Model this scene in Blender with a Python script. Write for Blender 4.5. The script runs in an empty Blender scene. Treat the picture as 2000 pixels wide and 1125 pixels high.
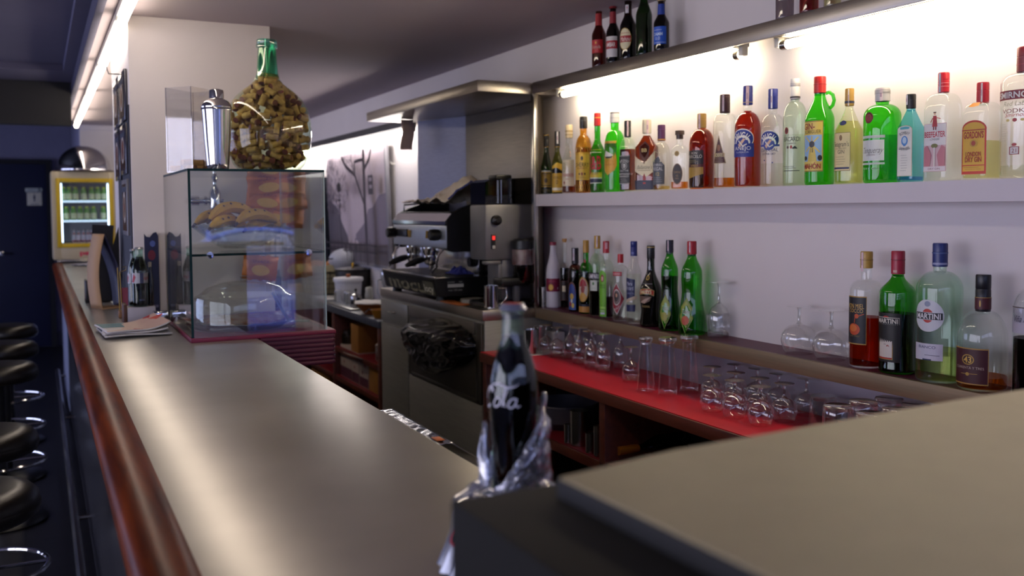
import bpy, bmesh, math, random
from math import sin, cos, pi, radians, sqrt, atan2
from mathutils import Vector, Matrix
random.seed(7)
SC = bpy.context.scene
COL = SC.collection
# ---------------------------------------------------------------- camera model
EYE = Vector((0, 0, 1.53))
YAW, PITCH, ROLL, FPX, CY = 0.469497638, -0.0510345087, -0.00792974401, 1818.1761, 498.066854
def _cam_axes():
    cy, sy, cp, sp, cr, sr = cos(YAW), sin(YAW), cos(PITCH), sin(PITCH), cos(ROLL), sin(ROLL)
    f = Vector((sy*cp, cy*cp, sp)); r = Vector((cy, -sy, 0)); u = r.cross(f)
    return cr*r + sr*u, -sr*r + cr*u, f
CR, CU, CF = _cam_axes()
def ray(x, y): return CR*((x-1000)/FPX) - CU*((y-CY)/FPX) + CF
def at(x, y, ax, val):
    """the point of the room where a sight line meets the plane (axis = value), world metres"""
    r = ray(x, y); v = val - EYE[ax]
    return EYE + r*(v/r[ax])
def depth(p): return (Vector(p)-EYE).dot(CF)
def pj(p):
    d = Vector(p)-EYE; w = d.dot(CF)
    return 1000+FPX*d.dot(CR)/w, CY-FPX*d.dot(CU)/w
cam = bpy.data.cameras.new('camera'); camo = bpy.data.objects.new('camera', cam); COL.objects.link(camo)
mw = Matrix.Identity(4)
for i in range(3):
    mw[i][0], mw[i][1], mw[i][2], mw[i][3] = CR[i], CU[i], -CF[i], EYE[i]
camo.matrix_world = mw
cam.sensor_width = 36; cam.lens = FPX/2000*36; cam.shift_y = (CY-562.5)/2000
cam.clip_start = 0.02; cam.clip_end = 60
cam.dof.use_dof = True; cam.dof.focus_distance = 2.3; cam.dof.aperture_fstop = 3.6
SC.camera = camo
# ---------------------------------------------------------------- materials
MATS = {}
def srgb(c):
    if isinstance(c, str):
        c = c.lstrip('#'); c = tuple(int(c[i:i+2], 16)/255 for i in (0, 2, 4))
    return tuple((x/12.92 if x <= .04045 else ((x+.055)/1.055)**2.4) for x in c)
def _new(name):
    m = bpy.data.materials.new(name); m.use_nodes = True
    nt = m.node_tree
    for n in list(nt.nodes): nt.nodes.remove(n)
    o = nt.nodes.new('ShaderNodeOutputMaterial')
    return m, nt, o
def mat(name, col, rough=.5, metal=0., var=.06, vscale=8., bump=0., bscale=60., stretch=None, coat=0., spec=.5, wear=None, sheen=0., trans=0.):
    """opaque procedural surface: noise varies the colour, optional bump / brushed stretch / worn second colour"""
    if name in MATS: return MATS[name]
    m, nt, o = _new(name); N = nt.nodes.new; L = nt.links.new
    b = N('ShaderNodeBsdfPrincipled'); L(b.outputs[0], o.inputs[0])
    c = srgb(col)
    b.inputs['Roughness'].default_value = rough; b.inputs['Metallic'].default_value = metal
    b.inputs['Coat Weight'].default_value = coat; b.inputs['Specular IOR Level'].default_value = spec
    b.inputs['Sheen Weight'].default_value = sheen
    tc = N('ShaderNodeTexCoord'); mp = N('ShaderNodeMapping'); L(tc.outputs['Object'], mp.inputs[0])
    if stretch: mp.inputs['Scale'].default_value = stretch
    ns = N('ShaderNodeTexNoise'); ns.inputs['Scale'].default_value = vscale; ns.inputs['Detail'].default_value = 4; L(mp.outputs[0], ns.inputs[0])
    rp = N('ShaderNodeValToRGB'); L(ns.outputs[0], rp.inputs[0])
    rp.color_ramp.elements[0].position = .3; rp.color_ramp.elements[1].position = .7
    rp.color_ramp.elements[0].color = (*[x*(1-var) for x in c], 1)
    c2 = srgb(wear) if wear else [min(1, x*(1+var)) for x in c]
    rp.color_ramp.elements[1].color = (*c2, 1)
    L(rp.outputs[0], b.inputs['Base Color'])
    if bump:
        n2 = N('ShaderNodeTexNoise'); n2.inputs['Scale'].default_value = bscale; n2.inputs['Detail'].default_value = 3; L(mp.outputs[0], n2.inputs[0])
        bp = N('ShaderNodeBump'); bp.inputs['Strength'].default_value = bump; bp.inputs['Distance'].default_value = .004
        L(n2.outputs[0], bp.inputs['Height']); L(bp.outputs[0], b.inputs['Normal'])
    MATS[name] = m; return m
def glass(name, col=(1, 1, 1), f0=.045, rough=.02, power=4., gain=.9, haze=0., hazecol=(.9, .9, .9)):
    """thin glass wall or clear liquid: tinted see-through plus a mirror layer growing to grazing angles"""
    if name in MATS: return MATS[name]
    m, nt, o = _new(name); N = nt.nodes.new; L = nt.links.new
    t = N('ShaderNodeBsdfTransparent'); t.inputs[0].default_value = (*col, 1)
    g = N('ShaderNodeBsdfGlossy'); g.inputs['Roughness'].default_value = rough; g.inputs[0].default_value = (1, 1, 1, 1)
    lw = N('ShaderNodeLayerWeight'); lw.inputs[0].default_value = .5
    pw = N('ShaderNodeMath'); pw.operation = 'POWER'; pw.inputs[1].default_value = power; L(lw.outputs['Facing'], pw.inputs[0])
    ma = N('ShaderNodeMath'); ma.operation = 'MULTIPLY_ADD'; ma.inputs[1].default_value = gain; ma.inputs[2].default_value = f0; ma.use_clamp = True
    L(pw.outputs[0], ma.inputs[0])
    base = t
    if haze:
        d = N('ShaderNodeBsdfDiffuse'); d.inputs[0].default_value = (*hazecol, 1)
        mh = N('ShaderNodeMixShader'); mh.inputs[0].default_value = haze; L(t.outputs[0], mh.inputs[1]); L(d.outputs[0], mh.inputs[2]); base = mh
    mx = N('ShaderNodeMixShader'); L(ma.outputs[0], mx.inputs[0]); L(base.outputs[0], mx.inputs[1]); L(g.outputs[0], mx.inputs[2])
    L(mx.outputs[0], o.inputs[0]); MATS[name] = m; return m
def emit(name, col, strength):
    if name in MATS: return MATS[name]
    m, nt, o = _new(name)
    e = nt.nodes.new('ShaderNodeEmission'); e.inputs[0].default_value = (*col, 1); e.inputs[1].default_value = strength
    nt.links.new(e.outputs[0], o.inputs[0]); MATS[name] = m; return m
def paint(col, rough=.45):
    """printed ink / plain plastic of one colour"""
    return mat('print_'+col.lstrip('#')+('_%d' % int(rough*100)), col, rough, var=.03, vscale=40)
# ---------------------------------------------------------------- mesh builder
class MB:
    def __init__(s, mats=None):
        s.bm = bmesh.new(); s.mats = []
        if mats: s.mats = list(mats) if isinstance(mats, (list, tuple)) else [mats]
    def mi(s, m):
        if m is None: return 0
        if m not in s.mats: s.mats.append(m)
        return s.mats.index(m)
    def face(s, vs, m=None, flip=False):
        try:
            f = s.bm.faces.new(vs if not flip else vs[::-1]); f.material_index = s.mi(m); return f
        except ValueError: return None
    def box(s, p0, p1, bev=0., m=None, seg=2, rz=0., tilt=None, about=None):
        c = [(a+b)/2 for a, b in zip(p0, p1)]; d = [abs(b-a) for a, b in zip(p0, p1)]
        t = bmesh.new(); bmesh.ops.create_cube(t, size=1)
        bmesh.ops.scale(t, vec=d, verts=t.verts)
        if bev: bmesh.ops.bevel(t, geom=t.edges[:], offset=min(bev, min(d)*.49), segments=seg, profile=.5, affect='EDGES')
        M = Matrix.Rotation(rz, 4, 'Z')
        if tilt: M = M @ Matrix.Rotation(tilt[1], 4, tilt[0])
        bmesh.ops.transform(t, matrix=Matrix.Translation(c) @ M, verts=t.verts)
        s._merge(t, m); return s
    def _merge(s, t, m=None):
        i = s.mi(m); mp = {}
        for v in t.verts: mp[v] = s.bm.verts.new(v.co)
        for f in t.faces:
            try:
                g = s.bm.faces.new([mp[v] for v in f.verts]); g.material_index = i; g.smooth = f.smooth
            except ValueError: pass
        t.free()
    def lathe(s, prof, seg=24, c=(0, 0, 0), m=None, axis=None, capb=False, capt=False, sect=None, flat=(1, 1)):
        """revolve [(r,z)..]; sect(t)->(x,y) gives a non-round unit section; axis: a Matrix placing the local frame"""
        rings = []
        A = axis or Matrix.Identity(4)
        for k, pr in enumerate(prof):
            r, z = pr[0], pr[1]; n = pr[2] if len(pr) > 2 else 2
            if r < 1e-6: rings.append([s.bm.verts.new(A @ (Vector((0, 0, z))) + Vector(c))]); continue
            ring = []
            for j in range(seg):
                t = 2*pi*(j+.5)/seg; x, y = sup(t, n, *(flat if n > 2.05 or flat[0] != flat[1] else (1, 1)))
                ring.append(s.bm.verts.new(A @ Vector((r*x, r*y, z)) + Vector(c)))
            rings.append(ring)
        for a, b in zip(rings, rings[1:]):
            if len(a) == 1 and len(b) == 1: continue
            for j in range(seg):
                k = (j+1) % seg
                if len(a) == 1: s.face([a[0], b[k], b[j]], m, True)
                elif len(b) == 1: s.face([a[j], a[k], b[0]], m)
                else: s.face([a[j], a[k], b[k], b[j]], m)
        if capb and len(rings[0]) > 1: s.face(rings[0][::-1], m)
        if capt and len(rings[-1]) > 1: s.face(rings[-1], m)
        return s
    def tube(s, pts, r, seg=8, m=None, closed=False, caps=True):
        pts = [Vector(p) for p in pts]; n = len(pts); rs = r if isinstance(r, (list, tuple)) else [r]*n
        rings = []; up = None
        for i, p in enumerate(pts):
            if closed: d = pts[(i+1) % n]-pts[i-1]
            else: d = pts[min(i+1, n-1)]-pts[max(i-1, 0)]
            d.normalize()
            if up is None: up = Vector((0, 0, 1)) if abs(d.z) < .9 else Vector((1, 0, 0))
            a = d.cross(up); a.normalize(); b = a.cross(d); up = b.copy()
            rings.append([s.bm.verts.new(p + rs[i]*(cos(2*pi*j/seg)*a + sin(2*pi*j/seg)*b)) for j in range(seg)])
        rr = rings + ([rings[0]] if closed else [])
        for A, B in zip(rr, rr[1:]):
            for j in range(seg): s.face([A[j], A[(j+1) % seg], B[(j+1) % seg], B[j]], m)
        if caps and not closed: s.face(rings[0][::-1], m); s.face(rings[-1], m)
        return s
    def prism(s, poly, z0, z1, m=None, plane='xy'):
        """extrude a polygon; plane 'xz' extrudes along y, 'yz' along x"""
        f = {'xy': lambda a, b, h: (a, b, h), 'xz': lambda a, b, h: (a, h, b), 'yz': lambda a, b, h: (h, a, b)}[plane]
        A = [s.bm.verts.new(f(a, b, z0)) for a, b in poly]; B = [s.bm.verts.new(f(a, b, z1)) for a, b in poly]
        n = len(poly)
        s.face(A[::-1], m); s.face(B, m)
        for i in range(n): s.face([A[i], A[(i+1) % n], B[(i+1) % n], B[i]], m)
        return s
    def grid(s, fn, nu, nv, m=None):
        V = [[s.bm.verts.new(fn(i/nu, j/nv)) for j in range(nv+1)] for i in range(nu+1)]
        for i in range(nu):
            for j in range(nv): s.face([V[i][j], V[i+1][j], V[i+1][j+1], V[i][j+1]], m)
        return s
    def obj(s, name, m=None, parent=None, loc=(0, 0, 0), rz=0., smooth=35, recalc=True):
        if recalc: bmesh.ops.recalc_face_normals(s.bm, faces=s.bm.faces[:])
        me = bpy.data.meshes.new(name); s.bm.to_mesh(me); s.bm.free()
        if m is not None and not s.mats: s.mats = [m]
        for x in s.mats: me.materials.append(x)
        if smooth:
            me.shade_smooth()
            if smooth < 180: me.set_sharp_from_angle(angle=radians(smooth))
        o = bpy.data.objects.new(name, me); COL.objects.link(o)
        o.location = loc; o.rotation_euler = (0, 0, rz)
        if parent: o.parent = parent
        return o
def sup(t, n, ax=1., ay=1.):
    c, q = cos(t), sin(t)
    if n <= 2.05: return ax*c, ay*q
    e = 2./n
    return ax*math.copysign(abs(c)**e, c), ay*math.copysign(abs(q)**e, q)
def thing(name, label, cat, loc=(0, 0, 0), rz=0., group=None):
    o = bpy.data.objects.new(name, None); COL.objects.link(o); o.empty_display_size = .05
    o.location = loc; o.rotation_euler = (0, 0, rz); return tag(o, label, cat, group)
def tag(o, label, cat, group=None, kind=None):
    o['label'] = label; o['category'] = cat
    if group: o['group'] = group
    if kind: o['kind'] = kind
    return o
def struct(o, label=None):
    o['kind'] = 'structure'
    if label: o['label'] = label
    return o
def bx(name, p0, p1, m, bev=.0, parent=None, **k):
    """box object whose origin sits at the middle of its base"""
    lo = [min(a, b) for a, b in zip(p0, p1)]; hi = [max(a, b) for a, b in zip(p0, p1)]
    c = Vector(((lo[0]+hi[0])/2, (lo[1]+hi[1])/2, lo[2]))
    b = MB(); b.box(Vector(lo)-c, Vector(hi)-c, bev)
    return b.obj(name, m, parent, loc=c, **k)
def dup(root, loc=None, rz=None, label=None, group=None):
    r = root.copy(); COL.objects.link(r)
    if loc is not None: r.location = loc
    if rz is not None: r.rotation_euler = (0, 0, rz)
    if label: r['label'] = label
    if group: r['group'] = group
    for ch in list(root.children):
        c = ch.copy(); COL.objects.link(c); c.parent = r
        for g in list(ch.children):
            d = g.copy(); COL.objects.link(d); d.parent = c
    return r
# ---------------------------------------------------------------- lettering
_TXT = {}
def text_tris(s, bold=0.):
    """2-D triangles of a word, height of capitals = 1, centred"""
    k = (s, bold)
    if k in _TXT: return _TXT[k]
    cu = bpy.data.curves.new('t', 'FONT'); cu.body = s; cu.size = 1.; cu.resolution_u = 3; cu.align_x = 'LEFT'; cu.offset = bold
    o = bpy.data.objects.new('t', cu); COL.objects.link(o)
    me = o.to_mesh(); me.calc_loop_triangles()
    vs = [(v.co.x/.69, v.co.y/.69) for v in me.vertices]
    ts = [tuple(t.vertices) for t in me.loop_triangles]
    o.to_mesh_clear(); bpy.data.objects.remove(o); bpy.data.curves.remove(cu)
    if vs:
        x0 = min(v[0] for v in vs); x1 = max(v[0] for v in vs)
        vs = [(v[0]-(x0+x1)/2, v[1]) for v in vs]; w = x1-x0
    else: w = 1
    _TXT[k] = (vs, ts, w); return _TXT[k]
class Decal:
    """print on a surface: pos(u,v,off) maps label coordinates (metres) to a point off the surface"""
    def __init__(s, pos, step=.004): s.b = MB(); s.pos = pos; s.off = .0003; s.step = step
    def cols(s, us, lo, hi, m):
        V = []
        for u in us: V.append((s.b.bm.verts.new(s.pos(u, lo(u), s.off)), s.b.bm.verts.new(s.pos(u, hi(u), s.off))))
        for a, b in zip(V, V[1:]): s.b.face([a[0], b[0], b[1], a[1]], m)
        s.off += .00012
    def us(s, u0, u1):
        n = max(1, int(math.ceil(abs(u1-u0)/s.step))); return [u0+(u1-u0)*i/n for i in range(n+1)]
    def rect(s, u0, v0, u1, v1, col):
        nv = 1 if not callable(v1) else 1
        s.cols(s.us(u0, u1), lambda u: v0, lambda u: v1, col if not isinstance(col, str) else paint(col)); return s
    def ell(s, cu, cv, ru, rv, col, n=16):
        us = [cu-ru*cos(pi*i/n) for i in range(n+1)]
        h = lambda u: rv*sqrt(max(0, 1-((u-cu)/ru)**2))+1e-6
        s.cols(us, lambda u: cv-h(u), lambda u: cv+h(u), col if not isinstance(col, str) else paint(col)); return s
    def poly(s, pts, col):
        xs = sorted(set([round(p[0], 6) for p in pts])); us = []
        for a, b in zip(xs, xs[1:]): us += s.us(a, b)[:-1]
        us.append(xs[-1]); n = len(pts)
        def rng(u):
            v = []
            for i in range(n):
                (ax, ay), (bx_, by) = pts[i], pts[(i+1) % n]
                if min(ax, bx_)-3e-6 <= u <= max(ax, bx_)+3e-6:
                    if abs(ax-bx_) < 3e-6: v += [ay, by]
                    else: v.append(ay+(by-ay)*(u-ax)/(bx_-ax))
            return (min(v), max(v)+1e-6)
        s.cols(us, lambda u: rng(u)[0], lambda u: rng(u)[1], col if not isinstance(col, str) else paint(col)); return s
    def text(s, t, cu, cv, h, col, w=None, shear=0., arc=0., bold=0., rot=0.):
        """word centred on (cu,cv), capitals h high, optionally fitted to width w or bent on an arc of radius arc"""
        vs, ts, w0 = text_tris(t, bold); k = (w/w0) if w else h
        m = col if not isinstance(col, str) else paint(col); P = []
        for x, y in vs:
            x, y = x*k+shear*y*h, (y-.5)*h
            if arc:
                a = x/arc; R = arc+y if arc > 0 else arc+y; x, y = R*sin(a), R*cos(a)-arc
            if rot: x, y = x*cos(rot)-y*sin(rot), x*sin(rot)+y*cos(rot)
            P.append(s.b.bm.verts.new(s.pos(cu+x, cv+y, s.off+.0002)))
        for t3 in ts: s.b.face([P[i] for i in t3], m)
        s.off += .0001; return s
    def stroke(s, pts, w, col):
        m = col if not isinstance(col, str) else paint(col); L = []
        pts = [(p[0], p[1], (p[2] if len(p) > 2 else w)) for p in pts]; fine = [pts[0]]
        for p, q in zip(pts, pts[1:]):
            k = max(1, int(math.ceil(sqrt((q[0]-p[0])**2+(q[1]-p[1])**2)/s.step)))
            fine += [tuple(a+(c-a)*i/k for a, c in zip(p, q)) for i in range(1, k+1)]
        pts = fine
        for i, (u, v, ww) in enumerate(pts):
            a = pts[max(0, i-1)]; b = pts[min(len(pts)-1, i+1)]
            dx, dy = b[0]-a[0], b[1]-a[1]; l = sqrt(dx*dx+dy*dy) or 1
            L.append((s.b.bm.verts.new(s.pos(u-dy/l*ww/2, v+dx/l*ww/2, s.off)), s.b.bm.verts.new(s.pos(u+dy/l*ww/2, v-dx/l*ww/2, s.off))))
        for a, b in zip(L, L[1:]): s.b.face([a[0], a[1], b[1], b[0]], m)
        s.off += .00006; return s
    def obj(s, name, parent): return s.b.obj(name, None, parent, smooth=180, recalc=False)
def flatpos(o, ux, vx):
    """print plane: origin, reading direction, up direction"""
    o, ux, vx = Vector(o), Vector(ux).normalized(), Vector(vx).normalized(); n = ux.cross(vx)
    return lambda u, v, off: o + ux*u + vx*v + n*off
# ---------------------------------------------------------------- common materials
WALL = mat('wall_paint', '#d9d2d2', .8, var=.03, vscale=3, bump=.05, bscale=120)
CEIL = mat('ceiling_paint', '#b4a8ae', .85, var=.03, vscale=2)
DCEIL = mat('customer_ceiling_paint', '#5a5872', .85, var=.03)
DARKP = mat('dark_paint', '#15151c', .7, var=.05)
NAVY = mat('navy_door_paint', '#1b2140', .6, var=.08, vscale=3)
GREYW = mat('far_wall_paint', '#8f8da6', .8, var=.04)
STEEL = mat('brushed_steel', '#a39c92', .34, 1., var=.08, vscale=5, stretch=(4, 1, 60))
STEELC = mat('counter_steel', '#b3afa8', .30, .72, var=.16, vscale=2.2, bump=.06, bscale=5)
STEELD = mat('dark_brushed_steel', '#7f786e', .42, .8, var=.1, vscale=5, stretch=(6, 2, 50))
CABST = mat('cabinet_steel', '#98968a', .4, .4, var=.08, vscale=4, stretch=(2, 2, 30))
CHROME = mat('chrome', '#d6d6d8', .08, 1., var=.02)
SATIN = mat('satin_chrome', '#b9b6b0', .22, 1., var=.04)
WOODR = mat('varnished_wood', '#4c1c03', .34, var=.35, vscale=5, stretch=(9, .8, 9), coat=.0, spec=.08, wear='#74320a')
WOODC = mat('cabinet_wood', '#5e2713', .45, var=.25, vscale=6, stretch=(8, 1, 8))
REDLAM = mat('red_laminate', '#b60c26', .45, var=.05, vscale=6, spec=.25)
BURG = mat('burgundy_laminate', '#6e1c3a', .45, var=.06, vscale=6)
BLACKP = mat('black_plastic', '#101012', .38, var=.1, vscale=30)
BLACKM = mat('matte_black', '#0d0d0f', .6, var=.1, vscale=30)
LEATHER = mat('black_leatherette', '#17130f', .3, var=.15, vscale=40, bump=.1, bscale=300)
WHITEPL = mat('white_plastic', '#d8d8dc', .4, var=.02)
TILE = None
def tile_mat(name, a, b, grout, sc, rough=.3):
    if name in MATS: return MATS[name]
    m, nt, o = _new(name); N = nt.nodes.new; L = nt.links.new
    p = N('ShaderNodeBsdfPrincipled'); L(p.outputs[0], o.inputs[0]); p.inputs['Roughness'].default_value = rough
    tc = N('ShaderNodeTexCoord'); mp = N('ShaderNodeMapping'); L(tc.outputs['Object'], mp.inputs[0])
    if name.startswith('bar_front'): mp.inputs['Rotation'].default_value = (0, pi/2, pi/2)
    br = N('ShaderNodeTexBrick'); br.offset = 0; br.inputs['Scale'].default_value = sc
    br.inputs['Color1'].default_value = (*srgb(a), 1); br.inputs['Color2'].default_value = (*srgb(b), 1); br.inputs['Mortar'].default_value = (*srgb(grout), 1)
    br.inputs['Mortar Size'].default_value = .012; br.inputs['Brick Width'].default_value = 1; br.inputs['Row Height'].default_value = 1
    L(mp.outputs[0], br.inputs[0]); L(br.outputs[0], p.inputs['Base Color']); MATS[name] = m; return m
ZC, ZL, ZR, ZS, ZT, ZCEIL = 1.10, 1.098, .926, 1.585, 2.063, 2.28      # counter, ledge, red top, middle shelf, top shelf, ceiling
XW, XS, XB = 2.035, 1.9, 1.65                                          # back wall, shelf fronts, back cabinet fronts
# ---------------------------------------------------------------- room shell
struct(bx('floor', (-3.2, -1.6, -.1), (2.2, 12.0, 0), tile_mat('floor_tiles', '#2b2a2c', '#232225', '#161618', 2.5), smooth=0))
struct(bx('wall_right', (XW, -1.45, 0), (XW+.15, 9.15, 2.6), WALL, smooth=0))
struct(bx('ceiling', (.235, -1.45, ZCEIL), (XW, 9.0, 2.45), CEIL, smooth=0))
b = MB()
b.box((-3.2, -1.6, 0), (-3.05, 12.0, .55)); b.box((-3.2, -1.6, 2.25), (-3.05, 12.0, 2.9)); b.box((-3.2, -1.6, .55), (-3.05, -1.1, 2.25)); b.box((-3.2, 3.6, .55), (-3.05, 5.0, 2.25)); b.box((-3.2, 9.4, .55), (-3.05, 12.0, 2.25))
struct(b.obj('wall_left', GREYW, smooth=0))
b = MB()
for y in (-1.1, .45, 2.0, 3.54): b.box((-3.16, y, .55), (-3.10, y+.06, 2.25), .005)
b.box((-3.16, -1.1, .55), (-3.10, 3.6, .61), .005); b.box((-3.16, -1.1, 2.19), (-3.10, 3.6, 2.25), .005)
w = struct(b.obj('added_window_2', mat('window_frame_metal', '#3a3a40', .5, .5)))  # added window, unseen, an opening for the side fill light
b = MB()
for y in (5.0, 6.45, 7.9, 9.34): b.box((-3.16, y, .55), (-3.10, y+.06, 2.25), .005)
b.box((-3.16, 5.0, .55), (-3.10, 9.4, .61), .005); b.box((-3.16, 5.0, 2.19), (-3.10, 9.4, 2.25), .005)
w3 = struct(b.obj('added_window_3', mat('window_frame_metal', '#3a3a40', .5, .5)))  # added window, unseen, lets fill light onto the far wall
b = MB(); b.box((-3.135, 5.06, .61), (-3.128, 9.34, 2.19)); b.obj('glass_pane', glass('window_glass'), w3)
b = MB(); b.box((-3.135, -1.04, .61), (-3.128, 3.54, 2.19)); b.obj('glass_pane', glass('window_glass'), w)
struct(bx('wall_back', (.34, 9.0, 0), (XW, 9.15, 2.45), WALL, smooth=0))
struct(bx('trim_1', (.34, 8.96, 2.235), (1.9, 9.0, 2.28), WALL, .004))
struct(bx('wall_far', (-3.05, 11.7, 0), (.6, 11.85, 2.9), GREYW, smooth=0))
struct(bx('wall_side', (.34, 9.15, 0), (.45, 11.7, 2.9), GREYW, smooth=0))
struct(bx('baseboard_far', (-3.05, 11.66, 0), (.34, 11.7, .16), mat('grey_baseboard', '#4a4a5a', .6), .004))
# customer side ceiling: border, recessed panel, black bulkhead at its end
yb = at(60, 157, 2, 2.33).y; yp = at(60, 136, 2, 2.33).y; xp = at(148, 0, 2, 2.33).x
b = MB()
b.box((xp, -1.45, 2.33), (.235, yb, 2.5)); b.box((-3.05, yp, 2.33), (xp, yb, 2.5))
b.box((-3.05, -1.45, 2.37), (xp, yp, 2.5))
struct(b.obj('ceiling_customer', DCEIL, smooth=0))
zb = at(60, 242, 1, yb).z
struct(bx('trim_2', (-3.05, yb, zb), (.2, yb+.12, 2.9), DARKP, smooth=0))
struct(bx('ceiling_far', (-3.05, yb+.12, 2.75), (.34, 11.7, 2.9), DARKP, smooth=0))
struct(bx('trim_3', (.205, -1.45, 2.26), (.235, 8.8, 2.45), mat('beam_side_paint', '#4b4960', .8), .003))
# rear wall with the street window behind the camera
YR = -1.45
b = MB()
b.box((-3.05, YR-.15, 0), (2.035, YR, .35)); b.box((-3.05, YR-.15, 2.3), (2.035, YR, 2.9))
b.box((-3.05, YR-.15, .35), (-2.8, YR, 2.3)); b.box((1.98, YR-.15, .35), (2.185, YR, 2.3))
struct(b.obj('wall_rear', GREYW, smooth=0))
b = MB()
for x in (-2.8, -1.2, .35, 1.92): b.box((x, YR-.11, .35), (x+.06, YR-.05, 2.3), .005)
b.box((-2.8, YR-.11, .35), (1.98, YR-.05, .41), .005); b.box((-2.8, YR-.11, 2.24), (1.98, YR-.05, 2.3), .005)
w = struct(b.obj('window_1', mat('window_frame_metal', '#3a3a40', .5, .5)))
b = MB(); b.box((-2.74, YR-.085, .41), (1.92, YR-.078, 2.24)); b.obj('glass_pane', glass('window_glass'), w)
# the street outside with a parked car, seen only mirrored in the display case
struct(bx('ground_street', (-14, -16, -.25), (14, YR-.15, -.05), mat('asphalt', '#3c3d42', .8, bump=.2), smooth=0))
struct(bx('wall_street', (-14, -12.5, -.05), (14, -12.2, 3.4), mat('facade_plaster', '#66687a', .8, var=.2, vscale=2), smooth=0))
t = thing('car', 'blue car parked in the street outside, mirrored in the display case glass', 'car', (2.22, -4.7, -.14))
CARP = mat('blue_car_paint', '#1c3fae', .2, .5, var=.03, coat=1.)
b = MB(); yy0, yy1 = -1.9, 1.9
def hull(prof, w_of, z_top): pass
b.prism([(1.9, .25), (1.95, .55), (1.8, .78), (.95, .92), (-1.5, .95), (-1.92, .85), (-1.95, .3)], -.84, .84, plane='yz'); b.obj('body', CARP, t, smooth=30)
b = MB(); b.grid(lambda u, v: Vector(((u-.5)*1.5*(1-.12*0), -1.45+2.3*v, .92+.52*(1-abs(2*u-1)**3.2)**.55*(min(1, v*3.2))**.6*(min(1, (1-v)*2.1))**.6)), 30, 24); b.obj('cabin', mat('car_glass', '#1c2c58', .1, .3, coat=1.), t, smooth=180)
b = MB()
for s in (-.66, .66): b.tube([(s, .85, .93), (s*.93, .50, 1.20), (s*.82, .25, 1.40), (s*.75, -.6, 1.44)], .035, 8)
b.tube([(x*.01, .22, 1.44-.0000095*abs(x)**2.35) for x in range(-66, 67, 6)], .03, 8); b.obj('roof_pillars', mat('sky_sheen_car_paint', '#6a94ff', .3, .5, coat=1.), t, smooth=180)  # sky sheen put into the colour: pillars lighter than the body
b = MB()
for x in (-.74, .74):
    for y in (-1.2, 1.2): b.lathe([(0, -.09), (.31, -.09), (.31, .09), (0, .09)], 24, c=(x, y, .31), axis=Matrix.Rotation(pi/2, 4, 'Y'))
b.obj('wheels', BLACKP, t)
# toilet door at the far end
xd = at(105, 450, 1, 11.7).x; zd = at(50, 312, 1, 11.7).z
d = struct(bx('door_1', (xd-.95, 11.64, .01), (xd-.06, 11.69, zd-.05), NAVY, .004))
b = MB(); b.box((xd-.06, 11.62, 0), (xd, 11.7, zd)); b.box((xd-1.01, 11.62, 0), (xd-.95, 11.7, zd)); b.box((xd-.95, 11.62, zd-.05), (xd-.06, 11.7, zd))
f = b.obj('door_frame', DARKP, smooth=0); f.parent = d; f.location = -d.location
b = MB(); hp = at(3, 495, 1, 11.62)
b.lathe([(0, 0), (.028, 0), (.028, .012), (.012, .014), (.012, .05), (0, .05)], 16, c=hp, axis=Matrix.Rotation(pi/2, 4, 'X'))
b.tube([hp+Vector((0, -.045, 0)), hp+Vector((.11, -.045, 0))], .011)
h = b.obj('door_handle', CHROME, d); h.location = -d.location
p0 = at(66, 380, 1, 11.63)
s = thing('toilet_sign', 'small white toilet sign with a dark figure on the navy door at the back', 'sign', (p0.x, 11.638, p0.z))
hw = (at(83, 380, 1, 11.63).x-at(50, 380, 1, 11.63).x)/2; k = hw/16.5
b = MB(); b.box((-16.5*k, -.004, 6*k), (16.5*k, .002, 14*k), .001); o = b.obj('word_plate', mat('pale_sign', '#dfe6da', .5), s)
D = Decal(flatpos((0, -.0041, 10*k), (1, 0, 0), (0, 0, 1))); D.text('ASEOS', -3.5*k, 0, 4*k, '#1b2540', w=18*k); D.rect(8*k, -3*k, 14*k, 3*k, '#1b2540'); D.ell(10.5*k, -.8*k, 1.7*k, 1.7*k, '#b9c0b4'); D.rect(10*k, -.2*k, 11*k, 2.3*k, '#b9c0b4'); D.obj('print', o)
b = MB(); b.box((-13.5*k, -.004, -24*k), (15.5*k, .002, 4.6*k), .001); o = b.obj('figure_plate', mat('cream_sign', '#efe9d0', .5), s)
D = Decal(flatpos((1*k, -.0041, -8*k), (1, 0, 0), (0, 0, 1))); D.ell(0, 7*k, 1.6*k, 1.6*k, '#1b2540'); D.poly([(-2.6*k, 4.8*k), (2.6*k, 4.8*k), (1.5*k, -2*k), (-1.5*k, -2*k)], '#1b2540'); D.rect(-1.2*k, -7*k, 1.2*k, -1*k, '#1b2540'); D.text('SEÑORA', 0, -13*k, 2.6*k, '#1b2540', w=16*k); D.obj('print', o)
# white column with the menu boards on its customer side
CX0, CX1, CY0, CY1 = .325, .867, 3.89, 4.80
struct(bx('wall_column', (CX0, CY0, 0), (CX1, CY1, ZCEIL), WALL, .002))
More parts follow.
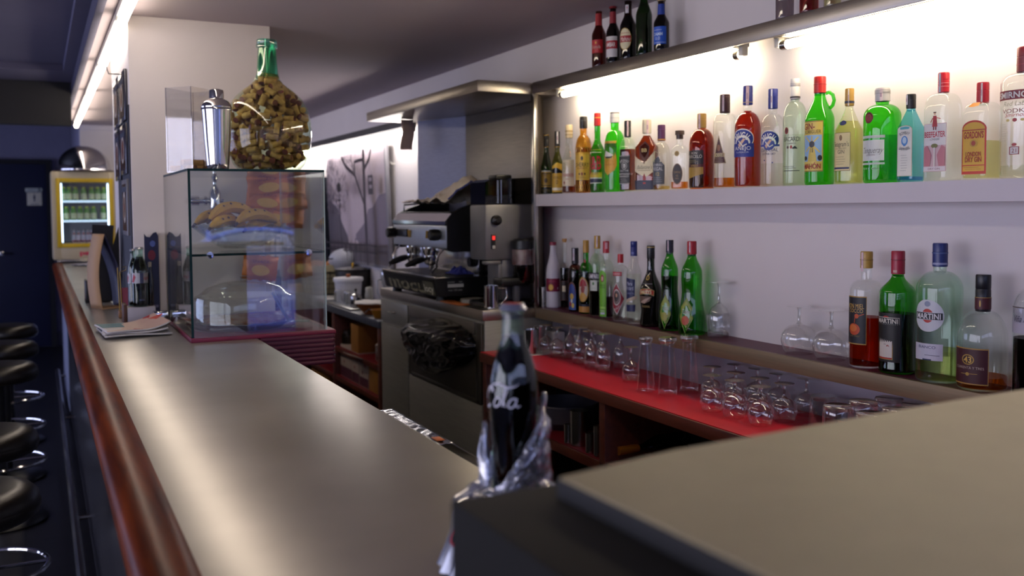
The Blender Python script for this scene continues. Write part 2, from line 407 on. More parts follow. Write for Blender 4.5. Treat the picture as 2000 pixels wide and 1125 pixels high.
# ---------------------------------------------------------------- shelves on the back wall
bx_ = MB(); bx_.prism([(0, -1.62), (XW-XS, -1.62), (XW-XS, 1.785), (.012, 1.62), (0, 1.62)], 0, .05)
o = bx_.obj('wall_shelf', mat('shelf_paint', '#cdc6ca', .6, var=.02), loc=(XS, 1.9, ZS-.05)); tag(o, 'long white painted shelf on the back wall carrying the row of spirit bottles', 'shelf')
b = MB(); b.box((0, -1.65, .0), (.012, 1.62, .048), .002); b.box((.012, -1.65, .034), (XW-XS, 1.62, .048))
o = b.obj('steel_shelf', STEEL, loc=(XS, 1.92, ZT-.048)); tag(o, 'brushed steel shelf above the spirit bottles with lamps below it', 'shelf')
b = MB(); b.box((0, -2.0, .0), (.012, 1.95, .042), .002); b.box((.012, -2.0, .03), (XW-XS, 1.95, .042))
o = b.obj('steel_shelf', mat('dark_shelf_steel', '#34353d', .5, .3), loc=(XS, 7.02, 2.003)); tag(o, 'dark steel shelf above the framed street photograph on the far wall', 'shelf')
# lamps under the shelves
TUBE = emit('warm_tube_light', (1., .84, .60), 36.)
TUBEC = emit('ceiling_tube_light', (1., .86, .70), 15.)
BALL = mat('lamp_housing', '#cfcabd', .5)
def tube_lamp(label, x, y0, y1, z, m, r=.013, group=None):
    t = thing('tube_lamp', label, 'lamp', (x, (y0+y1)/2, z), group=group); h = (y1-y0)/2
    b = MB(); b.box((-.018, -h, .022), (.018, h, .05), .003); b.box((-.012, -h, -.005), (.012, -h+.02, .024), .003); b.box((-.012, h-.02, -.005), (.012, h, .024), .003)
    b.obj('housing', BALL, t)
    b = MB(); b.lathe([(0, -h+.02), (r, -h+.021), (r, h-.021), (0, h-.02)], 12, axis=Matrix.Rotation(-pi/2, 4, 'X')); b.obj('glowing_tube', m, t)
    b = MB()
    for q in (-1, 1): b.lathe([(0, q*(h-.045)), (r+.001, q*(h-.045)), (r+.001, q*(h-.022)), (0, q*(h-.022))], 12, axis=Matrix.Rotation(-pi/2, 4, 'X'))
    b.obj('end_cap', SATIN, t)
    return t
zu = ZT-.014-.052
ya = at(1458, 95, 0, 1.96).y; yb2 = at(1520, 80, 0, 1.96).y; yl = at(1093, 190, 0, 1.96).y
tube_lamp('lit tube lamp under the steel shelf, nearer the coffee machine', 1.955, ya, yl, zu, TUBE)
tube_lamp('lit tube lamp under the steel shelf, above the gin bottles', 1.955, .35, yb2, zu, TUBE)
tube_lamp('lit tube lamp under the dark steel shelf above the framed photograph', 1.937, 5.05, 8.6, 1.975, emit('cool_tube_light', (1., .92, .86), 34.))
te = [(228, 40), (193, 130), (171, 186), (156.5, 222), (147, 243)]
ys = [at(x, y, 2, 2.245).y for x, y in te]
y0 = ys[0]-1.2
tube_lamp('added tube lamp out of frame, in line with the ceiling row, as fill light', .297, y0-1.2+.005, y0-.005, 2.23, TUBEC, .017)  # unseen extra lamp, added to lift the ambient light
lab = ['lit ceiling tube lamp nearest the camera, cut off by the top of the photo', 'lit ceiling tube lamp beside the top corner of the white column', 'lit ceiling tube lamp above the menu boards, middle one of the row', 'short looking lit ceiling tube lamp, second from the far end', 'last lit ceiling tube lamp at the far end of the row']
for i, y1 in enumerate(ys):
    tube_lamp(lab[i], .297, y0+.005, y1-.005, 2.23, TUBEC, .017); y0 = y1
# ---------------------------------------------------------------- bar counter
b = MB(); b.box((.15, -1.2, -.04), (.64, 8.95, 0), .004)
o = b.obj('bar_counter', STEELC, loc=(0, 0, ZC)); tag(o, 'long steel topped bar counter with a rounded wooden rail', 'bar counter')
pr = [(.158, -.055), (.158, .001), (.150, .007), (.138, .0115), (.122, .013), (.106, .0105), (.093, .004), (.086, -.008), (.084, -.022), (.09, -.040), (.10, -.055)]
b = MB(); b.prism(pr, -1.2, 8.42, plane='xz'); b.obj('wooden_rail', WOODR, o, smooth=50)
b = MB(); b.box((.16, -1.2, -1.0), (.62, 7.3, -.04)); b.obj('front_panel', tile_mat('bar_front_tiles', '#38373a', '#313034', '#1c1c1e', 3.3, .25), o, smooth=0)
b = MB(); b.box((.155, 7.3, -1.0), (.62, 8.95, -.04)); b.obj('end_panel', mat('grey_end_panel', '#8f93a8', .6), o, smooth=0)
b = MB(); b.box((.2, -1.2, -1.1), (.62, 8.95, -1.0)); b.obj('plinth', DARKP, o, smooth=0)
# ---------------------------------------------------------------- back counters
# red topped glass counter under the shelves
y0, y1 = .2, 3.527
t = thing('back_counter', 'red topped wooden back counter under the shelves with open cubbies', 'counter', (1.85, 1.9, 0))
def P(*a): return Vector(a)-t.location
b = MB(); b.box(P(1.632, y0, .884), P(XW, y1, ZR-.003), .003); b.obj('wooden_edge', WOODC, t)
b = MB(); b.box(P(1.636, y0, ZR-.003), P(1.985, y1, ZR), .001); b.obj('red_top', REDLAM, t)
b = MB(); b.box(P(1.985, y0, ZR-.003), P(XW-.001, y1, 1.051), .001); b.obj('splash_panel', mat('grey_panel', '#8f8a98', .5, .3), t)
b = MB(); b.box(P(1.98, y0, .08), P(XW, y1, .884)); b.obj('rear_board', BLACKM, t)
ydv = [y1-.02, at(1178, 820, 0, 1.65).y, 1.2, .22]
for q in ydv:
    b = MB(); b.box(P(1.645, q-.018, .08), P(1.98, q+.018, .884), .002); b.obj('divider', WOODC, t)
zsh = at(1110, 873, 0, 1.65).z
b = MB(); b.box(P(1.645, ydv[1], zsh-.035), P(1.655, y1-.04, zsh-.001), .001); b.box(P(1.655, y0, zsh-.035), P(1.98, y1-.04, zsh-.002)); b.obj('shelf_board', WOODC, t)
b = MB(); b.box(P(1.656, y0+.04, zsh-.002), P(1.978, y1-.045, zsh)); b.obj('shelf_lining', mat('dark_red_laminate', '#7c0f1c', .5), t)
b = MB(); b.box(P(1.69, y0, 0), P(1.98, y1, .08)); b.obj('plinth', BLACKM, t)
ZSH = zsh
# ledge above it
o = thing('wall_ledge', 'steel fronted ledge along the back wall holding liqueur and vermouth bottles', 'ledge', (1.96, 1.9, ZL-.046))
b = MB(); b.box((XS-1.96, .2-1.9, 0), (XS-1.96+.014, 3.53-1.9, .046), .002); b.obj('steel_front', mat('tan_steel', '#86745a', .45, .5, var=.1, vscale=5, stretch=(4, 1, 30)), o)
b = MB(); b.prism([(XS-1.96+.014, .2-1.9), (XW-1.96, .2-1.9), (XW-1.96, 3.52-1.9), (XS-1.96+.014, 3.52-1.9)], .006, .046); b.obj('burgundy_top', mat('burgundy_top', '#5b1730', .45), o, smooth=0)
# steel coffee cabinet
yA, yB = 3.53, 4.85
t = thing('steel_cabinet', 'steel drawer cabinet under the espresso machine', 'cabinet', (1.84, 4.19, 0))
b = MB(); b.box(P(XB+.012, yA+.006, .1), P(XW-.003, yB, 1.053), .003); b.obj('body', CABST, t)
b = MB(); b.box(P(XB, yA, 1.053), P(XW-.003, yB, ZL), .004); b.obj('worktop', STEEL, t)
b = MB(); b.box(P(XB+.05, yA+.02, 0), P(XW, yB, .1)); b.obj('plinth', BLACKM, t)
def front(name, xa, ya_, xb, yb_, m, th=.012, kn=None):
    pa, pb = at(xa, ya_, 0, XB), at(xb, yb_, 0, XB)
    b = MB(); b.box(P(XB, pb.y, pb.z), P(XB+th, pa.y, pa.z), .003); o = b.obj(name, m, t)
    if kn:
        b = MB(); c = P(XB, (pa.y+pb.y)/2+kn[0], (pa.z+pb.z)/2+kn[1])
        b.tube([c+Vector((0, -.03, 0)), c+Vector((-.018, -.025, 0)), c+Vector((-.018, .025, 0)), c+Vector((0, .03, 0))], .004); b.obj('handle', SATIN, o)
    return o
zt_ = 1.045; zd1 = .925
def frontY(name, ya_, yb_, z0, z1, m, kn=None):
    b = MB(); b.box(P(XB, ya_, z0), P(XB+.012, yb_, z1), .003); o = b.obj(name, m, t)
    if kn:
        b = MB(); c = P(XB, (ya_+yb_)/2, (z0+z1)/2)
        b.tube([c+Vector((0, -.03, 0)), c+Vector((-.018, -.025, 0)), c+Vector((-.018, .025, 0)), c+Vector((0, .03, 0))], .004); b.obj('handle', SATIN, o)
ym = at(796, 610, 0, XB).y
frontY('drawer', ym+.008, yB-.01, .925, 1.04, CABST, 1)
frontY('drawer', 3.62, ym-.008, .985, 1.04, STEELD)
frontY('door_panel', ym+.008, yB-.01, .12, .91, CABST)
frontY('door_panel', 3.545, ym-.008, .12, .69, CABST)
b = MB(); b.box(P(XB-.002, 3.545, .695), P(XB+.012, 3.60, 1.04), .003); b.box(P(XB+.002, 3.6, .695), P(XB+.013, ym-.008, .98), .003); b.box(P(XB-.002, 3.56, .69), P(XB+.012, ym-.05, .71), .003)
b.obj('bin_opening', mat('dark_steel_panel', '#4d4940', .4, .8), t)
# low back counter on the left
t = thing('back_counter', 'slate grey low back counter left of the steel cabinet with wooden shelves below', 'counter', (1.84, 6.8, 0))
yA, yB = 4.856, 8.95
b = MB(); b.box(P(1.64, yA, .872), P(XW, yB, .915), .003); b.obj('grey_top', mat('slate_laminate', '#4c4f58', .4, var=.08, vscale=20), t)
ypost = [4.885, at(651, 660, 0, XB).y, at(590, 600, 0, XB).y+.1, 8.3]
for q in ypost:
    b = MB(); b.box(P(1.65, q-.022, .05), P(1.98, q+.022, .872), .002); b.obj('divider', WOODC, t)
z1_ = at(700, 705, 0, XB).z-.09; zs1 = at(665, 681, 0, XB).z; zs2 = at(700, 757, 0, XB).z
for z in (zs1, zs2):
    b = MB(); b.box(P(1.652, yA+.05, z-.03), P(1.98, yB, z-.002), .001); so = b.obj('shelf_board', WOODC, t)
    b = MB(); b.box(P(1.656, yA+.052, z-.002), P(1.978, yB, z)); b.obj('red_lining', mat('dark_red_laminate', '#7c0f1c', .5), so)
b = MB(); b.box(P(1.98, yA, .05), P(XW, yB, .872)); b.obj('rear_board', BLACKM, t)
b = MB(); b.box(P(1.70, yA, 0), P(XW, yB, .05)); b.obj('plinth', BLACKM, t)
ZSA, ZSB = zs1, zs2; ZLB = .915
# ---------------------------------------------------------------- coffee alcove: hood, post, lining
t = thing('steel_hood', 'brushed steel hood and lining of the coffee alcove with a bright corner post', 'hood', (1.84, 4.3, 1.10))
b = MB(); b.box(P(1.645, 3.548, 2.015), P(XW, 5.02, 2.063), .002); b.obj('canopy', STEEL, t)
b = MB(); b.box(P(1.893, 3.515, ZL), P(1.912, 3.545, 2.015), .002); b.obj('corner_post', SATIN, t)
b = MB(); b.prism([P(1.912, 3.525, 0)[:2], P(XW-.001, 3.69, 0)[:2], P(XW-.001, 3.71, 0)[:2], P(1.912, 3.545, 0)[:2]], ZL-1.10, 2.015-1.10); b.obj('side_panel', mat('tan_panel', '#8f8474', .5, .2, var=.05), t)
b = MB(); b.box(P(XW-.012, 3.72, ZL), P(XW-.001, 4.87, 2.013), .001); b.obj('rear_lining', STEELD, t)
xl = at(818, 330, 1, 4.89).x
b = MB(); yc = at(910, 330, 0, XW-.014).y; b.prism([P(xl, 4.88, 0)[:2], P(XW-.013, yc, 0)[:2], P(XW-.013, yc+.03, 0)[:2], P(xl, 4.905, 0)[:2]], ZL-1.10, 2.014-1.10); b.obj('far_panel', mat('blued_steel', '#8688a0', .45, .0, var=.08, stretch=(3, 3, 20)), t)
b = MB(); b.box(P(1.912, 3.49, 2.035), P(XW, 3.52, 2.04)); b.obj('bracket', STEELD, t)
# ---------------------------------------------------------------- daylight and added fill
W = bpy.data.worlds.new('street'); SC.world = W; W.use_nodes = True
bg = W.node_tree.nodes['Background']; bg.inputs[0].default_value = (.48, .54, .95, 1); bg.inputs[1].default_value = 2.6
def area(name, loc, rot, sx, sy, col, power):
    l = bpy.data.lights.new(name, 'AREA'); l.shape = 'RECTANGLE'; l.size = sx; l.size_y = sy; l.color = col; l.energy = power
    o = bpy.data.objects.new(name, l); COL.objects.link(o); o.location = loc; o.rotation_euler = rot; return o
area('window_daylight', (-.4, YR-.2, 1.35), (radians(90), 0, 0), 4.6, 1.8, (.55, .66, 1.), 3)
area('side_fill', (-3.3, 1.25, 1.4), (0, radians(-90), 0), 1.7, 4.6, (1., .90, .86), 60)  # added fill from the left for the wall under the shelf
area('far_fill', (-3.3, 7.2, 1.4), (0, radians(-90), 0), 1.7, 4.4, (.62, .66, 1.), 30)  # added bluish fill that brightens the far end of the room
SC.view_settings.view_transform = 'Standard'; SC.view_settings.look = 'None'; SC.view_settings.gamma = 1
SC.view_settings.use_curve_mapping = False; SC.view_settings.exposure = .2
cy = SC.cycles
cy.max_bounces = 10; cy.diffuse_bounces = 4; cy.glossy_bounces = 5; cy.transmission_bounces = 6; cy.transparent_max_bounces = 40
cy.caustics_reflective = False; cy.caustics_refractive = False; cy.use_denoising = True; cy.sample_clamp_indirect = 4
# ================================================================ bottles
def tint(name, c, **k): return glass('glass_'+name, c, **k)
GCLEAR = tint('clear', (.955, .975, .955)); GPALE = tint('pale_green', (.86, .95, .84)); GBLUE = tint('pale_blue', (.40, .80, .90))
GGREEN = tint('bottle_green', (.17, .66, .10)); GDGREEN = tint('dark_green', (.10, .30, .07)); GBRIGHT = tint('bright_green', (.20, .80, .10))
GBROWN = tint('brown', (.38, .16, .04)); GDBROWN = tint('dark_brown', (.14, .05, .02)); GOLIVE = tint('olive', (.45, .48, .10))
GBLACK = mat('dark_bottle_glass', '#0b0a08', .08, var=.02, coat=.5)
def liq(name, c): return glass('liquid_'+name, c, f0=.015, gain=.25)
LAMB = liq('amber', (.80, .42, .10)); LDAMB = liq('dark_amber', (.52, .17, .04)); LRED = liq('red_brown', (.60, .11, .03)); LGOLD = liq('gold', (.92, .80, .45))
LCOLA = liq('cola', (.05, .02, .02)); LDARK = liq('dark', (.10, .04, .03)); LCLR = liq('clear', (.94, .96, .90)); LPUR = liq('purple', (.34, .12, .26)); LGRN = liq('herb_green', (.35, .80, .25)); LPALE = liq('pale_yellow', (.90, .90, .62))
METALG = mat('gold_foil', '#c79a3a', .3, .9, var=.08); SILV = mat('silver_foil', '#c4c2bd', .3, .9, var=.05)
def interp(pr, z):
    for a, b in zip(pr, pr[1:]):
        if a[1] <= z <= b[1] and b[1] > a[1]:
            t = (z-a[1])/(b[1]-a[1]); na = a[2] if len(a) > 2 else 2; nb = b[2] if len(b) > 2 else 2
            return a[0]+(b[0]-a[0])*t, na+(nb-na)*t
    return (pr[-1][0], 2) if z > pr[-1][1] else (pr[1][0], pr[1][2] if len(pr[1]) > 2 else 2)
def profile(R, H, rn, zs, zn, hc, kind='round', n=2., waist=None, lip=True):
    """outer glass outline: body R up to zs*H, shoulder to neck rn at zn*H, neck to the closure"""
    p = [(0, .002, 2), (R*.86, .0, n), (R*.97, .004, n), (R, .010, n)]
    if waist:
        for z, k in waist: p.append((R*k, z*H, n))
    p.append((R, zs*H, n)) if not waist else None
    a, b = zs*H, zn*H; R = R*waist[-1][1] if waist else R
    for i in range(1, 11):
        t = i/10
        if kind == 'round': r = rn+(R-rn)*sqrt(max(0, 1-t*t)); z = a+(b-a)*(t if t < 1 else 1); r = rn+(R-rn)*cos(t*pi/2)**.9 if t < 1 else rn; z = a+(b-a)*sin(t*pi/2)*.75+(b-a)*.25*t
        elif kind == 's': r = R+(rn-R)*(3*t*t-2*t*t*t); z = a+(b-a)*t
        elif kind == 'slope': r = R+(rn-R)*t**.85; z = a+(b-a)*t
        elif kind == 'flat': r = rn+(R-rn)*cos(t*pi/2)**.55 if t < 1 else rn; z = a+(b-a)*(sin(t*pi/2))
        nn = n+(2-n)*t
        p.append((r, z, nn))
    zc = H-hc*H
    p.append((rn*.97, zc-.006, 2)); p.append((rn*1.02, zc+.001, 2))
    p.append((rn*.99, H-.003, 2)); p.append((0, H-.003, 2))
    return p
def apply_ops(D, ops, R, H):
    for o in ops:
        k = o[0]
        if k == 'R': D.rect(o[1]*R, o[2]*H, o[3]*R, o[4]*H, o[5])
        elif k == 'E': D.ell(o[1]*R, o[2]*H, o[3]*R, o[4]*H, o[5])
        elif k == 'P': D.poly([(u*R, v*H) for u, v in o[1]], o[2])
        elif k == 'S': D.stroke([(p[0]*R, p[1]*H) for p in o[1]], o[2]*R, o[3])
        elif k == 'T':
            kw = dict(o[6]) if len(o) > 6 else {}
            if 'w' in kw: kw['w'] *= R
            if 'arc' in kw: kw['arc'] *= R
            D.text(o[1], o[2]*R, o[3]*H, o[4]*H, o[5], **kw)
def lines(u0, u1, v0, v1, n, col, h=.004):
    """small print shown as rows of tiny letters"""
    out = []; W_ = ['distilled and bottled', 'product of the house', 'imported spirit', 'quality selected', 'fine old recipe', 'bottled at source']
    for i in range(n):
        v = v1+(v0-v1)*((i+.5)/n); out.append(('R', u0+(.08 if i % 2 else 0)*(u1-u0), v-h/2, u1-(.08 if i % 3 else .2)*(u1-u0), v+h/2, col))
    return out
def bottle(name, label, px, z, X, gm, rn=.3, zs=.55, zn=.72, hc=.09, kind='round', n=2., liquid=None, level=.0, cap='#222222', capr=1.12, capk='plain', c=-.4, ops=(), neck=(), wf=None, flat=(1, 1), waist=None, seal=None, cat='bottle', capm=None, extra=None, group=None, seg=28):
    xl, xr, yb_, yt = px
    p = at((xl+xr)/2, yb_, 0, X); p.z = z
    H = at((xl+xr)/2+((xl+xr)/2-(xl+xr)/2), yt, 0, X).z
    # the top of the bottle stands on the same axis
    q = Vector((X, p.y, z+.3)); f = (pj(p)[1]-yt)/(pj(p)[1]-pj(q)[1]); H = .3*f
    R = (xr-xl)*depth(p)/FPX/2
    fc = atan2(p.y, p.x); rz = fc+math.asin(c)
    if n > 2.05:
        d_ = abs(math.asin(c)); R = R/(flat[1]*cos(d_)+flat[0]*sin(d_))*1.02
    if wf: R *= wf
    rn_ = rn*R if rn > .005 else rn
    t = thing(name, label, cat, p, rz, group)
    pr = profile(R, H, rn_, zs, zn, hc, kind, n, waist)
    b = MB(); b.lathe(pr, seg if n <= 2.05 else 36, flat=flat); g = b.obj('glass_body', gm, t, smooth=60)
    if liquid and level > 0:
        zl = level*H; lp = [(0, .006, 2)]
        for q_ in pr[1:]:
            if q_[1] < zl and q_[0] > .002: lp.append((max(.002, q_[0]-.0022), max(.006, q_[1]), q_[2]))
        r_, n_ = interp(pr, zl); lp.append((r_-.0022, zl, n_)); lp.append((0, zl, 2))
        b = MB(); b.lathe(lp, seg if n <= 2.05 else 36, flat=flat); b.obj('liquid', liquid, t, smooth=60)
    # closure
    zc = H-hc*H; cr = rn_*capr; cm = capm or paint(cap, .35)
    b = MB()
    if capk == 'cork': b.lathe([(rn_*.8, zc), (rn_*.8, H-hc*H*.7), (cr, H-hc*H*.7), (cr, H), (0, H)], 20)
    elif capk == 'slab': b.lathe([(rn_*1.02, zc), (rn_*1.02, H-hc*H*.52), (cr, H-hc*H*.5), (cr, H-.001), (cr*.96, H), (0, H)], 20)
    elif capk == 'crown': b.lathe([(rn_*1.05, zc)] + [(cr*1.12, zc+.001), (cr*1.08, H-.003), (cr*.8, H), (0, H)], 20)
    elif capk == 'wax': b.lathe([(rn_*1.03, zc-.0), (cr*.98, zc+.004), (cr*.96, H-.02), (cr*1.06, H-.018), (cr*1.06, H-.002), (cr*.9, H), (0, H)], 20)
    else: b.lathe([(rn_*1.03, zc), (cr, zc+.001), (cr, H-hc*H*.42), (cr*.97, H-hc*H*.41), (cr*.97, H-hc*H*.38), (cr, H-hc*H*.37), (cr, H-.003), (cr*.93, H), (0, H)], 20)
    co = b.obj('cap', cm, t)
    ppr = pr
    def pos(u, v, off):
        r, nn = interp(ppr, v)
        if nn > 2.6:
            rx, ry = r*flat[0], r*flat[1]; k = min(.999, abs(u)/ry)
            x = rx*(1-k**nn)**(1/nn)
            return Vector((-x-off, -u, v))
        a = pi+u/R
        return Vector(((r+off)*cos(a), (r+off)*sin(a), v))
    if ops:
        part = []
        for o in list(ops)+[('N',)]:
            if o[0] == 'N':
                D = Decal(pos, step=R*.12); apply_ops(D, part, R, H); D.obj('label', t); part = []
            else: part.append(o)
    def posc(u, v, off):
        a = pi+u/R; return Vector(((cr+off+.0004)*cos(a), (cr+off+.0004)*sin(a), v))
    if neck:
        D = Decal(posc, step=R*.06); apply_ops(D, neck, R, H); D.obj('neck_print', co)
    if seal:
        u0, u1, v0, col = seal
        D = Decal(posc, step=R*.08); D.rect(u0*R, v0*H, u1*R, H-.002, col)
        D.rect(u0*R+.1*(u1-u0)*R, v0*H+.3*(H-v0*H), u1*R-.3*(u1-u0)*R, v0*H+.62*(H-v0*H), '#b59aa6'); D.obj('paper_seal', co)
    if extra: extra(t, R, H, pr, pos)
    return t
XM = 1.967
PINK = '#d8bcc0'
# ---------------------------------------------------------------- the row on the white shelf, from the coffee machine to the right
bottle('sherry_bottle', 'slim green bottle with black and gold neck foil, first of the white shelf row', (1056.4, 1078.8, 377, 262), ZS, XM, GDGREEN, .42, .40, .74, .22, 's', cap='#15140f', capr=1.1, liquid=LDARK, level=.40, c=-.1,
    ops=[('R', -1.1, .02, 1.1, .11, '#1a1c1c'), ('T', 'OTEO', 0, .065, .035, '#8d8350'), ('R', -1.1, .12, 1.1, .37, '#b08d2c'), ('R', -.98, .135, .98, .355, '#2b2a18'), ('R', -.8, .15, .9, .34, '#96772a'), ('T', 'OTEC', -.3, .315, .03, '#3a2c10'), ('E', 0, .23, .28, .04, '#3a2c10'), ('R', -.9, .375, .9, .392, '#c9c9bb')],
    neck=[('R', -3, .785, 3, .792, '#c9a23c'), ('R', -3, .975, 3, .985, '#c9a23c')])
bottle('brandy_bottle', 'olive bottle with tall black neck sleeve and white tag, second on the white shelf', (1078, 1100, 377, 256.4), ZS, XM, GOLIVE, .42, .46, .70, .26, 's', cap='#14130f', capr=1.12, c=-.1, liquid=LDARK, level=.42,
    ops=[('R', -1.1, .03, 1.1, .33, '#b7932f'), ('R', -1.1, .06, 1.1, .10, '#d8d3c0'), ('P', [(-1.1, .40), (-1.1, .44), (0, .50), (1.1, .47), (1.1, .36), (0, .42)], '#c9a432'), ('T', 'VERO', 0, .26, .04, '#4a3512'), ('E', 0, .19, .2, .03, '#4a3512'), ('E', 0, .19, .13, .02, '#b7932f')],
    neck=[('R', -3, .745, 3, .755, '#c9a23c')], seal=(-.1, .5, .80, '#d9d7d6'))
bottle('liqueur_bottle', 'clear bottle with cream cap and a little amber liquor, cream label with red letters', (1098, 1126, 376.5, 244), ZS, XM, GCLEAR, .46, .45, .68, .19, 's', liquid=LDAMB, level=.13, cap='#dcc9a0', c=-.25,
    ops=[('R', -1., .11, 1., .49, '#d9cfb4'), ('E', -.55, .38, .25, .07, '#8f8a5e'), ('E', -.55, .38, .17, .055, '#d9cfb4'), ('E', -.55, .38, .08, .04, '#8f8a5e'), ('T', 'OSADOS', 0, .27, .045, '#b2223a', {'w': 1.7}), ('T', 'seco', 0, .215, .02, '#a04a4a'), ('E', -.5, .16, .12, .022, '#8a3030'), ('R', -.54, .125, -.46, .16, '#8a3030')],
    neck=[('R', -3, .90, 3, .915, '#a98a4c'), ('R', -3, .85, 3, .86, '#a98a4c')])
def netting(t, R, H, pr, pos):
    for v0, v1 in ((.02, .16), (.50, .72)):
        D = Decal(pos); D.off = .0008
        for q in range(-14, 14):
            for s in (-1, 1): D.stroke([((q*.25+s*(v-v0)*2.2)*R, v*H) for v in [v0+(v1-v0)*i/6 for i in range(7)]], .0012, METALG)
        D.obj('gold_netting', t)
bottle('cherry_liqueur_bottle', 'amber bottle in gold netting with black cap and a yellow label', (1124, 1156, 376, 228), ZS, XM, tint('honey', (.86, .55, .12)), .42, .50, .76, .15, 'round', liquid=LDAMB, level=.60, cap='#15140f', c=-.2,
    ops=[('R', -.98, .17, .98, .53, '#cba43c'), ('T', 'SHERRY', 0, .37, .055, '#2a2312', {'w': 1.75}), ('T', 'BRANDY', 0, .325, .02, '#8a4a22', {'w': 1.3}), ('E', 0, .455, .16, .028, '#3a3016'), ('E', 0, .25, .13, .02, '#7a2c1c'), ('E', -.34, .25, .10, .016, '#4a3016'), ('E', .34, .25, .10, .016, '#4a3016')] + lines(-.5, .5, .19, .22, 2, '#8a6a2c'),
    neck=[('R', -3, .94, 3, .955, '#3a3a3a')], extra=netting)
bottle('whisky_bottle', 'green whisky bottle with red cap and yellow label bearing a red letter', (1152.5, 1182, 375, 221), ZS, XM, GGREEN, .40, .50, .68, .16, 's', liquid=LGOLD, level=.60, cap='#c01a12', c=-.35,
    ops=[('R', -1.0, .19, .95, .54, '#c9a82e'), ('R', -1.0, .12, .95, .185, '#1b2140'), ('R', -1.0, .118, .95, .128, '#cfcfc4'), ('R', -1.0, .176, .95, .19, '#cfcfc4'), ('R', -.9, .50, .9, .507, '#e6dcae'), ('T', 'J&B', -.05, .375, .165, '#b5202a', {'w': 1.75, 'bold': .02})] + lines(-.7, .7, .22, .27, 2, '#8a6a2c'),
    neck=[('R', -3, .935, 3, .946, '#d6a03a')])
bottle('whisky_bottle', 'bright green whisky bottle with white cap and yellow ship label', (1181, 1221, 374.5, 219.6), ZS, XM, GBRIGHT, .40, .57, .78, .13, 'round', cap='#dcd9d6', c=-.42,
    ops=[('P', [(-1.02, .64), (.62, .64), (.62, .33), (.40, .27), (-.35, .21), (-1.02, .28)], '#b9a53a'), ('P', [(-1.0, .63), (.58, .63), (.58, .335), (.36, .28), (-.33, .222), (-1.0, .29)], '#cc9a2c'), ('T', 'CUTTY SARK', -.25, .585, .05, '#3a3a22', {'w': 1.5}), ('P', [(-.75, .46), (-.6, .52), (.1, .475), (.3, .46), (-.1, .44), (-.7, .435)], '#d9d8cc'), ('P', [(-.7, .445), (.25, .445), (.05, .425), (-.55, .42)], '#33332a'), ('T', 'SCOTS', -.2, .385, .03, '#a8741e'), ('T', 'WHISKY', -.2, .345, .028, '#a8741e')],
    neck=[('R', -3, .985, 3, .999, '#55524a'), ('R', -3, .925, 3, .93, '#aaa8a4')])
bottle('bourbon_bottle', 'square whiskey bottle with black cap, black label and a white paper seal', (1208.5, 1243.5, 373.6, 236), ZS, XM, GCLEAR, .44, .56, .76, .23, 'round', n=7., liquid=LDAMB, level=.60, cap='#131313', capr=1.14, c=-.5,
    ops=[('R', -.92, .11, .92, .51, '#161618'), ('R', -.86, .115, .86, .12, '#b8b8b4'), ('R', -.86, .50, .86, .505, '#b8b8b4'), ('E', 0, .365, .44, .052, '#b8b8b4'), ('E', 0, .365, .38, .045, '#161618'), ('E', 0, .365, .24, .03, '#b8b8b4'), ('T', 'No.7', 0, .365, .022, '#161618'), ('T', "JACK DANIEL'S", 0, .44, .034, '#d0d0cc', {'arc': 1.1, 'w': 1.6}), ('T', 'OLD TIME', 0, .295, .022, '#c0c0bc'), ('T', 'Tennessee', 0, .255, .035, '#c0c0bc', {'shear': .3}), ('T', 'WHISKEY', 0, .215, .026, '#c0c0bc')] + lines(-.6, .6, .13, .19, 3, '#9a9a96'), seal=(.35, .75, .78, PINK))
def chevron_band(t, R, H, pr, pos): pass
bottle('whisky_bottle', 'broad dark amber whisky bottle with cream cap and chevron shaped cream label', (1238.5, 1288, 372.5, 234), ZS, XM, GCLEAR, .36, .62, .78, .19, 'slope', n=5., flat=(.62, 1.), liquid=LDAMB, level=.78, cap='#d5cbb2', c=-.36,
    ops=[('P', [(-.95, .50), (0, .38), (.95, .56), (.95, .28), (.1, .19), (-.95, .28)], '#cfc6a8'), ('P', [(-.5, .62), (0, .70), (.5, .62), (.42, .47), (0, .40), (-.42, .47)], '#4a1712'), ('T', "BB", 0, .57, .05, '#b8a46a'), ('T', "Ballantine's", 0, .335, .055, '#5c5548', {'w': 1.35, 'shear': .25}), ('R', -.6, .285, .6, .292, '#8a8068'), ('P', [(-.12, .2), (0, .25), (.14, .2), (.14, .1), (-.12, .1)], '#8c1f22'), ('R', -.95, .02, .95, .15, '#171c3a')],
    seal=(.3, .8, .80, PINK))
bottle('whisky_bottle', 'nearly empty clear whisky bottle with purple cap and silver grey crest label', (1275, 1309, 371, 244), ZS, XM, GCLEAR, .40, .52, .73, .24, 'round', liquid=LGOLD, level=.07, cap='#4b1d4d', c=-.35,
    ops=[('P', [(-.9, .46), (-.3, .40), (.3, .44), (.7, .38), (.7, .10), (-.9, .09)], '#4d525c'), ('P', [(-.6, .46), (0, .52), (.2, .46), (.1, .40), (-.5, .41)], '#3a4048'), ('T', 'REGAL', -.1, .33, .05, '#c9c9d0', {'w': 1.2}), ('T', 'CHIVAS', -.1, .39, .04, '#c9c9d0', {'w': 1.1}), ('T', '12', -.1, .25, .05, '#b9a05a')] + lines(-.7, .5, .12, .21, 3, '#9aa0a8'),
    neck=[('R', -3, .765, 3, .785, '#c08a4a'), ('R', -3, .925, 3, .933, '#6e3a70')])
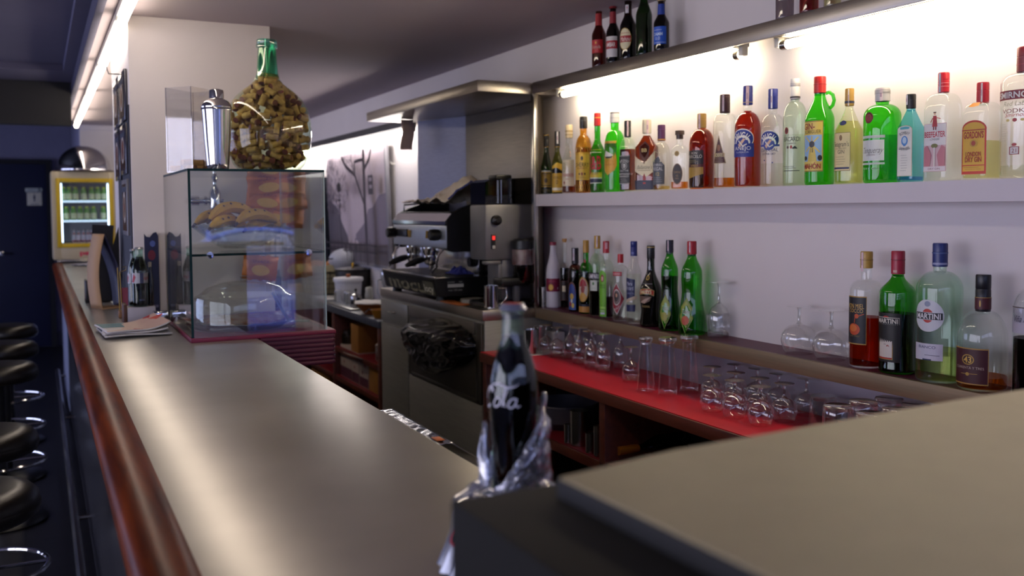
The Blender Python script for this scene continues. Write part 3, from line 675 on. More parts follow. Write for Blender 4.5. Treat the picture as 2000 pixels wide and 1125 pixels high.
bottle('malt_whisky_bottle', 'squat rounded clear bottle with dark square stopper and dark oval label', (1308, 1347, 370, 255), ZS, XM, GCLEAR, .40, .58, .76, .14, 'round', liquid=LAMB, level=.14, cap='#3b2a26', capk='slab', capr=1.35, n=3.2, c=-.3, flat=(.8, 1.),
    ops=[('E', -.05, .27, .62, .175, '#6b4a26'), ('E', -.05, .27, .55, .16, '#241a14'), ('T', 'CARDHU', -.05, .30, .035, '#9a7a4a', {'w': .8}), ('T', '12', -.05, .24, .03, '#b08d4c'), ('E', -.1, .61, .28, .045, '#a8905a'), ('E', -.1, .61, .2, .033, '#8a7444')] + lines(-.3, .2, .18, .21, 2, '#9a7a4a'))
bottle('rum_bottle', 'brown rum bottle with gold cap and black label slashed with gold', (1346, 1395, 369, 222), ZS, XM, tint('rum_amber', (.80, .42, .10)), .32, .57, .80, .19, 'round', liquid=LDAMB, level=.78, cap='#b08a44', c=-.42,
    ops=[('R', -1.0, .02, .55, .50, '#191513'), ('R', -1.0, .45, .55, .51, '#2a211c'), ('T', 'RON', -.2, .475, .03, '#d8d0c0'), ('T', 'BARCELÓ', -.2, .43, .04, '#d8d0c0', {'w': 1.3}), ('R', -1., .29, .55, .33, '#4b1416'), ('P', [(-1., .29), (.55, .29), (.55, .20), (-1., .13)], '#a58232'), ('T', 'AÑEJO', -.2, .31, .025, '#c9a85a')] + lines(-.8, .2, .35, .39, 2, '#9a8a5a'),
    seal=(-.35, .1, .80, PINK))
bottle('rum_bottle', 'clear rum bottle with dark cap, triangular portrait label and amber remains', (1393, 1437.5, 367, 185), ZS, XM, GCLEAR, .40, .67, .80, .195, 'flat', liquid=LAMB, level=.115, cap='#3a1a1c', c=-.42,
    ops=[('P', [(-.75, .27), (-.1, .565), (.55, .27), (.5, .265), (-.7, .265)], '#9a8a6a'), ('P', [(-.66, .275), (-.1, .54), (.46, .275)], '#4a1a1a'), ('E', -.1, .43, .16, .035, '#8a5a3a'), ('R', -.62, .335, .42, .375, '#c9b98a'), ('T', 'CACIQUE', -.1, .355, .03, '#1d1512', {'w': .9})] + lines(-.5, .35, .28, .33, 3, '#8a7a5a'),
    neck=[('R', -3, .97, 3, .975, '#6a4a4a')], seal=(-.1, .3, .82, '#b8a8b0'))
BL = '#1f2f86'
def brugal(sub, clear):
    o = [('E', -.02, .475, .9, .10, '#e4e2de'), ('E', -.02, .475, .84, .09, BL), ('E', -.02, .44, .62, .07, '#e4e2de'), ('E', -.02, .43, .5, .06, BL if not clear else '#3a4a9a'), ('R', -.92, .30 if not clear else .41, .88, .43, BL if not clear else '#33409a'),
         ('T', 'BRUGAL', -.02, .515, .055, '#ece9e4', {'arc': .62, 'w': 1.25, 'bold': .02}), ('P', [(-.35, .42), (.1, .48), (.25, .47), (-.2, .39)], '#cfa890'), ('S', [(-.3, .46), (.05, .405), (.35, .425)], .09, '#d8d4cc')]
    if not clear: o += [('T', 'AÑEJO', 0, .385, .035, '#e4e2de', {'w': 1.3}), ('T', 'SUPERIOR', 0, .345, .014, '#b9b9d0', {'w': 1.0})]
    else: o += [('T', 'ESPECIAL', 0, .375, .032, '#2a2f6a', {'w': 1.5}), ('T', 'EXTRA DRY', 0, .335, .022, '#3a3f7a', {'w': 1.1}), ('N',), ('E', -.4, .27, .06, .007, BL), ('N',), ('E', .3, .245, .06, .007, BL)]
    return o
bottle('rum_bottle', 'full dark amber rum bottle with blue cap and blue arched label', (1434, 1485.5, 365, 168), ZS, XM, GCLEAR, .33, .58, .745, .185, 'round', liquid=LRED, level=.755, cap='#25308a', c=-.40, ops=brugal('', False), seal=(.05, .62, .81, PINK), neck=[('R', -3, .835, 3, .84, '#c0b070')])
bottle('rum_bottle', 'clear rum bottle with blue and white cap and blue arched label', (1485.5, 1532, 365, 174), ZS, XM, GCLEAR, .36, .58, .75, .20, 'round', cap='#2b378c', c=-.32, liquid=LCLR, level=.24, ops=brugal('', True), seal=(-.12, .22, .80, '#d9d8e0'))
bottle('rum_bottle', 'clear white rum bottle with white cap beside the green jug-handled gin', (1529, 1574.5, 364, 154), ZS, XM, GPALE, .36, .62, .79, .19, 'round', cap='#dddbd8', c=-.30, liquid=LCLR, level=.48,
    ops=[('E', -.45, .515, .2, .032, '#8c2a24'), ('E', -.45, .515, .12, .02, '#5a1a18'), ('R', -.85, .45, .75, .453, '#8a8a80'), ('T', 'BACARDI', 0, .435, .04, '#33333a', {'w': 1.45}), ('T', 'SUPERIOR', 0, .395, .014, '#77777a'), ('E', -.3, .36, .1, .013, '#4a2c24'), ('E', 0, .362, .1, .016, '#a03030'), ('P', [(.1, .355), (.3, .372), (.5, .352), (.5, .345), (.1, .345)], '#2a2a2a'), ('R', -.75, .14, .7, .146, '#1c1c22')] + lines(-.7, .5, .16, .19, 2, '#55555a'),
    neck=[('R', -3, .82, 3, .835, '#2a2422'), ('R', -3, .95, 3, .954, '#aaaaa6'), ('R', -3, .935, 3, .939, '#aaaaa6')])
def jug_handle(t, R, H, pr, pos):
    b = MB(); q = [(.38, .845), (.62, .855), (.86, .83), (.95, .78), (.86, .735), (.62, .70)]
    b.tube([(R*u*.35, -R*u*.94, v*H) for u, v in q], R*.13, 10); b.obj('handle', GBRIGHT, t, smooth=180)
bottle('gin_bottle', 'bright green gin bottle with red cap, ring handle and windmill label', (1572, 1627.5, 362, 150), ZS, XM, GBRIGHT, .37, .60, .84, .15, 's', cap='#bb1f1a', c=-.36, liquid=liq('gin_green', (.80, .95, .70)), level=.47, extra=jug_handle,
    ops=[('R', -1., .125, .62, .59, '#8a7a2c'), ('R', -.97, .135, .58, .58, '#d6bd5a'), ('R', -.92, .22, .52, .46, '#8fb4d8'), ('T', 'GIN-', -.42, .54, .055, '#8a1f22', {'w': .95, 'bold': .02}), ('T', 'XORIGUER', -.2, .49, .032, '#6a5a1c', {'w': 1.35}), ('P', [(-.5, .22), (.2, .22), (.02, .36), (-.3, .36)], '#cbb24c'), ('R', -.22, .3, -.06, .34, '#2a2a1c'), ('S', [(-.7, .45), (.4, .30)], .09, '#d8c05a'), ('S', [(-.65, .31), (.3, .44)], .09, '#d8c05a'), ('S', [(-.15, .29), (-.15, .45)], .07, '#d8c05a'), ('E', -.15, .375, .2, .03, '#2c2c34'), ('E', -.7, .25, .16, .02, '#22221c'), ('E', .4, .25, .15, .025, '#22221c'), ('T', 'MAHÓN', -.2, .175, .045, '#9a2422', {'w': 1.3, 'bold': .02})],
    neck=[('R', -3, .925, 3, .93, '#8a1410')])
bottle('gin_bottle', 'pale gin bottle with gold screw cap, blue neck badge and long cream label', (1626, 1689, 359.6, 173), ZS, XM, tint('pale_straw', (.94, .95, .80)), .30, .57, .79, .18, 'slope', cap='#b98f3c', c=-.45, n=3., flat=(.85, 1.), liquid=LPALE, level=.66,
    ops=[('R', -.95, .14, .52, .54, '#6a5a3a'), ('R', -.92, .145, .49, .535, '#d9c48e'), ('E', -.25, .485, .12, .03, '#7a5a2c'), ('T', "Seagram's", -.22, .42, .05, '#4a3f2c', {'w': 1.25}), ('T', 'EXTRA DRY', -.22, .375, .018, '#8a7a5a', {'w': .9}), ('T', 'GIN', -.22, .34, .04, '#6a5f4a', {'w': .55}), ('R', -.88, .16, .45, .18, '#1f2452'), ('E', -.2, .64, .3, .026, '#23295e'), ('T', 'S', -.2, .64, .03, '#c9c9dc')] + lines(-.7, .2, .2, .3, 4, '#9a8a66'),
    neck=[('R', -3, .845, 3, .87, '#2a2f4a')], seal=(.12, .4, .82, '#d8d2c4'))
bottle('gin_bottle', 'round shouldered green gin bottle with red wax badge and white label', (1687, 1756.5, 358, 172), ZS, XM, GBRIGHT, .36, .70, .83, .14, 'round', cap='#c9c7c4', c=-.42, liquid=liq('tonic_green', (.55, .85, .40)), level=.50,
    ops=[('E', -.35, .685, .30, .058, '#6b1a22'), ('E', -.35, .685, .22, .042, '#8c2a30'), ('R', -.95, .235, .55, .45, '#cfd3ce'), ('R', -.98, .47, .58, .498, '#b9c4ba'), ('R', -.98, .195, .58, .215, '#b9c4ba'), ('T', 'Tanqueray', -.2, .345, .06, '#7a7c78', {'w': 1.3, 'shear': .35}), ('T', 'LONDON', -.2, .295, .016, '#8a7a7a'), ('T', 'DRY GIN', -.2, .155, .02, '#9fc49a', {'w': 1.})],
    neck=[('R', -3, .955, 3, .96, '#8a8884'), ('R', -3, .97, 3, .975, '#8a8884'), ('R', -3, .94, 3, .945, '#8a8884')], seal=(.05, .45, .86, '#e2cfd0'))
bottle('gin_bottle', 'pale blue square gin bottle with black and white cap', (1751, 1804, 356, 184), ZS, XM, GBLUE, .42, .62, .82, .16, 'slope', n=7., cap='#17181c', c=-.55, liquid=liq('blue', (.35, .62, .95)), level=.065, capr=1.1,
    ops=[('R', -.82, .07, .82, .60, '#a39a82'), ('E', 0, .595, .82, .05, '#a39a82'), ('R', -.77, .075, .77, .60, '#d6d4cc'), ('E', 0, .595, .77, .045, '#d6d4cc'), ('T', 'BOMBAY', 0, .56, .035, '#3a3f4a', {'w': 1.1, 'arc': .9}), ('E', 0, .47, .36, .055, '#3f7fc0'), ('E', 0, .475, .22, .038, '#a9c4d8'), ('R', -.12, .41, .12, .44, '#3f7fc0'), ('T', 'SAPPHIRE', 0, .375, .034, '#3a3f4a', {'w': 1.15, 'arc': -.9})] + lines(-.4, .4, .12, .32, 7, '#9a9a98'),
    seal=(-.75, -.1, .88, '#d0d0d4'))
bottle('gin_bottle', 'clear square gin bottle with red cap and a red guardsman on the label', (1803.6, 1877, 354.5, 142), ZS, XM, GCLEAR, .34, .655, .81, .18, 'flat', n=7., cap='#c2182a', c=-.53,
    ops=[('R', -.86, .09, .86, .53, '#c9a8ac'), ('R', -.83, .33, .83, .525, '#d8d4d2'), ('T', 'BEEFEATER', 0, .43, .05, '#b01c34', {'w': 1.6, 'bold': .02}), ('T', 'LONDON', 0, .385, .018, '#5a5a60', {'w': .7}), ('P', [(-.2, .50), (-.13, .60), (.13, .60), (.2, .50)], '#a8242c'), ('E', 0, .618, .09, .012, '#c9a08a'), ('R', -.11, .625, .11, .635, '#3a1518'), ('R', -.13, .47, -.04, .5, '#7a1c28'), ('R', .04, .47, .13, .5, '#7a1c28'), ('S', [(-.3, .54), (-.15, .58)], .06, '#a8242c'), ('S', [(.15, .58), (.45, .57)], .05, '#a8242c'), ('E', 0, .325, .25, .02, '#6a6a2c'), ('R', -.06, .12, .06, .31, '#d8cfc8'), ('P', [(-.8, .14), (-.8, .31), (-.55, .33), (-.2, .24), (-.35, .14)], '#b8707a'), ('P', [(.8, .14), (.8, .31), (.55, .33), (.2, .24), (.35, .14)], '#b8707a'), ('R', -.83, .095, .83, .135, '#d6ccd0'), ('T', 'DRY GIN', 0, .115, .018, '#8a5a66', {'w': .9})],
    seal=(-.4, .05, .82, '#b8c0cc'), neck=[('R', -3, .90, 3, .904, '#e0a0a0'), ('R', -3, .87, 3, .874, '#e0a0a0')])
bottle('gin_bottle', 'clear rectangular gin bottle with red cap and arched yellow label edged in red', (1879, 1954.5, 353, 161), ZS, XM, GCLEAR, .36, .67, .80, .21, 'flat', n=7., cap='#b3162c', c=-.52, liquid=LPALE, level=.4,
    ops=[('R', -.9, .06, .88, .52, '#b5301c'), ('E', 0, .52, .89, .09, '#b5301c'), ('R', -.8, .09, .78, .52, '#cfa22c'), ('E', 0, .52, .79, .07, '#cfa22c'), ('R', -.9, .145, .88, .155, '#b5301c'), ('T', "GORDON'S", 0, .46, .065, '#9c2418', {'w': 1.45, 'bold': .03}), ('E', 0, .375, .28, .038, '#b8922c'), ('E', 0, .375, .16, .026, '#9c3a22'), ('T', 'LONDON', 0, .265, .045, '#9c2418', {'w': 1.1, 'bold': .02}), ('T', 'DRY GIN', 0, .21, .05, '#9c2418', {'w': 1.2, 'bold': .02}), ('R', -.88, .505, .86, .515, '#9c2418'), ('P', [(-.45, .75), (-.2, .79), (.3, .79), (.3, .755), (-.1, .745)], '#d08a3c')] + lines(-.7, .7, .10, .14, 2, '#a8742c'),
    seal=(.25, .5, .80, '#cfc8c4'))
bottle('vodka_bottle', 'tall clear vodka bottle with dark red cap, cut by the right edge of the shelf', (1956, 2048, 351, 91.6), ZS, XM, GCLEAR, .36, .715, .80, .19, 'flat', cap='#7c1228', c=-.42, liquid=LCLR, level=.1,
    ops=[('R', -1., .595, 1., .665, '#7a1a2c'), ('T', 'SMIRNOFF', 0, .63, .045, '#d8d4d0', {'w': 1.75, 'bold': .02}), ('T', 'Red Label', 0, .565, .035, '#8a8a7a', {'w': 1.1, 'shear': .3}), ('T', 'VODKA', 0, .51, .03, '#6a2434', {'w': 1.2}), ('T', 'Smirnoff', 0, .48, .03, '#a03048', {'w': .9, 'shear': .3}), ('E', 0, .44, .09, .014, '#a03038'), ('E', -.3, .44, .08, .01, '#b8a86a'), ('E', .3, .44, .08, .01, '#b8a86a'), ('R', -.2, .18, .2, .24, '#8a2434'), ('R', -.16, .185, .16, .235, '#d0ccc8'), ('T', '21', 0, .21, .03, '#8a2434'), ('E', 0, .255, .1, .012, '#a03038')] + lines(-.85, -.3, .28, .42, 8, '#b8b8b4'),
    neck=[('R', -3, .865, 3, .869, '#a0283c')])
# ---------------------------------------------------------------- left group on the ledge
XL = 1.975
bottle('milk_bottle', 'white plastic milk bottle with red lid and magenta label on the ledge', (1066.6, 1095, 602.5, 472.7), ZL, 1.968, mat('milk_plastic', '#cfcad2', .45), .40, .50, .90, .05, 's', cap='#8c1838', c=-.1, capr=1.15, waist=[(.19, 1), (.20, .985), (.22, .985), (.23, 1), (.44, 1)],
    ops=[('R', -1.15, .25, 1.15, .45, '#7a1236'), ('T', 'PASCUAL', -.1, .41, .03, '#c23a5a', {'w': 1.1}), ('E', -.25, .315, .38, .05, '#c98a2c'), ('E', -.25, .315, .28, .037, '#d8b04c'), ('E', .75, .3, .12, .02, '#c9a0b0')])
bottle('coffee_liqueur_bottle', 'clear necked bottle with cork stopper and nearly black liquor', (1093.5, 1113, 604.5, 466), ZL, 1.99, GCLEAR, .46, .55, .66, .055, 'round', cap='#b5813c', capk='cork', capr=1.1, c=-.2, liquid=LCOLA, level=.58,
    ops=[('R', -.9, .12, .9, .40, '#3a1a16'), ('R', -.8, .14, .8, .385, '#23120f'), ('R', -.3, .245, .35, .33, '#cfc0a4')])
bottle('liqueur_bottle', 'dark brown liqueur bottle with black capsule and tax seal, blue picture label', (1110.5, 1137, 609.6, 484), ZL, XL, tint('cola_brown', (.30, .11, .06)), .46, .60, .74, .25, 'round', cap='#191a24', c=-.45, liquid=LCOLA, level=.66,
    ops=[('R', -.75, .03, .55, .34, '#3a5a9a'), ('E', -.1, .34, .62, .13, '#6a3a2c'), ('E', -.1, .33, .52, .11, '#27408a'), ('E', -.1, .24, .3, .05, '#c9a84c'), ('E', -.35, .12, .18, .04, '#b03a2c'), ('E', .1, .1, .2, .04, '#d8b84c'), ('E', -.1, .17, .15, .03, '#d8d8d0')], seal=(-.3, .3, .80, '#b8b4c0'))
bottle('aperitif_bottle', 'green aperitif bottle with gold capsule and red horseman label', (1131, 1159, 614.7, 469), ZL, XL, GGREEN, .38, .52, .70, .17, 'round', cap='#b58a34', c=-.4, liquid=liq('bitter_green', (.10, .14, .05)), level=.56,
    ops=[('E', -.1, .33, .85, .17, '#b5893a'), ('E', -.1, .33, .74, .15, '#c9bfae'), ('P', [(-.7, .37), (-.5, .44), (-.1, .48), (.3, .45), (.5, .38)], '#9c1f2c'), ('P', [(-.4, .34), (-.1, .42), (.25, .36), (.1, .28), (-.3, .29)], '#8c2a24'), ('E', -.1, .23, .5, .06, '#c99a44'), ('R', -1., .02, .8, .10, '#c08a44'), ('R', -1., .1, .8, .13, '#1c2434')],
    neck=[('E', 0, .69, .3, .05, '#a8202c')])
bottle('bitter_bottle', 'pale bottle with gold capsule, black band with white letters and dark red bitter', (1151, 1183, 619, 460.4), ZL, 1.965, GPALE, .34, .60, .78, .16, 'round', cap='#b8923c', c=-.5, liquid=LDARK, level=.42,
    ops=[('R', -1., .46, .75, .545, '#14151c'), ('T', 'CAMPARI', -.15, .502, .055, '#d8d8dc', {'w': 1.6, 'bold': .02}), ('R', -.5, .32, .5, .45, '#c4ccc0'), ('E', 0, .41, .14, .02, '#4a7a4a'), ('R', -.3, .35, .3, .355, '#8a9a8a')],
    seal=(.25, .6, .86, '#d0c8d0'))
bottle('fruit_schnapps_bottle', 'clear bottle with red cap and tall lime green label, purple liqueur inside', (1169.5, 1199, 621, 471), ZL, 1.965, GCLEAR, .38, .62, .76, .155, 'round', cap='#b01a2c', c=-.45, liquid=LPUR, level=.27,
    ops=[('R', -.62, .02, .45, .56, '#6fb52c'), ('E', -.08, .56, .53, .06, '#6fb52c'), ('E', -.08, .52, .25, .05, '#8c2a34'), ('E', -.08, .515, .14, .03, '#d8b09a'), ('T', 'BERRY', -.08, .43, .025, '#3a6a1c', {'w': .7}), ('T', 'LICOR', -.08, .40, .018, '#3a6a1c'), ('R', -.5, .12, .35, .15, '#9ad050'), ('T', 'mora', -.08, .10, .04, '#d8e8c0', {'w': .6}), ('R', -.4, .05, .25, .075, '#c0c0d0')],
    neck=[('R', .2, .90, .9, .985, '#d09aa0')])
bottle('anise_bottle', 'shorter clear bottle with small red cap and red diamond shaped label', (1197, 1227.5, 626, 496), ZL, 1.955, GCLEAR, .34, .72, .84, .13, 'round', cap='#b3161f', c=-.35, liquid=LCLR, level=.45,
    ops=[('P', [(-1., .44), (-.2, .58), (.88, .34), (-.1, .10), (-1., .22)], '#c8beb8'), ('P', [(-.96, .43), (-.2, .56), (.8, .34), (-.1, .12), (-.96, .23)], '#8a2632'), ('E', -.2, .36, .55, .12, '#c8beb8'), ('E', -.2, .36, .48, .105, '#6a5a54'), ('E', -.2, .37, .3, .07, '#2a1c1a'), ('E', -.2, .39, .14, .03, '#b98a6a'), ('R', -.9, .68, .5, .74, '#b01a2c'), ('T', 'ANIS DEL MONO', -.2, .71, .03, '#e0d0d0', {'w': 1.1}), ('T', 'DULCE', -.1, .2, .03, '#d8c8c8', {'rot': .5})])
bottle('anise_bottle', 'clear bottle with blue cap and torn navy label', (1223.5, 1253, 632, 471), ZL, 1.955, GCLEAR, .40, .62, .80, .18, 'slope', cap='#1d2a74', c=-.4, liquid=LCLR, level=.6,
    ops=[('P', [(-.9, .56), (.55, .54), (.5, .34), (-.9, .29)], '#1b2450'), ('P', [(-.9, .23), (.6, .235), (.55, .15), (-.9, .15)], '#1b2450'), ('P', [(-.9, .29), (.8, .35), (.85, .31), (-.9, .25)], '#b8a890'), ('T', 'Marie', -.2, .49, .045, '#c0c4d8', {'w': .8}), ('T', 'Brizard', -.2, .435, .045, '#c0c4d8', {'w': 1.05}), ('T', 'ANISETTE', -.2, .37, .018, '#8a90b0')],
    neck=[('R', -.5, .845, .5, .87, '#5a64a4')])
bottle('cream_liqueur_bottle', 'nearly black cream liqueur bottle with arched red label and gold badge', (1249.5, 1293, 640, 479.4), ZL, 1.96, GBLACK, .34, .42, .72, .16, 's', cap='#14151a', c=-.42, capr=1.05, waist=[(.2, .86), (.36, 1.0), (.42, 1.0)],
    ops=[('P', [(-.95, .455), (-.4, .475), (.3, .48), (.75, .45), (.7, .385), (.2, .41), (-.4, .405), (-.95, .39)], '#a89a5a'), ('P', [(-.92, .448), (-.4, .467), (.3, .472), (.7, .445), (.65, .395), (.2, .418), (-.4, .413), (-.92, .40)], '#a8361c'), ('T', 'BAILEYS', -.12, .435, .042, '#e0d4a0', {'w': 1.2, 'bold': .02}), ('P', [(-.9, .38), (.5, .38), (.3, .32), (-.2, .29), (-.9, .33)], '#6a5648'), ('P', [(-.8, .30), (-.1, .35), (.4, .37), (-.2, .29)], '#b09a88'), ('T', 'ORIGINAL', -.1, .255, .025, '#a8925a', {'w': .9}), ('E', -.05, .605, .28, .03, '#b8963a'), ('E', -.05, .605, .18, .02, '#3a2c10'), ('R', -.6, .53, .6, .534, '#9a9aa4')],
    neck=[('R', -3, .975, 3, .985, '#b8a060')])
def leafop(col2): return [('P', [(-.6, .30), (-.05, .40), (.5, .30), (.55, .18), (.1, .06), (-.02, .02), (-.2, .08), (-.65, .2)], '#7a8a24'), ('P', [(-.5, .29), (-.05, .37), (.4, .29), (.44, .19), (.05, .08), (-.5, .2)], '#8c9a34'), ('T', 'Tunel', -.05, .255, .05, '#c8ceb0', {'w': .75, 'shear': .2}), ('E', -.05, .16, .3, .05, col2)]
WST = [(.05, 1.0), (.14, .99), (.24, .92), (.33, .81), (.40, .735), (.46, .71), (.54, .735), (.60, .755), (.655, .745)]
for i, (px_, lb, cc) in enumerate((((1286, 1330, 644, 468.6), 'green waisted herb liqueur bottle with black capsule, left of its twin', '#9a9a3a'), ((1324, 1378, 649.5, 471), 'green waisted herb liqueur bottle with red and white capsule, right of its twin', '#b04a24'))):
    bottle('herb_liqueur_bottle', lb, px_, ZL, 1.955, GGREEN, .30, .66, .86, .14, 's', cap='#1c2030' if i == 0 else '#a81824', c=-.45, liquid=liq('dark_herb', (.12, .30, .06)) if i == 0 else LGRN, level=.60 if i == 0 else .25, waist=WST, seal=(-.12, .14, .88, '#c8b4bc'), ops=leafop(cc))
# ---------------------------------------------------------------- right group on the ledge
bottle('honey_rum_bottle', 'clear bottle with gold cap, black honey label and red brown rum', (1659, 1721.5, 713.7, 491), ZL, 1.958, GCLEAR, .33, .66, .76, .145, 'round', cap='#b8923a', c=-.45, liquid=LRED, level=.435, n=2.,
    ops=[('R', -.98, .205, .5, .62, '#a8843a'), ('R', -.98, .215, .47, .61, '#14151c'), ('T', 'RON MIEL', -.25, .535, .04, '#c9a24c', {'w': 1.2}), ('T', 'COCCO', -.2, .495, .032, '#c9a24c', {'w': 1.0}), ('E', -.3, .335, .42, .05, '#b8481c'), ('E', -.35, .345, .28, .03, '#d0702c'), ('S', [(-.25, .39), (-.2, .44), (.35, .47)], .05, '#c0501c'), ('E', -.1, .45, .14, .02, '#c0501c'), ('T', 'con miel', -.25, .28, .02, '#8a7a4a')],
    neck=[('R', -3, .925, 3, .93, '#7a5c20')], seal=(-.5, -.05, .83, PINK))
bottle('vermouth_bottle', 'green vermouth bottle with red capsule and dark label, half full', (1717, 1785.5, 728, 490), ZL, 1.958, GGREEN, .33, .66, .80, .19, 's', cap='#a01630', c=-.42, liquid=LDARK, level=.49, waist=[(.05, .97), (.2, .94), (.35, .97), (.55, 1.), (.66, .98)],
    ops=[('R', -.98, .10, .62, .50, '#15140f'), ('E', -.22, .435, .30, .042, '#b03024'), ('R', -.92, .405, .55, .465, '#c8c4b4'), ('R', -.9, .41, .53, .46, '#14151a'), ('T', 'MARTINI', -.18, .435, .036, '#d8d4c4', {'w': 1.3, 'bold': .02}), ('R', -.82, .12, .2, .30, '#a8843a'), ('R', -.78, .125, .16, .295, '#cfc8bc'), ('R', -.78, .125, .16, .18, '#a02418'), ('E', -.5, .225, .12, .016, '#4a6a8a'), ('E', -.3, .23, .1, .018, '#3a3a3a'), ('E', -.1, .225, .1, .016, '#a05a4a')],
    neck=[('R', -3, .925, 3, .93, '#6a1018'), ('R', -.3, .825, .3, .845, '#c8a090')])
bottle('vermouth_bottle', 'large pale green vermouth bottle with blue capsule and round white label', (1790, 1875, 741, 475), ZL, 1.955, tint('pale_aqua', (.80, .92, .84)), .29, .66, .80, .17, 'round', cap='#1c2c6a', c=-.40, n=2., liquid=LPALE, level=.23,
    ops=[('E', -.1, .485, .72, .115, '#c8ccd0'), ('E', -.1, .485, .27, .05, '#b0301c'), ('R', -.78, .455, .58, .51, '#c8ccd0'), ('R', -.76, .458, .56, .507, '#14151c'), ('T', 'MARTINI', -.1, .482, .038, '#d8d8d8', {'w': 1.15, 'bold': .02}), ('E', -.1, .57, .14, .02, '#8a94a8'), ('R', -.8, .165, .58, .285, '#c4c4d0'), ('T', 'BIANCO', -.12, .26, .02, '#44486a', {'w': .8}), ('R', -.3, .165, .1, .175, '#1c2450'), ('R', -.2, .2, .45, .204, '#6a6a7a')],
    neck=[('R', -3, .845, 3, .86, '#8a90b0'), ('R', -3, .925, 3, .935, '#4a5a8a')])
bottle('liqueur_bottle', 'round clear liqueur bottle with tall black cap and dark red label, nearly empty', (1871, 1963, 761.7, 536), ZL, 1.955, GCLEAR, .29, .42, .69, .32, 'round', cap='#14151a', c=-.36, capr=1.05, liquid=LAMB, level=.12,
    ops=[('R', -.98, .06, .62, .375, '#a8843a'), ('R', -.96, .07, .59, .365, '#3f1016'), ('E', -.2, .275, .27, .045, '#b08d3a'), ('E', -.2, .275, .22, .036, '#2a0c10'), ('T', '43', -.2, .275, .05, '#c9a64c', {'bold': .03}), ('T', 'CUARENTA Y TRES', -.18, .205, .022, '#b8a89a', {'w': 1.25}), ('E', -.2, .15, .08, .015, '#b08d3a'), ('S', [(-.5, .15), (.2, .155)], .02, '#b08d3a')],
    neck=[('R', -3, .70, 3, .80, '#4a1018'), ('R', -3, .80, 3, .805, '#b08d3a'), ('E', 0, .75, .12, .03, '#b08d3a')])
bottle('wine_bottle', 'dark bottle with white label on the ledge, cut by the photo edge', (1979.5, 2056, 775, 520), ZL, 1.955, GCLEAR, .34, .66, .84, .14, 'round', cap='#1a1a1f', c=-.3, liquid=LCOLA, level=.46,
    ops=[('R', -1.2, .50, 1., .70, '#a8a4b0'), ('R', -1.2, .69, 1., .697, '#4a3a1c'), ('T', 'Viña Alta', -.3, .61, .05, '#3a3a4a', {'w': 1.1, 'shear': .3})])
# ---------------------------------------------------------------- beer and spirit bottles on the steel shelf
XT = 1.945
def beer(label, px, gm, cap, ops, neck_c, liquid=None, lv=.7, nc=None, **k):
    o = list(ops)
    if nc: o = [('R', -3.2*.42, .70, 3.2*.42, .90, nc), ('N',)] + o
    return bottle('beer_bottle', label, px, ZT, XT, gm, .46, .53, .74, .045, 's', cap=cap, capk='crown', capr=1.1, c=-.35, liquid=liquid, level=lv, ops=o, **k)
beer('brown beer bottle with all red label and neck foil, first on the steel shelf', (1156, 1184, 130, 15), GBROWN, '#7a1a20', [('R', -1., .24, .9, .46, '#b01e26'), ('T', 'Estrella', -.1, .34, .05, '#e0c0b0', {'w': 1.3, 'shear': .2}), ('E', -.1, .41, .12, .02, '#d8a03c')], None, LDAMB, nc='#a02226')
beer('brown beer bottle with red and white label, second on the steel shelf', (1184, 1211.5, 124, 12), GDBROWN, '#7a1a20', [('R', -1., .12, .95, .47, '#d4cfd0'), ('R', -1., .26, .95, .40, '#a8202a'), ('T', 'AMBAR', -.1, .33, .07, '#e8e0dc', {'w': 1.5, 'bold': .02}), ('R', -1., .41, .95, .45, '#c8c4c0')], None, LCOLA, nc='#8c1f2a')
beer('brown beer bottle with white neck label and round cream label, third on the steel shelf', (1211, 1243, 114, -6), GDBROWN, '#8c1a28', [('R', -.5, .74, .5, .87, '#d0ccd0'), ('T', 'M', .05, .82, .05, '#b02030'), ('E', -.1, .33, .85, .17, '#b8923a'), ('E', -.1, .33, .8, .16, '#d8cfa8'), ('R', -.88, .28, .68, .38, '#a8202a'), ('T', 'Mahou', -.1, .33, .07, '#e8dcd0', {'w': 1.3, 'shear': .2}), ('T', '★★★★★', -.1, .42, .02, '#b03030')], None, LCOLA)
beer('tall plain green beer bottle, fourth on the steel shelf', (1242, 1273.5, 107, -40), GDGREEN, '#2a5a2a', [], None, liq('beer_green', (.4, .5, .12)))
beer('short brown beer bottle with blue label and gold cap, fifth on the steel shelf', (1277, 1307, 98, -2), GDBROWN, '#b8a07a', [('R', -1., .14, 1., .47, '#1f56c0'), ('T', 'DAMM', -.15, .33, .06, '#c0d4f0', {'w': 1.3, 'bold': .02}), ('T', '0.0', -.2, .25, .06, '#c0d4f0'), ('R', -.9, .165, .9, .175, '#a8bce0'), ('R', -.9, .40, .4, .41, '#a8bce0')], None, LCOLA, nc='#1f3f9a')
bottle('spirit_bottle', 'bottle with orange and black label, upper part out of frame', (1515, 1550, 36, -110), ZT, XT, tint('smoky', (.45, .40, .42)), .4, .6, .75, .15, 'round', cap='#2a2a2a', c=-.3, ops=[('R', -1., .30, .9, .62, '#1c1520'), ('R', -1., .36, .9, .62, '#b8481c'), ('T', 'FUEGO', -.1, .42, .04, '#e0a02c', {'w': 1.3}), ('R', -.4, .25, .6, .28, '#c8c4c0')])
bottle('red_liqueur_bottle', 'bright red bottle on the steel shelf near the top edge', (1562, 1598, 26, -120), ZT, XT, tint('ruby', (.75, .02, .07)), .4, .6, .75, .15, 'round', cap='#2a2a2a', c=-.3, liquid=LRED, level=.7)
bottle('clear_spirit_bottle', 'clear bottle on the steel shelf right of the bright red one', (1609, 1643, 12, -130), ZT, XT, GCLEAR, .4, .6, .75, .15, 'round', cap='#2a2a2a', c=-.3, liquid=LPALE, level=.3)
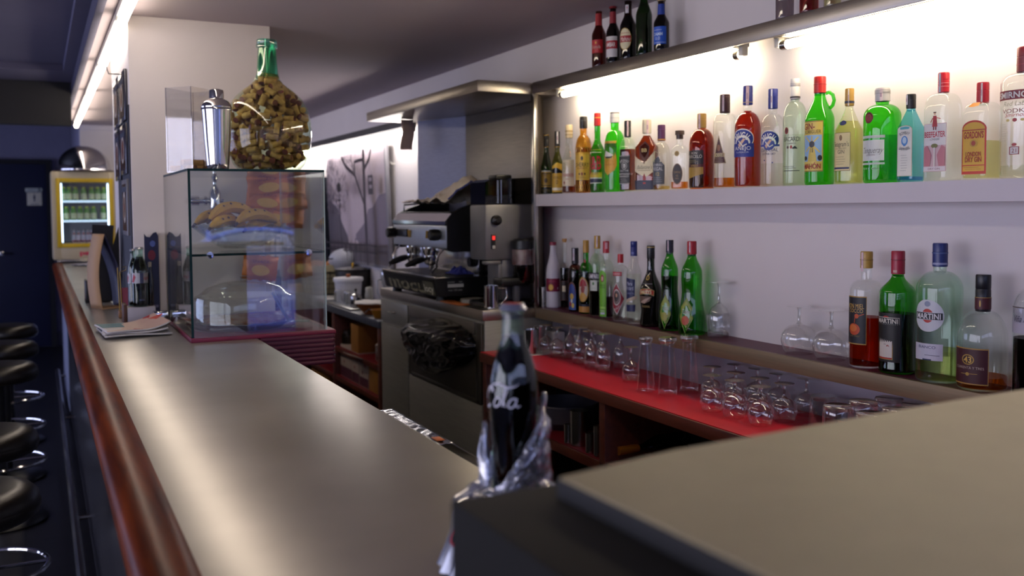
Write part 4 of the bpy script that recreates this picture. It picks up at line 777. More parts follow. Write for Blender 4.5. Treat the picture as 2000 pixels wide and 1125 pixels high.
# ================================================================ glassware (all stands upside down)
GW = glass('glassware', (.95, .955, .95), f0=.11, rough=.025, power=2.2, gain=.75)
GWT = glass('thick_glass', (.84, .86, .85), f0=.12, rough=.05, power=2., gain=.6)
def snifter(R, H, name, rf=.030):
    """upside-down stemmed glass: bowl below, stem, foot on top"""
    hb = H*.62
    bowl = [(R*.74, 0), (R*.86, hb*.15), (R*.97, hb*.36), (R, hb*.5), (R*.96, hb*.66), (R*.82, hb*.82), (R*.55, hb*.94), (R*.25, hb*.99), (.005, hb*1.03)]
    return bowl, [(.006, hb*1.0), (.0045, hb*1.1), (.0042, H*.85), (.006, H*.945), (0.0, H*.95)], rf
def stemglass(name, label, p, R, H, rf=.030, kind='snifter', group=None, m=None):
    t = thing(name, label, 'glass', p, group=group); m = m or GW
    hb = H*(.62 if kind == 'snifter' else .60 if kind == 'wine' else .68)
    if kind == 'snifter': bowl = [(R*.74, 0), (R*.86, hb*.15), (R*.97, hb*.36), (R, hb*.5), (R*.96, hb*.66), (R*.82, hb*.82), (R*.55, hb*.94), (R*.25, hb*.99), (.005, hb*1.02)]
    elif kind == 'wine': bowl = [(R*.88, 0), (R*.97, hb*.3), (R, hb*.5), (R*.93, hb*.72), (R*.72, hb*.88), (R*.4, hb*.97), (.006, hb*1.04)]
    else: bowl = [(R*.92, 0), (R, hb*.25), (R*.98, hb*.5), (R*.88, hb*.72), (R*.62, hb*.89), (R*.3, hb*.97), (.006, hb*1.03)]
    b = MB(); b.lathe([(bowl[0][0]-.0006, .0)] + bowl, 28); b.obj('bowl', m, t, smooth=180)
    b = MB(); b.lathe([(.009, hb*1.0), (.0055, hb*1.06), (.0045, hb*1.15), (.0042, H*.90), (.007, H*.955)], 12); b.obj('stem', GWT, t, smooth=180)
    b = MB(); b.lathe([(.006, H*.95), (rf*.6, H*.975), (rf, H*.985), (rf, H*.993), (rf*.6, H*.995), (0, H)], 28); b.obj('foot', m, t, smooth=60)
    return t
def tumbler(name, label, p, R0, R1, H, group=None, cut=False, th=.012):
    t = thing(name, label, 'glass', p, group=group)
    prof = [(R0-.0016, 0), (R0, .001)] + [(R0+(R1-R0)*k, H*k) for k in (.25, .5, .75)] + [(R1, H-.004), (R1-.004, H), (0, H-.001)]
    b = MB()
    if cut:
        seg = 40
        b.lathe(prof, seg)
        for i, v in enumerate(b.bm.verts):
            a = atan2(v.co.y, v.co.x); k = 1-.045*abs(sin(a*8))
            if .004 < v.co.z: v.co.x *= k; v.co.y *= k
    else: b.lathe(prof, 28)
    b.obj('glass_wall', GWT if cut else GW, t, smooth=40 if cut else 60)
    b = MB(); b.lathe([(0, H-th), (R1-.006, H-th), (R1-.003, H-.002), (0, H-.002)], 28); b.obj('thick_base', GWT, t, smooth=50)
    return t
def topat(x, y, H, z=ZR):
    p = at(x, y, 2, z+H); p.z = z; return p
SN = [(1391, 732, 'snifter of the front row, nearest the tall beer glasses'), (1434.6, 742, 'second snifter of the front row'), (1486, 754, 'snifter standing nearest the grey tabletop, third of the front row'), (1532, 748, 'fourth snifter of the front row, beside the cut glass tumblers'),
      (1391, 715.5, 'snifter behind the one nearest the tall beer glasses'), (1437, 727, 'second snifter of the middle row'), (1483.7, 737.5, 'third snifter of the middle row'),
      (1437, 710.5, 'snifter at the left end of the back row under the ledge'), (1479, 718.5, 'second snifter of the back row under the ledge'), (1521, 729, 'third snifter of the back row under the ledge'), (1576, 738, 'snifter at the right end of the back row, beside the tumblers')]
g0 = None
for x, y, l in SN:
    p = topat(x, y, .108); lb = 'small upside-down brandy '+l
    if g0 is None: g0 = stemglass('brandy_snifter', lb, p, .0365, .108, .0275, 'snifter', 'brandy snifters on the red counter')
    else: dup(g0, p, None, lb)
WN = [(1066, 634, 'small upside-down wine glass at the left end, in front of the steel cups'), (1087.5, 639, 'small upside-down wine glass second from the left end of the red counter'), (1232, 677, 'upside-down wine glass standing alone in front of the ribbed beer glass')]
g0 = None
for x, y, l in WN:
    p = topat(x, y, .122)
    if g0 is None: g0 = stemglass('wine_glass', l, p, .031, .122, .026, 'wine', 'small wine glasses on the red counter')
    else: dup(g0, p, None, l)
TU = [(1113, 631, 'back row, leftmost of the tulip glasses'), (1131, 639, 'front row, leftmost of the tulip glasses'), (1149, 630, 'back row, second tulip glass'), (1155, 646, 'front row, second tulip glass'), (1177, 651, 'front row, third tulip glass'), (1179, 638, 'back row, third tulip glass'), (1212, 646, 'rightmost of the tulip glasses'), (1131, 624, 'against the back panel, leftmost of its row'), (1168, 627, 'against the back panel, second of its row')]
g0 = None
for x, y, l in TU:
    p = topat(x, y, .142); lb = 'upside-down tulip wine glass on the red counter: '+l
    if g0 is None: g0 = stemglass('tulip_glass', lb, p, .0275, .142, .034, 'tulip', 'tulip wine glasses on the red counter')
    else: dup(g0, p, None, lb)
# tall beer glasses
def tallglass(label, x, y, H, rb, rn, rr, ribs=False):
    p = topat(x, y, H); t = thing('beer_glass', label, 'glass', p, group='tall beer glasses on the red counter')
    pr = [(rr-.0015, 0), (rr, .002), (rr*.98, H*.12), (rr*.88, H*.35), (rn*1.12, H*.62), (rn*1.0, H*.80), (rn*1.0, H*.87), (rn*1.02, H*.90)]
    if ribs: pr = [(rr-.0015, 0), (rr, .002)] + [((rr+(rn-rr)*(k/26)**.8)*(1+(.02 if k % 2 else -.01)*(1 if k > 5 else 0)), H*.9*k/26) for k in range(1, 27)]
    b = MB(); b.lathe(pr, 28); b.obj('glass_wall', GW, t, smooth=180)
    b = MB(); b.lathe([(0, H*.875), (rn*.95, H*.875), (rn*1.02, H*.9), (rb, H*.945), (rb, H*.98), (rb*.92, H), (0, H-.002)], 28); b.obj('thick_base', GWT, t, smooth=40)
    return t
tallglass('upside-down tall beer glass with ribbed wall, leftmost of the three', 1261, 658, .178, .0235, .0185, .033, True)
tallglass('upside-down smooth pilsner glass in the middle of the three tall ones', 1304, 659, .185, .030, .0215, .031)
tallglass('upside-down smooth pilsner glass, rightmost of the three tall ones', 1346, 655, .185, .030, .0215, .031)
# tumblers at the right
g0 = None
for x, y, l, cut in ((1608, 772, 'upside-down cut crystal tumbler beside the last snifter', True),):
    tumbler('crystal_tumbler', l, topat(x, y, .085), .040, .036, .085, 'tumblers', True)
for i, (x, y, l) in enumerate(((1636.7, 791, 'upside-down tumbler nearest the edge of the grey tabletop'), (1686, 782, 'upside-down tumbler second behind the grey tabletop edge'), (1737, 776, 'upside-down tumbler close under the ledge front, third one'), (1790, 788, 'upside-down tumbler at the far right, almost hidden by the grey tabletop'), (1702, 806, 'upside-down tumbler half hidden by the grey tabletop, in front of its row'), (1752, 797, 'upside-down tumbler mostly hidden by the grey tabletop, last of the front row'))):
    p = topat(x, y, .115)
    if g0 is None: g0 = tumbler('tumbler', l, p, .038, .036, .115, 'plain tumblers on the red counter')
    else: dup(g0, p, None, l)
# glasses on the ledge
for i, (x, y, H, l) in enumerate(((1561, 597, .158, 'large upside-down balloon glass on the ledge, farther from the vermouth'), (1624, 606, .158, 'large upside-down balloon glass on the ledge, beside the honey rum'))):
    p = Vector((1.965, at(x, y, 0, 1.965).y, ZL)); H = at(x, y, 0, 1.965).z-ZL
    if i == 0: g0 = stemglass('balloon_glass', l, p, .052, H, .035, 'snifter', 'balloon glasses on the ledge')
    else: dup(g0, p, None, l)
p = at(1401, 655, 2, ZL); p = Vector((1.968, p.y, ZL))
q = at(1391, 655, 2, ZL)
t = tumbler('plastic_cup', 'clear plastic cup on the ledge right of the green bottles', (q.x-.012, q.y-.03, ZL), .024, .031, .075, th=.002)
for ch in t.children: ch.data.materials[0] = glass('clear_plastic', (.9, .9, .93), f0=.06, haze=.12)
stemglass('wine_glass', 'wine glass upside down on the ledge behind the plastic cup', (1.985, at(1404, 650, 0, 1.985).y, ZL), .036, .185, .043, 'wine')
# steel cups and white paper at the left end
def steelcup(name, label, p, R, H, handle=False, m=None, taper=.92):
    t = thing(name, label, 'cup', p)
    b = MB(); b.lathe([(0, .001), (R*taper-.002, 0), (R*taper, .002), (R, H-.002), (R, H), (R-.0015, H), (R*taper-.003, .004), (0, .004)], 28); b.obj('body', m or SATIN, t, smooth=40)
    if handle:
        b = MB(); b.tube([(-R*.2, -R*.95, H*.80), (-R*.25, -R*1.75, H*.78), (-R*.25, -R*1.8, H*.3), (-R*.2, -R*.9, H*.22)], .004, 8); b.obj('handle', SATIN, t)
    return t
p = topat(1036, 645, .10); steelcup('steel_cup', 'polished steel cup at the left end of the red counter, behind the cola bottle', (p.x, p.y, ZR+.004), .030, .10, m=CHROME)
p = topat(1052, 641, .10); steelcup('steel_cup', 'darker steel cup just behind the polished one on the red counter', (p.x+.02, p.y+.03, ZR+.004), .028, .10)
pa = at(1030, 696, 2, ZR); pb = at(1092, 692, 2, ZR)
o = bx('paper_sheet', (pa.x+.02, pb.y+.02, ZR), (pb.x+.03, pb.y+.16, ZR+.002), mat('white_paper', '#d6d2ce', .7)); tag(o, 'white paper sheet under the steel cups on the red counter', 'paper')
p = at(968, 684, 2, ZR); b = MB(); b.lathe([(0, 0), (.03, 0), (.045, .008), (.043, .009), (.03, .003), (0, .003)], 28)
o = b.obj('saucer', mat('white_china', '#dcdad6', .25), loc=(p.x+.06, p.y-.03, ZR)); tag(o, 'white saucer at the corner of the red counter by the steel cabinet', 'saucer')
p = topat(1077, 654, .07); b = MB()
b.box((-.028, -.03, 0), (.028, .03, .075), .004); o = b.obj('napkin_pack', mat('white_paper', '#d6d2ce', .7), loc=(p.x+.05, p.y+.05, ZR)); tag(o, 'small white paper pack behind the small wine glasses', 'napkins')
p = at(1060, 598, 2, ZL)
t = steelcup('steel_jug', 'narrow steel jug on the ledge left of the white milk bottle', (1.945, at(1062, 598, 0, 1.945).y, ZL), .018, .085, True)
# ================================================================ display case on the counter
from mathutils import noise
EDGE = mat('glass_edge_teal', '#062a30', .45, var=.1, spec=.2)
EDGEL = mat('glass_edge_light', '#9fb3b5', .15, var=.05)
PANE = glass('case_pane', (.93, .96, .95), f0=.068, rough=.004, power=3.2, gain=.9)
def pane(name, p0, p1, parent, edge=EDGE):
    """a sheet of glass: clear faces with dark polished edges"""
    d = [abs(a-b) for a, b in zip(p0, p1)]; k = d.index(min(d))
    b = MB([PANE, edge]); b.box(p0, p1)
    for f in b.bm.faces:
        b.bm.normal_update(); f.material_index = 0 if abs(f.normal[k]) > .9 else 1
    return b.obj(name, None, parent, smooth=0)
X0, X1, Y0, Y1, ZB_, ZT_ = .43, .878, 3.15, 3.80, 1.114, 1.664
t = thing('display_case', 'glass display case on the bar with bananas and a covered tart inside', 'display case', ((X0+X1)/2, (Y0+Y1)/2, ZB_))
L = t.location
def Q(*a): return Vector(a)-L
g = .008
pane('side_pane', Q(X0, Y0, ZB_), Q(X0+g, Y1, ZT_-g), t); pane('side_pane', Q(X1-g*.6, Y0, ZB_), Q(X1, Y1, ZT_-g), t, EDGEL)
pane('front_pane', Q(X0+g, Y0, ZB_), Q(X1-g, Y0+g*.7, ZT_-g), t, EDGEL); pane('top_pane', Q(X0, Y0, ZT_-g), Q(X1, Y1, ZT_), t)
zs = at(378, 497, 1, Y0).z
pane('glass_shelf', Q(X0+g, Y0+.01, zs-.008), Q(X1-g, Y1-.02, zs), t)
for x in (at(410, 497, 1, Y0).x, at(603, 494, 1, Y0).x):
    b = MB(); b.lathe([(0, -.006), (.009, -.006), (.011, -.002), (.011, .002), (0, .003)], 16, axis=Matrix.Rotation(pi/2, 4, 'X')); o = b.obj('shelf_clip', CHROME, t, loc=Q(x, Y0-.003, zs-.004))
ZSHELF = zs
# burgundy slatted base under it
b = MB(); 
b.box((X0-.004, Y0-.015, ZC), (.905, Y1+.03, ZB_-.0006), .002)
o = b.obj('burgundy_base', BURG); tag(o, 'burgundy slatted base under the glass display case, jutting out past the bar', 'base board')
b = MB(); b.box((.648, Y0-.012, .995), (.895, Y1+.03, ZC), .002)
for k in range(7):
    z = .998+.0148*k; b.box((.646, Y0-.016, z), (.899, Y0-.01, z+.011), .002); b.box((.893, Y0-.016, z), (.901, Y1+.03, z+.011), .002)
q = b.obj('slats', mat('burgundy_slats', '#4f1430', .5), o)
b = MB(); b.box((.9012, Y0-.004, 1.02), (.903, Y0+.03, 1.065), .0004); b.obj('price_tag', mat('white_tag', '#d8d4d4', .5), o)
# ---- bananas in a cut glass bowl
bc = Vector((at(470, 455, 1, 3.47).x, 3.47, ZSHELF))
CUTG = glass('cut_glass', (.88, .92, .95), f0=.09, rough=.05, power=2.2, gain=.55)
b = MB()
pr = [(0, .004), (.055, .004), (.07, .006), (.10, .025), (.135, .055), (.158, .082), (.165, .088), (.160, .089), (.13, .058), (.09, .026), (0, .012)]
b.lathe(pr, 64)
for v in b.bm.verts:
    r = sqrt(v.co.x**2+v.co.y**2)
    if r > .06:
        a = atan2(v.co.y, v.co.x); k = 1+.028*math.cos(a*24)*(r/.16); v.co.x *= k; v.co.y *= k
        if v.co.z > .08: v.co.z += .006*math.cos(a*12)
o = b.obj('glass_bowl', CUTG, loc=bc, smooth=25); tag(o, 'cut glass bowl on the shelf of the display case holding bananas', 'bowl')
BAN = mat('banana_skin', '#c08c06', .5, var=.12, vscale=9, wear='#d6a60c', bump=.05)
BSP = mat('banana_spots', '#4a2f10', .6, var=.2)
def banana(c, rz, tilt, L_, R_, label, curve=1.):
    t = thing('banana', label, 'banana', c, group=None); n = 14; pts = []; rs = []
    for i in range(n+1):
        s = i/n; a = (s-.5)*1.5*curve; rad = L_/1.5
        pts.append(Vector((rad*sin(a), 0, rad*cos(a)-rad*cos(.75*curve)))); rs.append(R_*min(1, .28+1.9*s**.7 if s < .5 else .30+2.2*(1-s)**.8))
    M = Matrix.Rotation(rz, 4, 'Z') @ Matrix.Rotation(tilt, 4, 'X')
    b = MB(); b.tube([M @ p for p in pts], rs, 7); b.obj('skin', BAN, t, smooth=50)
    b = MB(); b.tube([M @ (pts[0]+Vector((-.014, 0, -.012))), M @ pts[0]], [.004, .006], 6); b.obj('stem', BSP, t)
    b = MB()
    for k in range(3):
        i = 4+int(k*2.6); p = pts[i]; q = M @ (p+Vector((0, -rs[i]*.86, rs[i]*.35+.002)))
        b.lathe([(0, .0022), (.003+.002*(k % 2), .0012), (.0045, 0)], 8, c=q, axis=M @ Matrix.Rotation(1.1, 4, 'X'))
    b.obj('brown_spots', BSP, t)
    return t
for i, (dx, dy, dz, rz, ti, cv, l) in enumerate(((-.055, .035, .072, .42, -.2, .9, 'banana at the back of the bowl, pointing up to the right'), (-.01, -.01, .086, .5, -.25, 1.1, 'spotted banana lying across the middle of the bowl, on top'), (-.035, -.055, .058, .55, -.1, .8, 'low banana at the left front rim of the bowl'), (.055, -.05, .075, .48, -.3, .9, 'banana at the right front of the bowl'), (.085, .0, .052, .45, -.2, .8, 'banana mostly hidden low in the bowl at right'))):
    banana(bc+Vector((dx*1.15-.012, dy, dz+.022)), rz, ti, .215, .0215, l, cv)
# ---- tart under a clear cover
cc = Vector((at(478, 640, 1, 3.37).x, 3.37, ZB_)); RC = .172
FOIL = mat('aluminium_foil', '#b9bac4', .22, 1., bump=.8, bscale=70)
b = MB(); b.lathe([(0, 0), (.13, 0), (.158, .022), (.165, .024), (.163, .026), (.15, .020), (.128, .006), (0, .006)], 56)
for v in b.bm.verts:
    a = atan2(v.co.y, v.co.x)
    if v.co.z > .004: v.co.z += .005*noise.noise(Vector((cos(a)*4, sin(a)*4, 1))); k = 1+.02*noise.noise(Vector((cos(a)*7, sin(a)*7, 3))); v.co.x *= k; v.co.y *= k
o = b.obj('foil_tray', FOIL, loc=cc, smooth=25); tag(o, 'crinkled foil tray carrying the tart in the display case', 'tray')
b = MB(); b.lathe([(0, .008), (.12, .008), (.138, .020), (.140, .028), (.132, .032), (.05, .034), (0, .034)], 40)
for v in b.bm.verts: v.co.z += .004*noise.noise(v.co*40)
o = b.obj('tart', mat('baked_crust', '#b9a084', .7, var=.3, vscale=30, wear='#8a4a1c', bump=.4, bscale=90), loc=cc+Vector((0, 0, .001))); tag(o, 'pale baked tart with brown patches on the foil tray', 'tart')
COVER = glass('acrylic_cover', (.93, .94, .93), f0=.06, rough=.04, power=2.6, gain=.7)
t = thing('cake_cover', 'clear domed cake cover over the tart in the display case', 'cake cover', cc)
b = MB(); b.lathe([(RC+.004, .0), (RC, .003), (RC, .10), (RC-.004, .112), (RC-.02, .120), (RC*.75, .142), (RC*.45, .158), (RC*.15, .165), (0, .166)], 56); b.obj('dome', COVER, t, smooth=40)
b = MB(); b.lathe([(0, .167), (.012, .166), (.010, .173), (.016, .180), (0, .183)], 20); b.obj('knob', COVER, t, smooth=50)
# cake server right of it
sp = Vector((.80, 3.27, ZB_))
b = MB(); b.prism([(-.035, -.01), (.03, -.045), (.05, .0), (.03, .045), (-.035, .02)], .02, .022); b.tube([(-.02, .02, .022), (-.03, .05, .045), (-.045, .15, .11)], [.005, .006, .008], 8)
o = b.obj('cake_server', CHROME, loc=sp); tag(o, 'steel cake server leaning beside the cake cover in the display case', 'server')
# ---- strip of snack bags hanging on the column behind the case
BAGS = [(522, 362, 0), (520, 392, 1), (526, 422, 0), (508, 523, 1)]
def bag(c, w, h, tilt, label, colm, inkm):
    t = thing('snack_bag', label, 'snack bag', c, group=None)
    def f(u, v):
        x = (u-.5)*w; z = (v-.5)*h; e = min(1, min(u, 1-u)*6)*min(1, min(v, 1-v)*6)
        return Vector((x+.004*noise.noise(Vector((u*3, v*5, tilt*9))), -.012*e-.003*noise.noise(Vector((u*7, v*7, tilt*5))), z+.004*sin(u*20)*(1-e)))
    b = MB(); b.grid(f, 16, 12); b.grid(lambda u, v: Vector(((u-.5)*w, .004*min(1, min(u, 1-u)*6), (v-.5)*h)), 16, 12)
    o = b.obj('foil_bag', colm, t, smooth=50); o.rotation_euler = (0, tilt, 0)
    D = Decal(lambda u, v, off: f(u/w+.5, v/h+.5)+Vector((0, -off-.0015, 0)), step=.006)
    D.ell(.0, -.1*h, .26*w, .22*h, inkm); D.text('SNACK', 0, .26*h, .1*h, '#7a1c14', w=.5*w)
    q = D.obj('print', t); q.rotation_euler = (0, tilt, 0)
BG = mat('orange_foil_bag', '#b5651c', .3, .2, var=.2, vscale=12, bump=.3, bscale=40)
bl = ['orange snack bag at the top of the strip behind the case', 'orange snack bag second in the strip behind the case', 'orange snack bag third in the strip, behind the bananas', 'orange snack bag hanging lowest, below the glass shelf']
for i, (px_, py_, q) in enumerate(BAGS):
    c = at(px_, py_, 1, 3.865); bag(c+Vector((0, -.006*(3-i), 0)), .165 if i < 3 else .14, .088 if i < 3 else .10, .12*(1 if q else -1), bl[i], BG, '#c99a2c')
b = MB(); b.box((-.012, -.003, 0), (.012, .002, .52), .001); o = b.obj('hanging_strip', mat('clear_strip', '#b0a494', .4), loc=(at(522, 400, 1, 3.88).x, 3.887, 1.19)); tag(o, 'narrow plastic strip on the column from which the orange snack bags hang', 'hanging strip')
# ---- chrome tap between case and column
tc = at(420, 392, 1, 3.845)
t = thing('beer_tap', 'chrome tap with side handle fixed to the white column behind the case', 'tap', tc)
b = MB(); b.lathe([(0, .10), (.011, .10), (.013, .085), (.009, .08), (.008, .06), (.014, .05), (.023, .03), (.023, -.03), (.018, -.045), (.012, -.05), (.008, -.075), (.006, -.115), (0, -.115)], 20); b.obj('body', CHROME, t, smooth=40)
AX = Matrix.Rotation(-pi/2, 4, 'Y')
b = MB(); b.lathe([(0, .015), (.009, .015), (.012, .03), (.019, .032), (.019, .042), (.013, .044), (.013, .06), (.020, .062), (.020, .09), (.014, .092), (.014, .115), (0, .115)], 18, axis=AX); b.obj('side_pipe', CHROME, t, smooth=40)
b = MB(); b.lathe([(0, -.036), (.007, -.034), (.009, -.022), (.006, -.015)], 14, axis=AX); b.obj('stub', CHROME, t)
b = MB(); b.tube([(0, 0, 0), (0, .034, .0)], .009, 10); b.obj('wall_fixing', CHROME, t)
# ---- on top of the case: cork box, shaker, demijohn
ZTOP = ZT_
A_ = at(311, 172, 2, ZTOP+.298); B_ = at(376, 168, 2, ZTOP+.298); D_ = at(355, 184, 2, ZTOP+.298)
ex = (B_-A_); ey = (D_-A_); ex.z = ey.z = 0; ang = atan2(ex.y, ex.x); wx = .112; wy = .150
ctr = Vector((.5, 3.50, ZTOP)); 
a0_ = A_.copy(); ux = Vector((cos(ang), sin(ang), 0)); uy = Vector((-sin(ang), cos(ang), 0))
ctr = Vector((A_.x, A_.y, 0))+ux*wx/2+uy*wy/2; ctr.z = ZTOP
ctr.x = max(ctr.x, .505)
t = thing('acrylic_box', 'tall open clear acrylic box holding a few corks on top of the display case', 'box', ctr, ang)
ACR = glass('acrylic_sheet', (.95, .95, .96), f0=.05, rough=.02, power=2.5, gain=.75, haze=.02)
ACE = glass('acrylic_edge', (.55, .58, .66), f0=.2, rough=.05, power=1.5, gain=.5)
for nm, p0, p1 in (('wall_panel', (-wx/2, -wy/2, .003), (-wx/2+.003, wy/2, .30)), ('wall_panel', (wx/2-.003, -wy/2, .003), (wx/2, wy/2, .30)), ('wall_panel', (-wx/2+.003, -wy/2, .003), (wx/2-.003, -wy/2+.003, .30)), ('wall_panel', (-wx/2+.003, wy/2-.003, .003), (wx/2-.003, wy/2, .30)), ('base_panel', (-wx/2, -wy/2, 0), (wx/2, wy/2, .003))):
    b = MB([ACR, ACE]); d = [abs(a-c) for a, c in zip(p0, p1)]; k = d.index(min(d)); b.box(p0, p1); b.bm.normal_update()
    for f in b.bm.faces: f.material_index = 0 if abs(f.normal[k]) > .9 else 1
    b.obj(nm, None, t, smooth=0)
CORK = mat('cork', '#b08148', .8, var=.25, vscale=60, bump=.4, bscale=200, wear='#c49a5e')
CORKE = mat('wine_stained_cork_end', '#6a2f2a', .8, var=.3, vscale=60)
def corkmesh(r=.0112, l=.043):
    b = MB([CORK, CORKE]); b.lathe([(0, -l/2), (r*.86, -l/2), (r, -l/2+.0015), (r*.985, 0), (r, l/2-.0015), (r*.86, l/2), (0, l/2)], 12)
    b.bm.normal_update()
    for f in b.bm.faces:
        if f.calc_center_median().z > l/2-.001: f.material_index = 1
    o = b.obj('wine_cork', None, smooth=40); return o
CK = corkmesh()
def cork(c, d, label=None, group=None, first=[True]):
    o = CK if first[0] else CK.copy()
    if not first[0]: COL.objects.link(o)
    first[0] = False
    o.location = c; o.rotation_mode = 'QUATERNION'; o.rotation_quaternion = Vector(d).to_track_quat('Z', 'Y')
    o['label'] = label; o['category'] = 'cork'; o['group'] = group
    return o
BX = [(-.03, -.055, .0145, (1, .15, 0)), (-.01, -.02, .0145, (.9, .4, 0)), (.03, -.05, .0145, (1, -.3, 0)), (.025, .0, .0145, (1, .1, 0)), (-.028, .02, .0145, (1, 0, 0)), (.02, .035, .0145, (.9, -.4, 0)), (-.02, .055, .0145, (1, .2, 0)), (.0, -.035, .037, (.3, 1, .05)), (.01, .012, .037, (1, .5, .0)), (-.015, .05, .037, (.2, 1, 0)), (.028, .06, .0145, (1, 0, 0))]
R_ = Matrix.Rotation(ang, 3, 'Z')
for x, y, z, d in BX:
    cork(ctr+R_ @ Vector((x, y, z)), R_ @ Vector(d), 'wine cork lying loose in the clear acrylic box on the case', 'corks in the acrylic box')
sh = at(426, 328, 2, ZTOP); sh = Vector((at(426, 328, 1, 3.24).x, 3.24, ZTOP))
t = thing('cocktail_shaker', 'polished steel cocktail shaker on top of the display case', 'shaker', sh)
k = (328-172)*depth(sh)/FPX/.28
b = MB(); b.lathe([(0, .001), (.034*k, 0), (.037*k, .004), (.0385*k, .02), (.045*k, .10), (.0505*k, .19), (.0525*k, .205), (.053*k, .209)], 40); b.obj('beaker', CHROME, t, smooth=40)
b = MB(); b.lathe([(.0535*k, .207*k), (.0535*k, .212*k), (.0515*k, .216*k), (.049*k, .226*k), (.041*k, .238*k), (.028*k, .246*k), (.0235*k, .248*k)], 40); b.obj('strainer_lid', CHROME, t, smooth=40)
b = MB(); b.lathe([(.0245*k, .246*k), (.0245*k, .272*k), (.023*k, .277*k), (.017*k, .280*k), (0, .2805*k)], 32); b.obj('cap', CHROME, t, smooth=40)
# ================================================================ demijohn full of corks
import numpy as np
def pack_corks(count, rad, length, outline, seed):
    """settle short rods inside a turned vessel: push overlapping rods apart, keep both ends inside the wall"""
    rng = np.random.default_rng(seed); half = length/2-rad
    zs_ = np.array([q[1] for q in outline]); rs_ = np.array([q[0] for q in outline])
    wall = lambda z: np.interp(z, zs_, rs_)-rad-.0015
    pos, dirs = [], []
    while len(pos) < count:
        z = rng.uniform(.02, .335); R = max(.004, wall(z)); a = rng.uniform(0, 2*np.pi)
        q = R*np.sqrt(rng.uniform(.0 if z < .045 else .30, 1)); p = np.array([q*np.cos(a), q*np.sin(a), z])
        if p[1] > .07 and z < .28: continue
        d = rng.normal(size=3); d[2] *= .55; pos.append(p); dirs.append(d/np.linalg.norm(d))
    pos, dirs = np.array(pos), np.array(dirs); I, J = np.triu_indices(count, 1)
    for step in range(420):
        near = np.linalg.norm(pos[I]-pos[J], axis=1) < length+.004; i, j = I[near], J[near]
        p, q, u, v = pos[i], pos[j], dirs[i], dirs[j]; w = p-q
        b = (u*v).sum(-1); d = (u*w).sum(-1); e = (v*w).sum(-1); den = np.maximum(1-b*b, 1e-6)
        s = np.clip((b*e-d)/den, -half, half); t_ = np.clip(b*s+e, -half, half); s = np.clip(b*t_-d, -half, half)
        gap = p+s[:, None]*u-q-t_[:, None]*v; dist = np.linalg.norm(gap, axis=1)+1e-9
        push = gap/dist[:, None]*(np.maximum(0, 2*rad*.99-dist)*.32)[:, None]
        dp, dd = np.zeros_like(pos), np.zeros_like(pos)
        np.add.at(dp, i, push); np.add.at(dp, j, -push)
        np.add.at(dd, i, push*(s/half**2*.15)[:, None]); np.add.at(dd, j, -push*(t_/half**2*.15)[:, None])
        pos += dp; dirs += dd
        for sg in (-1, 1):
            end = pos+sg*half*dirs; rr = np.hypot(end[:, 0], end[:, 1])+1e-9; over = np.maximum(0, rr-np.maximum(.002, wall(end[:, 2])))
            c = -(end[:, :2]/rr[:, None])*over[:, None]; pos[:, :2] += c*.5; dirs[:, :2] += sg*c/half*.25
            low = np.maximum(0, .013+rad-end[:, 2]); pos[:, 2] += low*.5; dirs[:, 2] += sg*low/half*.25
            pos[:, 2] -= np.maximum(0, end[:, 2]-.35)*.5
        dirs /= np.linalg.norm(dirs, axis=1)[:, None]
    return pos, dirs
DJ = Vector((at(526, 330, 1, 3.47).x, 3.47, ZTOP))
t = thing('demijohn', 'big round pale green glass demijohn full of wine corks', 'demijohn', DJ)
DJP = [(0, .004), (.075, .003), (.09, .001), (.105, .004), (.128, .03), (.146, .07), (.153, .11), (.1555, .148), (.153, .19), (.142, .235), (.120, .272), (.090, .300), (.062, .320), (.046, .338), (.040, .355), (.0365, .39), (.033, .45), (.0335, .456)]
b = MB(); b.lathe(DJP, 48); b.obj('glass_body', glass('demijohn_glass', (.82, .92, .80), f0=.05, rough=.01, power=3.5, gain=.8), t, smooth=180)
b = MB(); b.lathe([(.0335, .454), (.038, .456), (.0385, .466), (.036, .469), (.037, .474), (.037, .481), (.035, .484), (.030, .484), (.029, .46), (.029, .36)], 32); b.obj('rim', glass('demijohn_rim', (.38, .72, .62), f0=.1, rough=.03, power=2., gain=.6), t, smooth=45)
b = MB(); b.lathe([(.043, .347), (.0388, .362), (.0356, .40), (.0325, .452)], 32); b.obj('neck_tint', glass('demijohn_neck', (.45, .80, .70), f0=.05, rough=.02), t, smooth=180)
cp, cd = pack_corks(286, .0112, .043, [(.02, .010), (.085, .012), (.118, .03), (.138, .06), (.148, .10), (.152, .145), (.149, .19), (.138, .235), (.115, .272), (.085, .299), (.057, .319), (.041, .345)], 3)
for p, d in zip(cp, cd):
    cork(DJ+Vector(p.tolist()), d.tolist(), 'used wine cork packed inside the green glass demijohn', 'corks in the demijohn')
